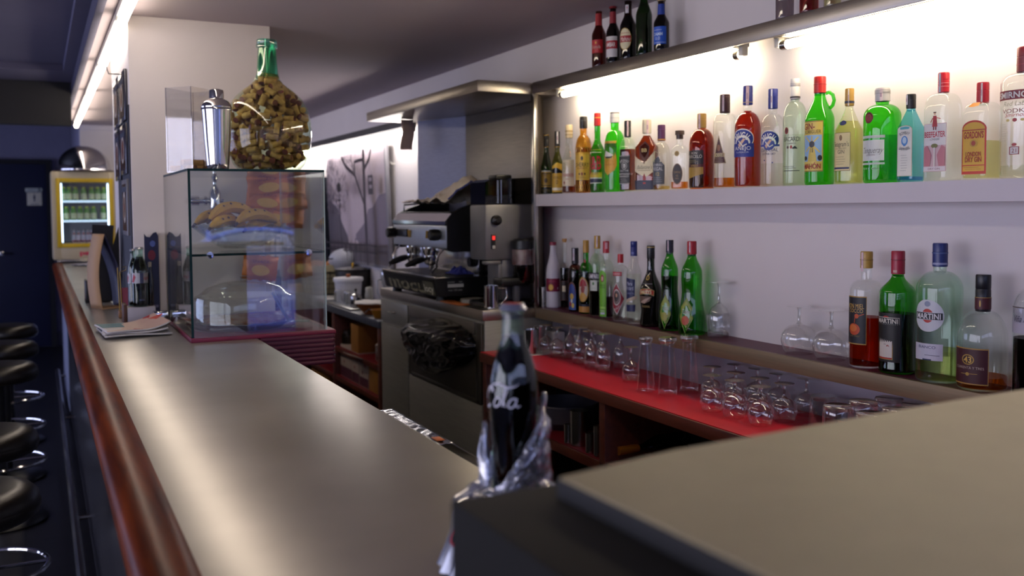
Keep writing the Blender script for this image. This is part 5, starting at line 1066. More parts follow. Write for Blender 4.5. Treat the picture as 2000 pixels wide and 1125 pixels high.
# ================================================================ espresso machine
YN, YF = 3.955, 4.675
t = thing('espresso_machine', 'two group chrome and black espresso machine on the steel cabinet', 'coffee machine', (1.80, 4.31, ZL)); L = t.location
PANELM = mat('polished_panel', '#c4ccd8', .35, .8, var=.05, stretch=(1, 20, 1)); BLKM = mat('black_machine_side', '#141316', .55, var=.15, vscale=60, bump=.1, bscale=400)
b = MB()
sd = [(1.672, 1.335), (1.672, 1.475), (1.70, 1.505), (1.75, 1.53), (1.82, 1.552), (1.92, 1.565), (2.0, 1.565), (2.0, 1.33), (1.70, 1.325)]
b.prism([(x-L.x, z-L.z) for x, z in sd], YN-L.y, YN+.03-L.y, plane='xz'); b.obj('side_panel', BLKM, t)
b = MB(); b.prism([(x-L.x, z-L.z) for x, z in sd], YF-.03-L.y, YF-L.y, plane='xz'); b.obj('side_panel', BLKM, t)
b = MB(); b.box(Q(1.69, YN+.03, 1.335), Q(2.0, YF-.03, 1.50), .004); b.obj('body', STEELD, t)
b = MB(); b.box(Q(1.668, YN+.004, 1.342), Q(1.69, YF-.004, 1.448), .006); fp = b.obj('front_panel', PANELM, t)
b = MB(); b.prism([(x-L.x, z-L.z) for x, z in ((1.664, 1.452), (1.664, 1.468), (1.695, 1.505), (1.72, 1.507), (1.72, 1.452))], YN+.002-L.y, YF-.002-L.y, plane='xz'); b.obj('top_trim', CHROME, t)
b = MB(); b.box(Q(1.70, YN+.03, 1.498), Q(1.99, YF-.03, 1.512), .003)
for yy in (YF-.03,): b.tube([Q(1.72, yy, 1.508), Q(1.72, yy, 1.548), Q(1.97, yy, 1.565), Q(1.97, yy, 1.508)], .005)
b.obj('cup_rail', BLACKP, t)
for yy in (YN+.075, YF-.055):                               # steam knobs
    b = MB(); b.lathe([(0, -.055), (.020, -.055), (.026, -.05), (.028, -.03), (.026, -.008), (.018, 0), (0, 0)], 20, axis=Matrix.Translation(Q(1.668, yy, 1.405)) @ Matrix.Rotation(pi/2, 4, 'Y')); b.obj('steam_knob', BLACKP, fp)
b = MB(); b.box(Q(1.655, YF-.23, 1.385), Q(1.668, YF-.09, 1.425), .004); b.obj('handle_bar', BLACKP, fp)
for yy in (YN+.19, YF-.26):
    for k in range(4):
        b = MB(); b.tube([Q(1.6665, yy+k*.018, 1.385), Q(1.6665, yy+k*.018-.006, 1.42)], .005, 8); b.obj('button', mat('amber_button', '#a8842c', .4, .3), fp)
D = Decal(flatpos(Q(1.664, YF-.16, 1.46), (0, -1, 0), (0, 0, 1)))
for yy, nm in ((YN+.27, 0), (YN+.50, 1)):                     # groups
    b = MB(); b.lathe([(0, 1.34), (.040, 1.34), (.040, 1.315), (.034, 1.305), (.034, 1.285), (0, 1.285)], 24, c=Q(1.70, yy, 0)); gq = b.obj('group_head', CHROME, t)
    b = MB(); b.lathe([(0, 1.30), (.037, 1.30), (.037, 1.275), (.030, 1.26), (.012, 1.25), (.010, 1.232), (0, 1.232)], 24, c=Q(1.70, yy, 0)); pf = b.obj('portafilter', CHROME, t)
    b = MB(); d = Vector((-.92, -.38, -.06)).normalized(); p = Q(1.70, yy, 1.286)
    b.tube([p+d*.03, p+d*.05], .008); b.tube([p+d*.05, p+d*.06, p+d*.09+Vector((0, 0, -.003)), p+d*.14+Vector((0, 0, -.012)), p+d*.165+Vector((0, 0, -.018))], [.011, .015, .0165, .015, .009], 12); b.obj('handle', BLACKP, pf)
for yy, s in ((YN+.07, 1), (YF-.06, 1)):                      # steam wands
    b = MB(); b.tube([Q(1.685, yy, 1.34), Q(1.66, yy, 1.315), Q(1.645, yy-.005, 1.285), Q(1.66, yy+.03, 1.255), Q(1.648, yy+.045, 1.235), Q(1.63, yy+.03, 1.222)], .0055, 8); b.obj('steam_wand', CHROME, t)
b = MB(); b.box(Q(1.86, YN+.06, 1.205), Q(1.98, YF-.04, 1.335), .004); b.obj('splash_back', mat('polished_steel', '#c0bfc2', .16, 1.), t)
b = MB(); b.lathe([(0, -.03), (.022, -.03), (.025, -.01), (.02, 0), (0, 0)], 18, axis=Matrix.Translation(Q(1.86, YN+.11, 1.27)) @ Matrix.Rotation(pi/2, 4, 'Y')); b.obj('water_knob', BLACKP, t)
# drip base
XT0 = 1.605
b = MB(); b.prism([(x-L.x, z-L.z) for x, z in ((XT0+.02, 1.122), (XT0, 1.20), (XT0+.006, 1.207), (1.98, 1.207), (1.98, 1.122))], YN-.005-L.y, YF-L.y, plane='xz'); bs = b.obj('drip_base', BLACKP, t)
b = MB(); b.box(Q(XT0-.003, YN-.006, 1.205), Q(XT0+.012, YF+.001, 1.215), .003); b.box(Q(XT0+.012, YN-.004, 1.206), Q(1.86, YF, 1.211), .002)
b.obj('drip_tray_rim', SATIN, t)
b = MB()
for k in range(22): b.box(Q(XT0+.02, YN+.03+k*.03, 1.211), Q(1.84, YN+.035+k*.03, 1.215))
for x in (XT0+.02, 1.72, 1.835): b.box(Q(x, YN+.03, 1.210), Q(x+.005, YN+.665, 1.213))
b.obj('drip_grid', SATIN, t)
vx = Vector((-.02, 0, .078)).normalized()
D = Decal(flatpos(Q(XT0+.010, (YN+YF)/2, 1.161), (0, -1, 0), vx), step=.05); D.off = .001
D.text('mocu', -.03, 0, .062, '#8f8a70', w=.50, bold=.03); D.text('inocu', -.05, .004, .05, '#3a382c', w=.52)
D.rect(.205, -.036, .335, .028, '#5a5848'); D.text('locy', .268, -.006, .034, '#d0ccb8', w=.115, bold=.02)
D.obj('lettering', bs)
D = Decal(flatpos(Q(1.70, YN-.0052, 1.167), (1, 0, 0), (0, 0, 1))); D.off = .0006
D.text('premier', -.012, .022, .008, '#c0bdb4', w=.036); D.text('mcc', .036, .022, .008, '#c0bdb4'); D.rect(-.03, -.004, .05, .012, '#c8c5bc'); D.text('mcc 123 mcc', .008, -.016, .009, '#c0bdb4', w=.07); D.obj('side_label', bs)
for x in (XT0+.06, 1.94):
    for y in (YN+.06, YF-.06):
        b = MB(); b.lathe([(0, ZL), (.026, ZL), (.022, 1.122), (0, 1.122)], 16, c=Q(x, y, 0)); b.obj('foot', BLACKP, t)
# beige cloth heaped on top, blue rag on the drip tray
def cloth(name, label, c, sx, sy, hfun, m, nx=44, ny=34, base=.0):
    b = MB()
    b.grid(lambda u, v: Vector(((u-.5)*sx, (v-.5)*sy, hfun(u, v))), nx, ny)
    o = b.obj(name, m, loc=c, smooth=60); md = o.modifiers.new('thickness', 'SOLIDIFY'); md.thickness = .003; md.offset = 1
    return tag(o, label, 'cloth')
CLB = mat('beige_cloth', '#efe0ca', .9, var=.1, vscale=20, bump=.3, bscale=160, wear='#dccab4')
def hf(u, v):
    x, y = u, v; n = noise.noise(Vector((u*5, v*6, 2)))+.5*noise.noise(Vector((u*11, v*12, 5)))
    peak = max(0, 1-((u-.50)/.50)**2)*max(0, 1-abs((v-.14)/.46)**1.4)
    return .040+.045*max(0, .5+.8*n)*.6+.105*peak**1.2+.012*abs(noise.noise(Vector((u*3+v*14, v*4, 1))))
o = cloth('dust_cloth', 'crumpled beige cloth heaped on top of the espresso machine', (1.835, 4.29, 1.512), .29, .62, hf, CLB)
o.rotation_euler = (0, 0, 0)
b = MB(); b.tube([(-.145+.29*i/20, -.311, hf(i/20, 0)+.004) for i in range(21)], .004, 6); q = b.obj('blue_hem', mat('blue_thread', '#26388a', .8), o)
def hr(u, v): return .004+.032*max(0, 1-((u-.5)/.5)**2)*max(0, 1-((v-.5)/.5)**2)*(.7+.9*noise.noise(Vector((u*6, v*7, 9))))+.006*abs(noise.noise(Vector((u*17, v*19, 2))))
o = cloth('blue_rag', 'crumpled blue cleaning rag on the drip tray of the espresso machine', (1.765, 4.03, 1.2155), .09, .13, hr, mat('blue_rag_cloth', '#2b3180', .9, var=.3, vscale=40, bump=.3))
# ---------------------------------------------------------------- grinder
t = thing('coffee_grinder', 'grey coffee grinder with a dark bean hopper right of the espresso machine', 'coffee grinder', (1.83, 3.72, ZL)); L = t.location
GR = mat('grinder_grey', '#77767a', .4, .5, var=.06, vscale=20)
b = MB(); b.box(Q(1.715, 3.635, 1.30), Q(1.955, 3.80, 1.545), .012); b.box(Q(1.80, 3.65, 1.12), Q(1.95, 3.80, 1.31), .01); bd = b.obj('body', GR, t)
HOP = glass('smoked_hopper', (.10, .10, .09), f0=.05, rough=.08, power=3, gain=.4)
b = MB(); b.prism([(a-L.x, c-L.z) for a, c in ((1.72, 1.546), (1.72, 1.640), (1.745, 1.652), (1.95, 1.662), (1.955, 1.546))], 3.64-L.y, 3.795-L.y, plane='xz'); b.obj('bean_hopper', HOP, t, smooth=0)
b = MB(); b.grid(lambda u, v: Q(1.725+.225*u, 3.645+.145*v, 1.548+.05*u+.012*noise.noise(Vector((u*9, v*7, 0)))), 20, 14); b.obj('coffee_beans', mat('roasted_beans', '#1c100a', .4, var=.5, vscale=90, bump=1., bscale=120), t)
b = MB(); b.box(Q(1.79, 3.68, 1.655), Q(1.87, 3.76, 1.674), .006); b.obj('hopper_lid', BLACKP, t)
b = MB(); b.tube([Q(1.78, 3.638, 1.548), Q(1.78, 3.638, 1.648)], .004); b.tube([Q(1.795, 3.638, 1.548), Q(1.795, 3.638, 1.65)], .004); b.obj('hopper_rib', SATIN, t)
b = MB(); b.lathe([(0, 0), (.022, 0), (.022, .018), (.014, .024), (.010, .03), (0, .03)], 20, axis=Matrix.Translation(Q(1.765, 3.635, 1.475)) @ Matrix.Rotation(pi/2, 4, 'X')); b.obj('dial', BLACKP, t)
b = MB(); b.box(Q(1.742, 3.628, 1.35), Q(1.762, 3.636, 1.415), .003); sw = b.obj('switch_plate', BLACKP, t)
b = MB(); b.box(Q(1.745, 3.624, 1.39), Q(1.759, 3.629, 1.408), .002); b.obj('red_switch', emit('red_pilot_lamp', (1., .05, .04), .9), sw)
b = MB(); b.box(Q(1.745, 3.624, 1.352), Q(1.759, 3.629, 1.366), .002); b.obj('white_switch', mat('pale_switch', '#b9b6b0', .4), sw)
b = MB(); b.lathe([(0, 1.20), (.040, 1.20), (.050, 1.215), (.052, 1.285), (.052, 1.365), (.047, 1.378), (0, 1.38)], 28, c=Q(1.885, 3.60, 0)); dz = b.obj('doser', glass('doser_glass', (.16, .12, .12), f0=.08, rough=.08), t)
b = MB(); b.lathe([(.053, 1.282), (.053, 1.305), (.0535, 1.345), (.053, 1.347)], 28, c=Q(1.885, 3.60, 0)); b.obj('doser_band', mat('doser_label', '#70282c', .4, .2, var=.5, vscale=14, wear='#88807c'), dz)
b = MB(); b.lathe([(.054, 1.35), (.055, 1.385), (.045, 1.395), (0, 1.397)], 28, c=Q(1.885, 3.60, 0)); b.obj('doser_lid', BLACKP, dz)
b = MB(); b.box(Q(1.70, 3.60, 1.285), Q(1.775, 3.64, 1.300), .004); b.box(Q(1.765, 3.61, 1.21), Q(1.785, 3.64, 1.287), .004); b.obj('tamper_arm', GR, t)
b = MB(); b.box(Q(1.76, 3.57, 1.19), Q(1.90, 3.66, 1.225), .008); b.obj('filter_fork', BLACKP, t)
b = MB(); b.box(Q(1.70, 3.58, ZL), Q(1.95, 3.81, ZL+.022), .008); b.obj('base', BLACKP, t)
b = MB(); b.box(Q(1.835, 3.59, ZL+.022), Q(1.86, 3.62, 1.20), .003); b.obj('stand_plate', GR, t)
j = at(950, 600, 2, ZL)
steelcup('milk_jug', 'polished steel milk jug with handle on the steel cabinet corner', (j.x+.005, j.y-.045, ZL), .034, .098, False, CHROME, .98)
jug = [o for o in COL.objects if o.name == 'milk_jug'][0]
b = MB(); b.tube([(.02, -.028, .088), (.045, -.045, .086), (.05, -.048, .05), (.03, -.035, .018), (.018, -.028, .02)], .004, 8); b.obj('handle', SATIN, jug)
b = MB(); b.lathe([(0, 0), (.055, 0), (.058, .004), (.058, .018), (.054, .022), (0, .022)], 30); o = b.obj('tamping_puck', mat('pale_rubber', '#8a877c', .6), loc=(1.74, 3.82, ZL)); tag(o, 'round grey tamping base on the steel cabinet behind the milk jug', 'tamping mat')
b = MB(); b.box((-.03, -.10, 0), (.03, .10, .006), .002); o = b.obj('copper_strip', mat('orange_board', '#a85a22', .5), loc=(1.665, 3.86, ZL), rz=.0); tag(o, 'thin orange brown board on the steel cabinet under the machine edge', 'board')
# paper strip hanging from the hood
ps = at(795, 262, 1, 4.80)
o = None; b = MB(); b.grid(lambda u, v: Vector(((u-.5)*.072+.006*sin(v*5), .004*sin(v*7+1), -v*.165)), 4, 14)
o = b.obj('paper_strip', mat('pinkish_paper', '#ecd0c0', .8, var=.04), loc=(at(795, 240, 1, 4.82).x, 4.82, 2.014), smooth=60); md = o.modifiers.new('thickness', 'SOLIDIFY'); md.thickness = .0012
tag(o, 'pinkish paper strip hanging from the far end of the steel hood', 'paper strip')
# ---------------------------------------------------------------- black bin bag stuffed in the cabinet opening
b = MB(); bmesh.ops.create_icosphere(b.bm, subdivisions=6, radius=1)
for v in b.bm.verts:
    p = v.co.copy(); n = noise.noise(p*1.3+Vector((3, 1, 0)))*.22
    r1 = 1-abs(noise.noise(p*2.6+Vector((0, p.z*2, 4))))*2; r2 = 1-abs(noise.noise(Vector((p.x*3, p.y*5.5+p.z*3, p.z*4))))*2; k = 1+n+.07*r1+.05*r2
    depth_ = .125*max(0, -p.x)**.7*k
    v.co = Vector((.003-depth_ if p.x < 0 else .003, p.y*.36*(1+n+.04*r2)*(1-.18*max(0, -p.z)), p.z*.118*(1+n*.8+.05*r1)*(1.2 if p.z < 0 else .85)-.022*p.y))
o = b.obj('bin_bag', mat('black_bin_liner', '#0a0a0b', .2, var=.1, bump=.25, bscale=25), loc=(XB-.003, 3.985, .912), smooth=60); tag(o, 'shiny black bin bag bulging from the steel cabinet front', 'bin bag')
# ================================================================ low back counter on the left
# framed black and white street photograph
pw = 1.42
yl, yr_ = 7.02, 5.655; z0p, z1p = at(766.9, 515, 0, 2.0).z-.04, 1.955
t = thing('framed_photograph', 'large framed black and white photograph of a canal street with bare trees', 'picture', (2.005, (yl+yr_)/2, z0p))
hw, hh = (yl-yr_)/2, z1p-z0p
b = MB(); b.box((-.012, -hw, 0), (.014, hw, hh), .002); fr = b.obj('frame', mat('grey_frame', '#8f8d94', .4, .4), t)
t.rotation_euler = (0, radians(-1.7), 0)
D = Decal(flatpos((-.0125, 0, hh/2), (0, -1, 0), (0, 0, 1)), step=.03); w, h = hw-.022, hh/2-.022
D.rect(-w, -h, w, h, '#bcaeb6')
D.poly([(-w, -h), (-w, h*.12), (-w*.72, h*.02), (-w*.62, -h*.05), (-w*.5, -h*.3), (-w*.3, -h*.55), (-w*.18, -h)], '#645e68')
D.poly([(w, -h), (w, h*.22), (w*.8, h*.18), (w*.6, -h*.02), (w*.45, -.05*h), (w*.3, -h*.3), (.0, -h*.5), (-.02*w, -h*.62), (w*.15, -h)], '#807684')
D.poly([(-w*.2, -h), (-w*.1, -h*.6), (w*.05, -h*.62), (w*.3, -h)], '#c6b6be')
D.poly([(-w, -h), (-w, -h*.62), (-w*.3, -h*.7), (w*.4, -h*.72), (w, -h*.64), (w, -h)], '#665e66')
rr = random.Random(5)
def twig(x, y, a, l, wd, dep, col):
    x2, y2 = x+cos(a)*l*w, y+sin(a)*l*w
    if abs(x2) > w*.97 or abs(y2) > h*.97: return
    D.stroke([(x, y), ((x+x2)/2+rr.uniform(-.01, .01), (y+y2)/2), (x2, y2)], wd, col)
    if dep:
        for q in range(2 if dep > 2 else 3): twig(x2, y2, a+rr.uniform(-.9, .9), l*rr.uniform(.6, .85), wd*.62, dep-1, col)
for i in range(240):
    x = -w*.98+rr.random()**1.6*w*.75; y = rr.uniform(-.1*h, h*.97); s = rr.uniform(.006, .022)
    D.stroke([(x, y), (min(w*.97, max(-w*.97, x+rr.uniform(-.05, .05))), max(-h*.97, y-s*2))], s*.55, '#746a74' if i % 3 else '#847a88')
for k in range(30): twig(-w*.1+rr.uniform(0, w*.8), h*.96, -pi/2+rr.uniform(-.5, .5), .18, .0035, 3, '#908490')
D.stroke([(w*.66, -h), (w*.64, 0), (w*.66, h*.97)], .052, '#423c46'); D.stroke([(w*.62, h*.05), (w*.35, h*.55), (w*.05, h*.72), (-w*.1, h*.9)], .028, '#423c46'); D.stroke([(w*.66, h*.62), (w*.84, h*.8), (w*.9, h*.95)], .026, '#423c46'); D.stroke([(w*.36, h*.55), (w*.36, h*.78), (w*.62, h*.8)], .022, '#423c46')
for q in ((.3, .6, 1.9), (.1, .7, 2.2), (.36, .75, 1.2), (.8, .75, .9), (.5, .3, 2.4)): twig(q[0]*w, q[1]*h, q[2], .2, .012, 4, '#504852')
D.rect(w*.78, h*.2, w*.93, h*.52, '#46404a'); D.rect(w*.81, h*.3, w*.9, h*.36, '#aa9ea8'); D.rect(w*.81, h*.42, w*.9, h*.48, '#aa9ea8')
D.stroke([(-w*.2, -h), (-w*.22, h*.33)], .018, '#3a3640'); D.poly([(-w*.28, h*.28), (-w*.16, h*.28), (-w*.14, h*.4), (-w*.22, h*.46), (-w*.30, h*.4)], '#302c34'); D.stroke([(-w*.28, h*.12), (-w*.16, h*.12)], .012, '#3a3640')
for i in range(13): D.stroke([(-w*.95+i*w*.155, -h*.98), (-w*.95+i*w*.155, -h*.66+.02*(i % 3))], .012, '#36323c')
for v in (-.68, -.8): D.stroke([(-w*.97, h*v), (w*.97, h*(v+.02))], .012, '#36323c')
for x in (-.05, .12, .3): D.ell(w*x, -h*.74, w*.05, h*.09, '#403a42')
D.obj('photograph', fr)
# hook by the picture
b = MB(); b.tube([(0, 0, 0), (-.02, 0, .0), (-.03, 0, .015)], .006); o = b.obj('wall_hook', mat('white_hook', '#d8d4cc', .4), loc=(XW, at(771, 320, 0, XW).y, at(771, 320, 0, XW).z)); tag(o, 'small white hook on the wall right of the framed photograph', 'hook')
# black oven stack
t = thing('oven', 'tall black oven stack on the low back counter behind the display case', 'oven', (1.86, 7.35, ZLB))
b = MB(); b.box((-.16, -.28, .0), (.15, .28, .86), .006); b.obj('cabinet', mat('dark_blue_black', '#141a26', .35, var=.1), t)
b = MB()
for z in (.08, .46): b.box((-.172, -.25, z), (-.158, .17, z+.30), .005)
b.obj('oven_door', mat('oven_glass', '#0c1322', .08, coat=.6), t)
b = MB()
for z in (.40, .79): b.box((-.182, -.24, z), (-.165, .26, z+.022), .003)
b.obj('handle_strip', SATIN, t)
# basket
bk = at(620, 578, 2, ZLB); bk = Vector((1.815, 6.62, ZLB))
t = thing('wire_basket', 'square wire basket with cream cloth lining on the low back counter', 'basket', bk, .15)
def ringp(s, z, n=8):
    pts = []
    for i in range(4*n):
        a = 2*pi*i/(4*n); x, y = sup(a, 5); pts.append((s*x, s*y, z))
    return pts
s0, s1, hb = .105, .145, .20
b = MB(); V = []
for k, (s, z) in enumerate(((s0*.96, .006), (s0*1.0, .02), ((s0+s1)/2*.98, .10), (s1*.985, .20), (s1*1.03, .215), (s1*1.06, .205), (s1*1.03, .17))):
    V.append([b.bm.verts.new(Vector(p)+Vector((0, 0, .004*sin(i*1.7+k)))) for i, p in enumerate(ringp(s, z))])
for A2, B2 in zip(V, V[1:]):
    for i in range(32): b.face([A2[i], A2[(i+1) % 32], B2[(i+1) % 32], B2[i]])
b.face(V[0][::-1]); b.obj('cloth_lining', mat('cream_linen', '#b0a684', .9, var=.12, bump=.3, bscale=90), t, smooth=60)
b = MB()
for k in range(6): s = s0+(s1-s0)*k/5+.004; b.tube(ringp(s, .006+k*.038), .0022, 5, closed=True)
for i in range(0, 32, 1):
    a, c = ringp(s0+.004, .006)[i], ringp(s1+.004, .197)[i]; b.tube([a, c], .0022, 5)
b.obj('wire_cage', mat('dark_wire', '#2a2420', .4, .6), t)
for s in (-1, 1):
    b = MB(); b.tube([(-.05, s*.147, .19), (-.05, s*.16, .235), (-.02, s*.165, .262), (.02, s*.165, .262), (.05, s*.16, .235), (.05, s*.147, .19)], .0055, 8); b.obj('handle', mat('dark_handle', '#1c1614', .4), t)
b = MB(); b.tube([(-.11, -.10, .19), (-.135, -.11, .17), (-.14, -.11, .10), (-.135, -.115, .07)], .004, 6); b.obj('cord_tie', mat('string', '#b5ae98', .9), t)
for i, (x, y, l) in enumerate(((.02, -.05, 'round crusty bread roll in the wire basket, nearer one'), (-.03, .05, 'round bread roll in the wire basket, farther one'))):
    b = MB(); b.lathe([(0, 0), (.04, .004), (.055, .028), (.045, .055), (.02, .068), (0, .07)], 20)
    for v in b.bm.verts: v.co *= 1+.06*noise.noise(v.co*30)
    o = b.obj('bread_roll', mat('bread_crust', '#a8642a', .55, var=.3, vscale=14, wear='#c98a4c'), loc=bk+Vector((x, y, .175))); tag(o, l, 'bread roll')
b = MB(); b.box((-.10, -.14, 0), (.10, .14, .006), .003); o = b.obj('tray', mat('white_tray', '#b8b8b8', .4), loc=(1.80, 6.28, ZLB)); tag(o, 'thin pale tray under the front of the wire basket', 'tray')
b = MB(); b.box((-.07, -.11, 0), (.07, .11, .05), .004); o = b.obj('cardboard_box', mat('orange_card', '#a8762c', .7), loc=(1.75, 6.93, ZLB), rz=.2); tag(o, 'flat orange cardboard box behind the wire basket', 'box')
# steel pot with raised lid
pc = Vector((1.93, 6.25, ZLB))
t = thing('stock_pot', 'wide steel pot with brass knobbed rim behind the white tub', 'pot', pc)
b = MB(); b.lathe([(0, 0), (.118, 0), (.122, .004), (.122, .19), (.126, .194), (.122, .196), (.118, .19), (.116, .01), (0, .01)], 40); b.obj('body', mat('dark_pot', '#3a3836', .35, .8), t)
b = MB(); b.lathe([(0, .205), (.09, .203), (.125, .197), (.127, .200), (.09, .208), (.02, .214), (0, .214)], 40); b.obj('lid', SATIN, t)
b = MB(); b.lathe([(0, .214), (.008, .214), (.006, .222), (.014, .232), (.008, .24), (0, .241)], 16); b.obj('knob', mat('brass', '#b5953c', .25, 1.), t)
b = MB()
for i in range(1, 13): pass
b.lathe([(0, 0), (.055, .012), (.085, .045), (.098, .085), (.100, .090), (.094, .088), (.08, .05), (.05, .018), (0, .006)], 36)
o = b.obj('plastic_bowl', mat('milky_plastic', '#aeb0bc', .35), loc=(1.90, 6.53, ZLB+.235), smooth=60); o.rotation_euler = (radians(-55), radians(10), 0); tag(o, 'milky plastic bowl standing on its side by the wire basket', 'bowl')
o.location = (1.925, 6.43, ZLB+.20)
# white tub
t = thing('plastic_tub', 'round white lidded plastic tub on the low back counter', 'tub', (1.80, 5.93, ZLB))
b = MB(); b.lathe([(0, 0), (.072, 0), (.078, .006), (.09, .15), (.09, .152), (0, .152)], 36); b.obj('body', WHITEPL, t)
b = MB(); b.lathe([(.088, .14), (.097, .141), (.098, .158), (.094, .165), (0, .166)], 36); b.obj('lid', WHITEPL, t)
b = MB(); b.box((-.012, -.012, .155), (.012, .012, .188), .003); b.obj('brown_clip', mat('brown_clip', '#8a4a1c', .5), t)
# glasses on a tray
b = MB(); b.box((-.115, -.25, 0), (.10, .25, .012), .005); o = b.obj('serving_tray', mat('pale_steel_tray', '#a9a9a6', .3, .8), loc=(1.765, 5.66, ZLB)); tag(o, 'long pale tray with small upturned glasses on the low back counter', 'tray')
SG = [(1.70, 5.83, 'leftmost of the three small upturned glasses on the long tray'), (1.735, 5.74, 'middle of the three small upturned glasses on the long tray, standing a little taller'), (1.72, 5.64, 'rightmost of the three small upturned glasses on the long tray')]
g0 = None
for x, y, l in SG:
    p = Vector((x, y, ZLB+.012))
    if g0 is None:
        g0 = thing('shot_glass', l, 'glass', p, group='small glasses on the tray')
        b = MB(); b.lathe([(.027, 0), (.028, .002)]+[(.028-.005*k/10+(.0012 if k % 2 else 0), .008+.07*k/10) for k in range(11)]+[(.021, .082), (0, .083)], 20); b.obj('glass_wall', glass('frosted_shot', (.80, .82, .82), f0=.18, rough=.08, power=1.5, gain=.5, haze=.12), g0)
    else: dup(g0, p, None, l)
t = thing('sugar_shaker', 'steel sugar shaker with a little black knob on the long tray', 'shaker', (1.725, 5.53, ZLB+.012))
b = MB(); b.lathe([(0, 0), (.034, 0), (.036, .003), (.036, .06), (.03, .075), (.01, .082), (0, .083)], 28); b.obj('body', SATIN, t)
b = MB(); b.lathe([(0, .083), (.004, .083), (.004, .095), (.009, .104), (.006, .112), (0, .114)], 14); b.obj('knob', BLACKP, t)
b = MB(); b.box((-.01, -.045, .0), (.012, -.034, .06), .003); b.obj('handle', BLACKP, t)
t = thing('syrup_bottle', 'milky squeeze bottle standing behind the sugar shaker', 'bottle', (1.80, 5.50, ZLB+.012))
b = MB(); b.lathe([(0, 0), (.024, 0), (.026, .004), (.026, .07), (.022, .09), (.023, .11), (.017, .12), (0, .121)], 24); b.obj('body', mat('milky_bottle', '#b4b4ac', .35), t)
t = thing('glass_mug', 'tall upturned glass beer mug beside the steel cabinet', 'mug', (1.855, 5.30, ZLB))
b = MB(); b.lathe([(.036, .022), (.037, .03), (.030, .09), (.034, .15), (.045, .20), (.047, .235), (.044, .242), (0, .244)], 28); b.obj('glass_wall', glass('mug_glass', (.72, .76, .80), f0=.14, rough=.06, power=1.6, gain=.5, haze=.1), t, smooth=60)
b = MB(); b.lathe([(0, 0), (.05, 0), (.052, .004), (.052, .022), (0, .022)], 24); b.obj('black_base', BLACKP, t)
b = MB(); b.tube([(-.034, .03, .19), (-.05, .055, .18), (-.045, .06, .11), (-.03, .035, .06)], .006, 8); b.obj('handle', glass('mug_glass'), t, smooth=180)
b = MB(); b.lathe([(0, 0), (.03, .001), (.04, .02), (.05, .07), (.052, .085), (.048, .085), (.037, .022), (0, .006)], 28); o = b.obj('orange_cup', mat('orange_plastic', '#c98a1c', .4), loc=(1.93, 5.12, ZLB+.10)); tag(o, 'orange cup peeking out behind the beer mug', 'cup')
b = MB(); b.box((-.06, -.10, 0), (.06, .10, .10), .004); o = b.obj('metal_tin', STEELD, loc=(1.95, 5.11, ZLB)); tag(o, 'low steel tin carrying the orange cup', 'tin')
TC = mat('terracotta', '#a5591c', .45, var=.15, vscale=10)
t = thing('terracotta_dish', 'wide terracotta dish with white liner at the end of the low back counter', 'dish', (1.74, 5.22, ZLB))
b = MB(); b.lathe([(0, 0), (.06, 0), (.095, .04), (.115, .062), (.110, .063), (.09, .042), (.055, .008), (0, .008)], 36); b.obj('bowl', TC, t)
b = MB(); b.lathe([(0, .05), (.10, .056), (.118, .066), (.112, .072), (.07, .062), (0, .058)], 30)
for v in b.bm.verts: v.co.z += .006*noise.noise(v.co*30)
b.obj('paper_liner', mat('white_paper', '#d6d2ce', .7), t)
t = thing('terracotta_dish', 'small yellow brown dish with a steel spoon beside the steel cabinet', 'dish', (1.70, 4.99, ZLB))
b = MB(); b.lathe([(0, 0), (.035, 0), (.05, .03), (.058, .048), (.053, .048), (.045, .03), (0, .008)], 28); b.obj('bowl', mat('ochre_glaze', '#a8701c', .4), t)
b = MB(); b.tube([(-.03, .01, .03), (-.06, .03, .05), (-.075, .05, .03)], .004, 6); b.obj('spoon', CHROME, t)
# ---------------------------------------------------------------- cartons on the shelves below
CARD = mat('brown_cardboard', '#a56f2c', .8, var=.1); WCARD = mat('white_carton', '#b9a79c', .7, var=.05)
def carton(label, y0, y1, z, h, dp=.16, m=None, x=1.68, ry=0, band='#5a2438', open_=False):
    t = thing('carton', label, 'box', (x+dp/2, (y0+y1)/2, z), ry); w2 = abs(y1-y0)/2
    b = MB(); b.box((-dp/2, -w2, 0), (dp/2, w2, h), .002); b.obj('box_body', m or WCARD, t)
    if band:
        D = Decal(flatpos((-dp/2-.0004, 0, 0), (0, -1, 0), (0, 0, 1)), step=.05); D.rect(-w2, .004, w2, h*.34, band); D.ell(w2*.3, h*.78, .012, .012, '#8c1f2c'); D.ell(-w2*.3, h*.5, .01, .01, '#8c1f2c'); D.obj('print', t)
    if open_:
        b = MB(); b.prism([(-dp/2-.10, h+.035), (-dp/2-.098, h+.038), (-dp/2, h+.002), (-dp/2, h-.002)], -w2, w2, plane='xz'); b.obj('flap', m or WCARD, t)
    return t
yq = [at(x, 700, 0, 1.69).y for x in (668, 690, 704, 722, 738)]
carton('tall white carton with a purple band, leftmost on the lower shelf', yq[1], yq[0], ZSB, .20)
carton('white carton with purple band, second on the lower shelf', yq[2], yq[1]-.01, ZSB, .19)
carton('white carton with its flap open on the lower shelf by the steel cabinet', yq[3], yq[2]-.01, ZSB, .17, open_=True)
carton('brown carton at the right end of the lower shelf', 4.935, yq[3]-.01, ZSB, .15, m=CARD, band=None)
ya_, yb3 = at(688, 640, 0, 1.69).y, at(703, 650, 0, 1.69).y
carton('upright brown carton on the upper shelf under the grey counter', yb3, ya_, ZSA, .17, m=CARD, band=None, dp=.12)
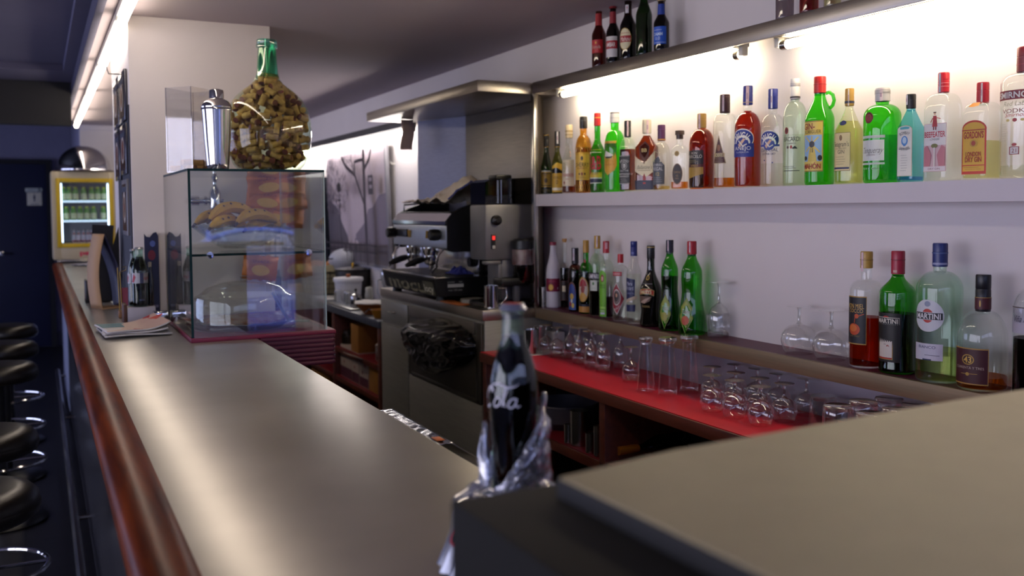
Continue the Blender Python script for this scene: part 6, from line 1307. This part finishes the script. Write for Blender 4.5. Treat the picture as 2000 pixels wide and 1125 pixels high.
b = MB(); b.lathe([(0, 0), (.045, 0), (.05, .005), (.05, .09), (.04, .10), (0, .10)], 24); o = b.obj('tin_can', mat('red_printed_tin', '#7a1c1c', .4, .3, var=.4, vscale=20, wear='#a8a09a'), loc=(1.74, 5.06, ZSA)); tag(o, 'red and silver tin on the upper shelf right of the brown carton', 'tin')
for i, (x, y) in enumerate(((1.72, 5.95), (1.76, 5.83), (1.73, 5.72))):
    b = MB(); b.lathe([(0, 0), (.04, 0), (.042, .004), (.042, .07), (.03, .10), (.015, .105), (0, .106)], 20); o = b.obj('jar', mat('dark_jar', '#2a2018', .2, var=.3), loc=(x, y, ZSA)); tag(o, ('leftmost', 'middle', 'rightmost')[i]+' of three dark jars on the upper shelf behind the burgundy base', 'jar', 'dark jars under the low counter')
carton('large brown carton on the floor level under the burgundy base', 6.0, 6.45, .051, .40, dp=.24, m=CARD, band=None)
carton('pale flat carton lying at floor level below the shelves', 5.05, 5.6, .051, .10, dp=.24, m=WCARD, band=None)
# ---------------------------------------------------------------- steel beakers and bottles in the cubbies under the red counter
zc_ = ZSH
for nm, lb, x, y, R_2, h_, hd in (('steel_beaker', 'tall steel shaker beaker in the left cubby under the red counter', 1131, 830, .034, .125, 0), ('steel_beaker', 'slim steel measure at the left of the tall beaker in the cubby', 1109, 840, .014, .07, 0), ('steel_beaker', 'small steel measure with white tag right of the tall beaker', 1152, 860, .016, .07, 0), ('steel_beaker', 'slim tall steel tube beside the wooden divider', 1167, 855, .014, .105, 0)):
    yy = at(x, y, 0, 1.70).y; steelcup(nm, lb, (1.70 if R_2 > .03 else 1.675, at(x, y, 0, 1.70 if R_2 > .03 else 1.675).y, zc_), R_2, h_, False, SATIN, .95)
b = MB(); b.lathe([(0, 0), (.10, .0), (.13, .03), (.135, .09), (.13, .095), (.125, .035), (0, .01)], 36); o = b.obj('mixing_bowl', mat('grey_bowl', '#55525a', .4), loc=(1.81, 3.12, zc_)); tag(o, 'grey bowl at the back of the left cubby under the red counter', 'bowl')
for i, (y, l) in enumerate(((3.22, 'left of two dark red round tins in the left cubby'), (3.13, 'right of two dark red round tins in the left cubby'))):
    b = MB(); b.lathe([(0, -.012), (.028, -.012), (.030, 0), (.028, .012), (0, .012)], 24, axis=Matrix.Translation((0, 0, .03)) @ Matrix.Rotation(pi/2, 4, 'Y')); o = b.obj('red_tin', mat('dark_red_plastic', '#6a0f1a', .4), loc=(1.668, y-.03, zc_)); tag(o, l, 'tin')
LB = [(1210, 870, 'lying dark bottle with orange capsule in the right cubby', '#a8641c'), (1283, 862, 'lying dark bottle with red and white capsule in the right cubby', '#8c1f2a'), (1345, 852, 'lying dark bottle with grey capsule in the right cubby', '#6a6a72')]
for x, y, l, c in LB:
    p = at(x, y, 0, 1.70); t = thing('lying_bottle', l, 'bottle', (1.70, p.y, zc_+.038)); AX = Matrix.Rotation(pi/2, 4, 'Y')
    b = MB(); b.lathe([(0, .02), (.012, .02), (.012, .09), (.02, .11), (.036, .15), (.036, .255), (0, .255)], 20, axis=AX); b.obj('glass_body', mat('dark_green_black', '#0d100c', .12, coat=.4), t)
    b = MB(); b.lathe([(0, -.005), (.0145, -.005), (.0145, .06), (.0125, .075)], 18, axis=AX); b.obj('capsule', paint(c, .35), t)
p = at(1245, 893, 0, 1.67); b = MB(); b.box((-.03, -.05, 0), (.03, .05, .012), .003); o = b.obj('white_packet', mat('white_packet', '#c0a8a8', .6), loc=(1.685, p.y+.03, zc_), rz=.3); tag(o, 'small white packet lying at the front of the right cubby', 'packet')
# ================================================================ menu boards on the column
FOOD = mat('food_photo', '#7a5a4c', .12, var=.6, vscale=9, wear='#b08468', coat=.6)
BFR = mat('board_frame', '#3a3a46', .25, .3, coat=.5)
BK = [(3.955, 4.22, 1.885, 2.085, 'menu board at the top of the column side, nearer the bar front'), (3.96, 4.22, 1.675, 1.875, 'menu board in the middle of the column side, nearer the bar front'), (3.97, 4.20, 1.43, 1.655, 'pale edged menu board at the bottom of the column side'), (4.26, 4.53, 1.885, 2.095, 'menu board at the top of the column side, farther from the camera'), (4.27, 4.53, 1.66, 1.875, 'menu board low on the column side, farther from the camera')]
for i, (y0, y1, z0, z1, l) in enumerate(BK):
    t = thing('menu_board', l, 'menu board', (CX0, (y0+y1)/2, z0)); h, w = z1-z0, (y1-y0)/2
    b = MB(); b.box((-.014, -w, 0), (-.002, w, h), .003); b.obj('board', BFR if i != 2 else mat('pale_board', '#77757c', .3), t)
    D = Decal(flatpos((-.0145, 0, h/2), (0, -1, 0), (0, 0, 1)), step=.05)
    D.rect(-w+.018, -h/2+.018, w-.018, h/2-.018, FOOD); D.ell(0, 0, w*.5, h*.28, '#b8aca0'); D.ell(0, 0, w*.36, h*.2, mat('food_patch', '#8a4a22', .2, var=.5, vscale=30)); D.rect(-w+.02, h/2-.05, w-.02, h/2-.03, '#1c2038'); D.obj('photo_print', t)
b = MB(); b.box((0, 0, 0), (.004, .60, .82)); o = b.obj('backing_board', mat('navy_backing', '#0d0e1e', .5), loc=(CX0-.0045, 3.91, 1.12)); o.location.z = 1.12; tag(o, 'navy backing board low on the customer side of the column', 'board')
b = MB(); b.tube([(0, 0, 0), (-.05, 0, 0), (-.06, 0, .03)], .003, 6); o = b.obj('board_hook', BLACKP, loc=(CX0, 4.21, 2.095)); tag(o, 'thin black wire hook above the menu boards', 'hook')
# ================================================================ things on the bar left of the case
# magazines
def magazine(label, c, rz, w, d, lift, cols, words):
    t = thing('magazine', label, 'magazine', c, rz)
    f = lambda u, v: Vector(((u-.5)*w, (v-.5)*d, .003+lift*max(0, (u-.55)/.45)**1.6+.002*sin(u*5+v*3)))
    b = MB(); b.grid(f, 18, 10); o = b.obj('pages', mat('magazine_pages', '#c9c5c4', .6), t, smooth=60); m = o.modifiers.new('thickness', 'SOLIDIFY'); m.thickness = .005; m.offset = 0
    D = Decal(lambda u, v, off: f(u/w+.5, v/d+.5)+Vector((0, 0, off+.0028)), step=.01)
    D.rect(-w*.49, -d*.49, w*.49, d*.49, cols[0])
    D.rect(-w*.49, -d*.1, -w*.05, d*.49, cols[1]); D.poly([(-.1*w, -.49*d), (.3*w, .49*d), (.42*w, .49*d), (.05*w, -.49*d)], cols[2]); D.text(words, .2*w, -.25*d, .022, cols[3], w=.32*w); D.ell(.3*w, .15*d, .05, .035, cols[4]); D.obj('cover_print', t)
    return t
mx, my = .285, 3.50
magazine('lowest magazine of the small stack beside the display case', (mx, my, ZC+.006), .05, .215, .27, .0, ['#b9b6bc', '#3a5a6a', '#c0bcc0', '#26263a', '#8a4a4a'], 'REVISTA')
magazine('magazine with a curled cover in the middle of the stack beside the display case', (mx+.004, my+.01, ZC+.0125), -.06, .21, .265, .012, ['#c4c0c0', '#4a5a7a', '#a82a30', '#1c1c2a', '#b0483a'], 'OCIO')
magazine('top magazine with blue and red cover on the stack beside the display case', (mx-.005, my+.005, ZC+.0195), .10, .205, .26, .026, ['#c8a898', '#1f6a7a', '#b02a34', '#2a2a4a', '#c85a4a'], 'GUÍA')
# carton stand with cola bottles
t = thing('carton_stand', 'grey white carton standing under the cola bottles by the column', 'box', (.338, 3.835, ZC))
b = MB(); b.box((-.05, -.05, 0), (.05, .045, .062), .002); b.obj('box_body', mat('grey_white_carton', '#a8a3ac', .6), t)
b = MB(); b.box((-.064, -.05, 0), (-.0505, .04, .075), .002); b.obj('brown_side', mat('brown_flap', '#4a2a1c', .6), t)
GCOLA = glass('cola_glass', (.60, .76, .68), f0=.05, rough=.02, gain=.5)
def cola(name, label, p, H, R, light=True, rz=0., c=-.3, group=None):
    """contour bottle: fluted waist, long neck, crown cap"""
    t = thing(name, label, 'bottle', p, atan2(p[1], p[0])+math.asin(c) if rz == 0. else rz, group)
    pr = [(0, .003, 2), (R*.80, 0, 2), (R*.92, .004, 2), (R*.93, H*.04, 2), (R*.94, H*.12, 2), (R*.93, H*.22, 2), (R*.93, H*.28, 2), (R*.96, H*.36, 2), (R*1.0, H*.44, 2), (R*1.0, H*.56, 2), (R*.965, H*.62, 2), (R*.87, H*.68, 2), (R*.70, H*.75, 2), (R*.50, H*.82, 2), (R*.45, H*.90, 2), (R*.43, H*.945, 2), (R*.50, H*.95, 2), (R*.50, H*.965, 2), (R*.45, H*.97, 2), (R*.45, H*.985, 2), (0, H*.986, 2)]
    b = MB(); b.lathe(pr, 36)
    for v in b.bm.verts:
        if H*.03 < v.co.z < H*.36 or H*.56 < v.co.z < H*.76: k = 1+.022*cos(10*atan2(v.co.y, v.co.x)); v.co.x *= k; v.co.y *= k
    b.obj('glass_body', GCOLA, t, smooth=60)
    lp = [(0, .005)] + [(max(.002, q[0]-.002), max(.005, q[1])) for q in pr[1:] if q[1] <= H*.83 and q[0] > 0] + [(R*.45, H*.835), (0, H*.835)]
    b = MB(); b.lathe(lp, 30); b.obj('liquid', LCOLA, t, smooth=60)
    b = MB(); r = R*.50
    b.lathe([(r*1.12, H*.965), (r*1.15, H*.972), (r*1.02, H*.985), (r*.9, H*.998), (0, H)], 42)
    for v in b.bm.verts:
        if v.co.z < H*.98: k = 1+.05*cos(21*atan2(v.co.y, v.co.x)); v.co.x *= k; v.co.y *= k
    b.obj('crown_cap', mat('red_silver_cap', '#8f93a6', .3, .6) if not light else mat('silver_cap', '#b4b4ba', .3, .7), t)
    if not light:
        b = MB(); b.lathe([(R*.50*.95, H*.994), (R*.50*.7, H*1.0), (0, H*1.002)], 24); b.obj('red_cap_top', mat('red_cap_print', '#b02030', .35), t)
    def pos(u, v, off): r_, n_ = interp(pr, v); a = pi+u/R; return Vector(((r_+off*1.6+.0008)*cos(a), (r_+off+.0006)*sin(a), v))
    D = Decal(pos, step=R*.12)
    if light:
        D.rect(-1.25*R, H*.40, 1.25*R, H*.57, '#a9abb4'); D.rect(-.1*R, H*.40, .35*R, H*.57, '#39405e'); D.poly([(-1.2*R, H*.42), (-.9*R, H*.56), (-.6*R, H*.5), (-.9*R, H*.41)], '#a02438'); D.text('light', .8*R, H*.485, H*.05, '#a02438', shear=.3); D.text('330 ml', .1*R, H*.12, H*.02, '#7a86b0')
    else:
        # white script wordmark drawn stroke by stroke
        W = '#d4d2dc'; s = R*.70; z0 = H*.535
        def st(pts, w=.10): D.stroke([(p_[0]*s, z0+p_[1]*s) + ((p_[2]*s*.75,) if len(p_) > 2 else ()) for p_ in pts], w*s*.72, W)
        def arc(cx, cy, rx, ry, a0, a1, n=14, sh=.35): return [(cx+rx*cos(a0+(a1-a0)*i/n)+sh*ry*sin(a0+(a1-a0)*i/n), cy+ry*sin(a0+(a1-a0)*i/n)) for i in range(n+1)]
        for ox in (-3.15, -.0):                              # the two words
            big = arc(ox-.95, .0, .34, .62, .75, 2*pi-.7, 18); st(big, .16)
            st(arc(ox-.62, .40, .10, .14, -.6, 3.8, 10), .09)
            if ox > -1: st([(ox-.78, .52, .05), (ox-.55, .80, .10), (ox-.1, .86, .13), (ox+.45, .66, .13), (ox+.85, .72, .08), (ox+1.05, .86, .04)])
            else: st([(ox-1.0, -.62, .08), (ox-.3, -.74, .14), (ox+.8, -.62, .10), (ox+1.6, -.72, .05)])
            st(arc(ox-.22, -.20, .20, .28, 0, 2*pi, 16), .12)
            if ox > -1:
                st([(ox+.10, -.42, .10), (ox+.16, -.1, .11), (ox+.40, .50, .10), (ox+.36, .66, .08), (ox+.24, .50, .08), (ox+.18, -.1, .10), (ox+.30, -.44, .08)])
            else: st(arc(ox+.28, -.2, .20, .28, .8, 2*pi-.6, 14), .12)
            st(arc(ox+.68, -.22, .20, .27, .3, 2*pi, 16), .12); st([(ox+.93, .06, .10), (ox+.86, -.3, .11), (ox+.98, -.46, .10), (ox+1.14, -.36, .05)])
        st([(-1.75, -.16), (-1.45, -.12)], .13)
    D.obj('label', t)
    return t
kk = 3.80
cola('cola_bottle', 'cola bottle with a silver label, front one on the carton by the column', (.337, 3.812, ZC+.0625), .228, .0295, True, c=.1)
cola('cola_bottle', 'cola bottle mostly hidden behind the front one on the carton', (.318, 3.858, ZC+.0625), .220, .0200, True, c=-.3)
t = thing('oil_bottle', 'slim pale necked dark bottle at the right end of the carton', 'bottle', (.376, 3.835, ZC+.0625))
b = MB(); b.lathe([(0, 0), (.011, 0), (.012, .004), (.012, .10), (.006, .135), (.0055, .165), (0, .166)], 18); b.obj('glass_body', GDBROWN, t)
b = MB(); b.lathe([(.0062, .15), (.0068, .168), (0, .169)], 14); b.obj('cap', mat('pale_cap', '#b0a898', .4), t)
# tall wave topped card behind
b = MB(); pts = [(-.026, 0), (.026, 0), (.026, .33), (.018, .345), (.008, .342), (-.006, .325), (-.018, .328), (-.026, .34)]
b.prism(pts, -.002, .002, plane='xz'); o = b.obj('menu_card', mat('navy_card', '#161a3c', .4, var=.3, vscale=12), loc=(.388, 3.875, ZC)); tag(o, 'tall narrow navy card with a wavy top standing by the column', 'card')
D = Decal(flatpos((0, -.0025, 0), (1, 0, 0), (0, 0, 1)), step=.01); D.ell(.0, .255, .014, .020, '#6a1a30'); D.ell(.004, .30, .01, .012, '#4a5a9a'); D.obj('print', o)
D = Decal(flatpos((0, -.0025, 0), (1, 0, 0), (0, 0, 1)), step=.01); D.rect(-.02, .05, .02, .06, '#6a6a8a'); D.obj('print', o)
b = MB(); b.box((-.026, -.03, 0), (.026, .03, .05), .004); o = b.obj('napkin_holder', CHROME, loc=(.4, 3.78, ZC)); o.location = (.398, 3.73, ZC); tag(o, 'small chrome napkin holder between the carton and the display case', 'napkin holder')
# beige tent card with black menu cards
tx, ty = .255, 4.47
t = thing('tent_card', 'curved beige cardboard tent sign with blue printed outside', 'sign', (tx, ty, ZC), radians(22))
def leaf(x0, x1, top, bow, m, nm, d=.11):
    b = MB(); b.grid(lambda u, v: Vector((x0+(x1-x0)*v+bow*sin(pi*v), (u-.5)*d, .004+top*v)), 2, 20); o = b.obj(nm, m, t, smooth=180); q = o.modifiers.new('thickness', 'SOLIDIFY'); q.thickness = .003; return o
BEI = mat('beige_card', '#b08c66', .7, var=.05)
leaf(-.045, -.028, .325, -.020, BEI, 'left_leaf'); rl = leaf(.058, -.026, .325, .022, mat('blue_print_card', '#1c2450', .45, var=.5, vscale=14, wear='#3a3a5a'), 'right_leaf')
b = MB(); b.box((-.047, -.055, 0), (.06, .055, .006), .002); b.obj('foot_strip', BEI, t)
D = Decal(lambda u, v, off: Vector((.058-.084*v+.022*sin(pi*v)+.003+off, -u, .004+.325*v)), step=.02); D.poly([(-.04, .62), (.03, .66), (.045, .84), (-.02, .9)], '#a02030'); D.ell(0, .35, .025, .08, '#5a6a3a'); D.obj('print', rl)
for i, (dx, an, hh_) in enumerate(((.005, .06, .345), (.06, .30, .335), (.10, .46, .31))):
    b = MB(); b.box((-.045, -.0015, 0), (.045, .0015, hh_)); o = b.obj('menu_card', mat('black_menu_card', '#121216', .4, var=.1), loc=(tx-.02+dx*.55, ty+.15+.012*i, ZC+.021)); o.rotation_euler = (0, an, 0)
    tag(o, ('black menu card leaning behind the tent sign, most upright of the fan', 'black menu card leaning behind the tent sign, middle of the fan', 'black menu card leaning behind the tent sign, lowest of the fan')[i], 'menu card')
b = MB(); b.box((-.055, -.06, 0), (.055, .06, .105), .004); o = b.obj('napkin_box', BLACKP, loc=(.238, 4.82, ZC)); tag(o, 'black napkin box on the bar behind the tent sign', 'napkin box')
# wire card holder with pink card
hx, hy = .283, 3.93
hx, hy = at(240, 590, 1, 4.03).x, 4.03
t = thing('card_holder', 'thin brass wire card clip with a pink card on a wooden foot', 'card holder', (hx, hy, ZC))
b = MB(); b.box((-.018, -.02, 0), (.018, .02, .03), .004); b.obj('wooden_foot', mat('pale_wood', '#8a6038', .5, var=.2), t)
b = MB(); b.tube([(-.012, 0, .028), (-.016, 0, .20), (.016, 0, .205), (.014, 0, .19)], .002, 6); b.tube([(-.004, 0, .028), (-.008, 0, .185), (.016, 0, .19)], .002, 6); b.obj('wire_clip', mat('dull_brass', '#7a6530', .4, .8), t)
b = MB(); b.box((-.008, .003, .035), (.020, .005, .12)); b.obj('pink_card', mat('pink_card', '#9a4a5c', .6), t)
# ================================================================ juice fridge and cloche at the far end
YFZ = 8.45
fx0, fx1 = at(101, 420, 1, YFZ).x, at(233, 420, 1, YFZ).x; fz0, fz1 = ZC+.03, at(165, 335, 1, YFZ).z
t = thing('drinks_fridge', 'small cream drinks fridge with yellow lit window full of bottles', 'fridge', ((fx0+fx1)/2, YFZ, ZC)); L = t.location
CREAM = mat('cream_enamel', '#b9ad92', .35, var=.04)
w2 = (fx1-fx0)/2; hz = fz1-ZC
wx0, wx1, wz0, wz1 = at(119, 420, 1, YFZ).x-L.x, at(214, 420, 1, YFZ).x-L.x, at(165, 475, 1, YFZ).z-ZC, at(165, 356, 1, YFZ).z-ZC
b = MB()
b.box((-w2, 0, .03), (w2, .40, hz), .02)
cabinet = b
# hollow: build as frame pieces
b.bm.free(); b = MB()
b.box((-w2, .0, .03), (wx0, .40, hz), .012); b.box((wx1, .0, .03), (w2, .40, hz), .012); b.box((wx0-.01, .0, .03), (wx1+.01, .40, wz0), .008); b.box((wx0-.01, .0, wz1), (wx1+.01, .40, hz), .008)
b.obj('cabinet', CREAM, t)
b = MB(); b.box((wx0, .36, wz0), (wx1, .38, wz1)); b.obj('rear_wall', mat('fridge_inside', '#b9c4d8', .6), t)
fo = .032
b = MB()
for p0, p1 in (((wx0-fo, -.012, wz0-fo), (wx0, .004, wz1+fo)), ((wx1, -.012, wz0-fo), (wx1+fo, .004, wz1+fo)), ((wx0, -.012, wz0-fo), (wx1, .004, wz0)), ((wx0, -.012, wz1), (wx1, .004, wz1+fo))): b.box(p0, p1, .004)
b.obj('yellow_frame', mat('yellow_frame', '#c9a818', .4), t)
b = MB(); b.box((wx0, -.004, wz0), (wx1, .0, wz1)); b.obj('door_glass', glass('fridge_glass', (.95, .97, 1.), f0=.04, gain=.4), t)
LED = emit('fridge_light', (.62, .80, 1.), 5.0)
for x in (wx0+.004, wx1-.012):
    b = MB(); b.box((x, .012, wz0+.01), (x+.008, .02, wz1-.01)); b.obj('light_strip', LED, t)
zs1, zs2 = at(165, 392, 1, YFZ+.05).z, at(165, 430, 1, YFZ+.05).z
SHW = emit('lit_shelf_edge', (.62, .82, 1.), 1.1)
for z in (zs1, zs2):
    b = MB(); b.box((wx0, .02, z-ZC-.010), (wx1, .36, z-ZC), .001); so = b.obj('shelf', mat('fridge_shelf', '#c9d4e0', .3), t)
    b = MB(); b.box((wx0+.012, .014, z-ZC-.014), (wx1-.012, .02, z-ZC+.002)); b.obj('lit_edge', SHW, so)
b = MB()
for x in (-w2+.03, w2-.05): b.box((x, .02, 0), (x+.02, .38, .03))
b.box((-w2+.03, .0, .012), (w2-.03, .02, .03), .002); b.obj('steel_feet', SATIN, t)
D = Decal(flatpos((0, -.001, .085), (1, 0, 0), (0, 0, 1)), step=.05); D.text('pago', .02, 0, .036, '#c02a50', w=.15, bold=.04); D.obj('wordmark', t)
JG = mat('green_juice_bottle', '#3f7a1c', .25, var=.1); JY = mat('yellow_cap', '#a8b01c', .4)
def juice(p, label, grp, first={}):
    if grp in first:
        return dup(first[grp], p, None, label)
    t = thing('juice_bottle', label, 'bottle', p, group=grp)
    small = 'red' in label
    if not small:
        b = MB(); b.lathe([(0, 0), (.022, 0), (.0235, .003), (.0235, .075), (.018, .095), (.014, .102), (0, .102)], 16); b.obj('glass_body', JG, t)
        b = MB(); b.lathe([(.0238, .012), (.0239, .058)], 16); b.obj('label', mat('pale_juice_label', '#b9c49a', .5, var=.25, vscale=30), t)
        b = MB(); b.lathe([(.015, .101), (.016, .112), (0, .113)], 14); b.obj('cap', JY, t)
    else:
        b = MB(); b.lathe([(0, 0), (.017, 0), (.018, .003), (.018, .05), (.010, .085), (.008, .105), (0, .105)], 14); b.obj('glass_body', mat('pink_milk_bottle', '#a8a4b8', .3), t)
        b = MB(); b.lathe([(.0183, .008), (.0184, .022)], 14); b.obj('label', mat('red_drink_label', '#7a2428', .5), t)
        b = MB(); b.lathe([(.0155, .058), (.0108, .085)], 14); b.obj('neck_label', mat('red_drink_label', '#7a2428', .5), t)
        b = MB(); b.lathe([(.009, .104), (.01, .113), (0, .114)], 12); b.obj('cap', mat('dark_cap', '#2a2a34', .4), t)
    first[grp] = t; return t
for x in (124, 135.5, 148, 164, 179, 191, 203): juice(Vector((at(x, 390, 1, YFZ+.08).x, YFZ+.08, zs1+.001)), 'green juice bottle with yellow cap on the top shelf of the drinks fridge', 'green juice bottles on the top fridge shelf')
for x in (130, 144, 157, 170, 183, 202): juice(Vector((at(x, 425, 1, YFZ+.08).x, YFZ+.08, zs2+.001)), 'green juice bottle with pale label on the middle shelf of the drinks fridge', 'green juice bottles on the middle fridge shelf')
zb_ = ZC+wz0+.001
for x in (145, 154, 163.5, 172, 180, 192, 201): juice(Vector((at(x, 470, 1, YFZ+.10).x, YFZ+.10, zb_)), 'small bottle with red labels at the bottom of the drinks fridge', 'small red labelled bottles in the fridge')
# cloche on the fridge
cx = at(164, 330, 1, YFZ+.17).x; zp = fz1
t = thing('cloche', 'shiny steel dome cover on a dark red edged plate on top of the fridge', 'dome cover', (cx, YFZ+.17, zp))
rd = (at(218, 330, 1, YFZ+.17).x-at(111, 330, 1, YFZ+.17).x)/2; hd = at(160, 286, 1, YFZ+.17).z-zp-.018
b = MB(); b.lathe([(0, 0), (rd*1.0, 0), (rd*1.11, .008), (rd*1.11, .013), (rd*.95, .014), (0, .014)], 48); b.obj('plate', mat('dark_plate', '#3a1518', .3, var=.2), t)
b = MB(); b.lathe([(rd*1.03, .014), (rd*1.03, .022), (rd, .024)] + [(rd*cos(a*pi/2/14), .024+hd*sin(a*pi/2/14)) for a in range(1, 14)] + [(0, .024+hd)], 48); b.obj('dome', CHROME, t, smooth=50)
b = MB(); b.lathe([(0, 0), (.10, 0), (.13, .006), (.128, .009), (.09, .004), (0, .004)], 40)
for v in b.bm.verts:
    v.co.z += .003*sin(12*atan2(v.co.y, v.co.x))*(v.co.length > .11)
o = b.obj('doily_plate', mat('lace_white', '#9a98a4', .7, var=.35, vscale=60), loc=(.345, 8.05, ZC+.003)); tag(o, 'white lacy plate on the bar in front of the drinks fridge', 'plate')
# ================================================================ bar stools
def stool(label, x, y, first=[None]):
    if first[0]: return dup(first[0], Vector((x, y, 0)), None, label)
    t = thing('bar_stool', label, 'stool', (x, y, 0), group='bar stools along the counter')
    b = MB(); b.lathe([(0, .70), (.165, .70), (.178, .71), (.182, .735), (.178, .76), (.160, .778), (.12, .785), (0, .787)], 48); b.obj('seat', LEATHER, t, smooth=60)
    b = MB(); b.lathe([(.1826, .722), (.1836, .728), (.1836, .733), (.1826, .738)], 48); b.obj('piping', LEATHER, t)
    b = MB(); b.lathe([(0, .04), (.03, .04), (.03, .70), (0, .70)], 20); b.obj('column', BLACKP, t)
    b = MB(); pts = [(.20*cos(a*2*pi/36), .20*sin(a*2*pi/36), .30) for a in range(36)]; b.tube(pts, .009, 8, closed=True)
    for a in (0, 2.1, 4.2): b.tube([(.028*cos(a), .028*sin(a), .30), (.2*cos(a), .2*sin(a), .30)], .007, 8)
    b.obj('foot_ring', CHROME, t)
    b = MB(); b.lathe([(0, 0), (.20, 0), (.205, .008), (.19, .02), (.05, .045), (0, .046)], 40); b.obj('base', BLACKP, t)
    first[0] = t; return t
for i, (x, y) in enumerate(((-.215, 2.06), (-.20, 2.86), (-.205, 3.62), (-.205, 5.18), (-.205, 6.02), (-.21, 6.95))):
    stool('black padded bar stool on a pedestal, ' + ('nearest the camera, cut by the bottom edge', 'second from the camera', 'third from the camera', 'fourth from the camera, past a gap', 'second from the far end of the row', 'farthest of the row')[i], x, y)
b = MB(); b.tube([(0, -1., 0), (0, 8.6, 0)], .018, 10)
for y in (0, 2.2, 4.4, 6.6, 8.3): b.tube([(0, y, 0), (.06, y, 0)], .01, 8)
o = b.obj('foot_rail', SATIN, loc=(.10, 0, .20)); tag(o, 'steel foot rail along the base of the bar counter', 'rail')
# ================================================================ foreground
# grate hung on the inner counter edge
y0, y1 = 1.52, 1.925
t = thing('drip_channel', 'steel channel strip hung along the inner edge of the bar counter', 'steel strip', (.663, (y0+y1)/2, ZC-.02)); L = t.location
b = MB(); b.box(Q(.6415, .95, ZC-.006), Q(.645, y1, ZC-.03)); b.box(Q(.6415, .95, ZC-.03), Q(.681, y1, ZC-.027)); b.box(Q(.678, .95, ZC-.03), Q(.681, y1, ZC-.012)); b.obj('channel', SATIN, t)
b = MB(); b.grid(lambda u, v: Q(.648+.030*u, 1.585+(y1-1.59)*v, ZC-.008+.0018*noise.noise(Vector((u*3, v*22, 4)))), 6, 60); q = b.obj('foil_cover', mat('bright_foil', '#c9ccd0', .16, 1., bump=.5, bscale=60), t, smooth=60); m = q.modifiers.new('thickness', 'SOLIDIFY'); m.thickness = .0015
b = MB(); b.box(Q(.651, 1.60, ZC-.0065), Q(.668, 1.63, ZC-.0045), .001); b.obj('orange_tag', mat('orange_tag', '#b05a24', .5), t)
# cola promotion: bottle standing in a splash of clear ice on a giant crown cap
sx, sy = .503, .99
t = thing('bottle_display', 'cola display stand: giant silver crown cap carrying a clear plastic ice splash', 'display stand', (sx, sy, ZC))
CAPM = mat('display_silver', '#8f93a0', .28, .8, var=.05)
b = MB(); n = 126
b.lathe([(.090, .0), (.0885, .004), (.083, .022), (.078, .042), (.077, .060), (.071, .073), (.058, .078), (0, .078)], n)
for v in b.bm.verts:
    a = atan2(v.co.y, v.co.x); k = max(0, 1-v.co.z/.05); s = 1+.06*k*cos(21*a); v.co.x *= s; v.co.y *= s
b.obj('crown_cap', CAPM, t, smooth=50)
def posd(u, v, off): a = pi+.75+u/.08; r = .0815-(v-.027)*.26+.0022; return Vector(((r+off)*cos(a), (r+off)*sin(a), v))
D = Decal(posd, step=.006); D.text('Coca-Cola', .0, .045, .022, '#b02038', w=.15, shear=.35, bold=.02); D.obj('red_lettering', t)
ICE = glass('clear_ice', (.80, .82, .90), f0=.16, rough=.07, power=1.3, gain=.55, haze=.10, hazecol=(.75, .76, .9))
def splash(R0, h0, a0, a1, peaks, seed):
    def f(u, v):
        a = a0+(a1-a0)*u; top = .022
        for pa, ph, pw in peaks: top = max(top, ph*max(0, 1-abs((a-pa)/pw))**.8)
        hgt = top*v; r = max(.0365, R0-.62*hgt**.92*(1 if hgt > .0 else 1)-.02*min(1, hgt/.03))+.007*noise.noise(Vector((u*7, v*5, seed)))+.006*noise.noise(Vector((u*18, v*14, seed+3)))
        return Vector((r*cos(a), r*sin(a), .074+top*v+.004*noise.noise(Vector((u*15, 1, seed)))))
    return f
# angle measured around the bottle; the camera looks along +y / +x, so the left lobe sits near pi and the right one near 5.2
pk = [(2.5, .100, .8), (5.8, .135, 2.35), (1.3, .11, .9)]
b = MB(); b.grid(splash(.072, 0, 0, 2*pi, pk+[(p+2*pi, h_, w_) for p, h_, w_ in pk]+[(p-2*pi, h_, w_) for p, h_, w_ in pk], 2), 120, 22)
bmesh.ops.remove_doubles(b.bm, verts=b.bm.verts[:], dist=.0004); o = b.obj('ice_splash', ICE, t, smooth=180); m = o.modifiers.new('thickness', 'SOLIDIFY'); m.thickness = .005
b = MB(); b.lathe([(.032, .079), (.038, .080), (.042, .084), (.039, .088), (.034, .086)], 30)
for v in b.bm.verts: v.co.z += .006*noise.noise(v.co*60)
b.obj('green_accent', mat('lime_accent', '#3a8a3a', .4), t)
cola('cola_bottle', 'full cola bottle with white script standing in the clear ice splash display', (sx, sy, ZC+.0785), (at(997, 592, 1, sy).z-ZC-.0785), .0295, False, rz=atan2(sy, sx)+math.asin(-.50))
# dark box and grey tabletop in the right foreground
rz = radians(2.0)
t = thing('end_cabinet', 'dark matte box with a flat top in the right foreground beside the cola display', 'cabinet', (.30, .30, ZC))
BT = mat('black_laminate', '#0b0a08', .75, var=.06, vscale=40, spec=.25)
b = MB(); b.box((-.033, -.05, 0), (.80, .332, .213), .003); b.obj('cabinet_body', BT, t)
b = MB(); b.box((.40, -.05, -1.10), (.80, .32, 0)); b.obj('pedestal', BLACKM, t, smooth=0)
zt_ = ZC+.2285
t = thing('grey_tabletop', 'pale grey tabletop with thick black edge filling the right foreground', 'tabletop', (.339, .597, ZC+.2135))
GT = mat('pale_grey_laminate', '#978a6c', .5, spec=.35, var=.04, vscale=30)
pl = [(0, 0), (.12, .022), (.48, .043), (.98, .052), (.98, -.40), (.012, -.40)]
b = MB(); b.prism(pl, .0, .0135); b.obj('black_edge', BLACKM, t, smooth=0)
b = MB(); b.prism([(x*.996+.002, y-.002) for x, y in pl], .0135, .0155); b.obj('grey_top', GT, t, smooth=0)
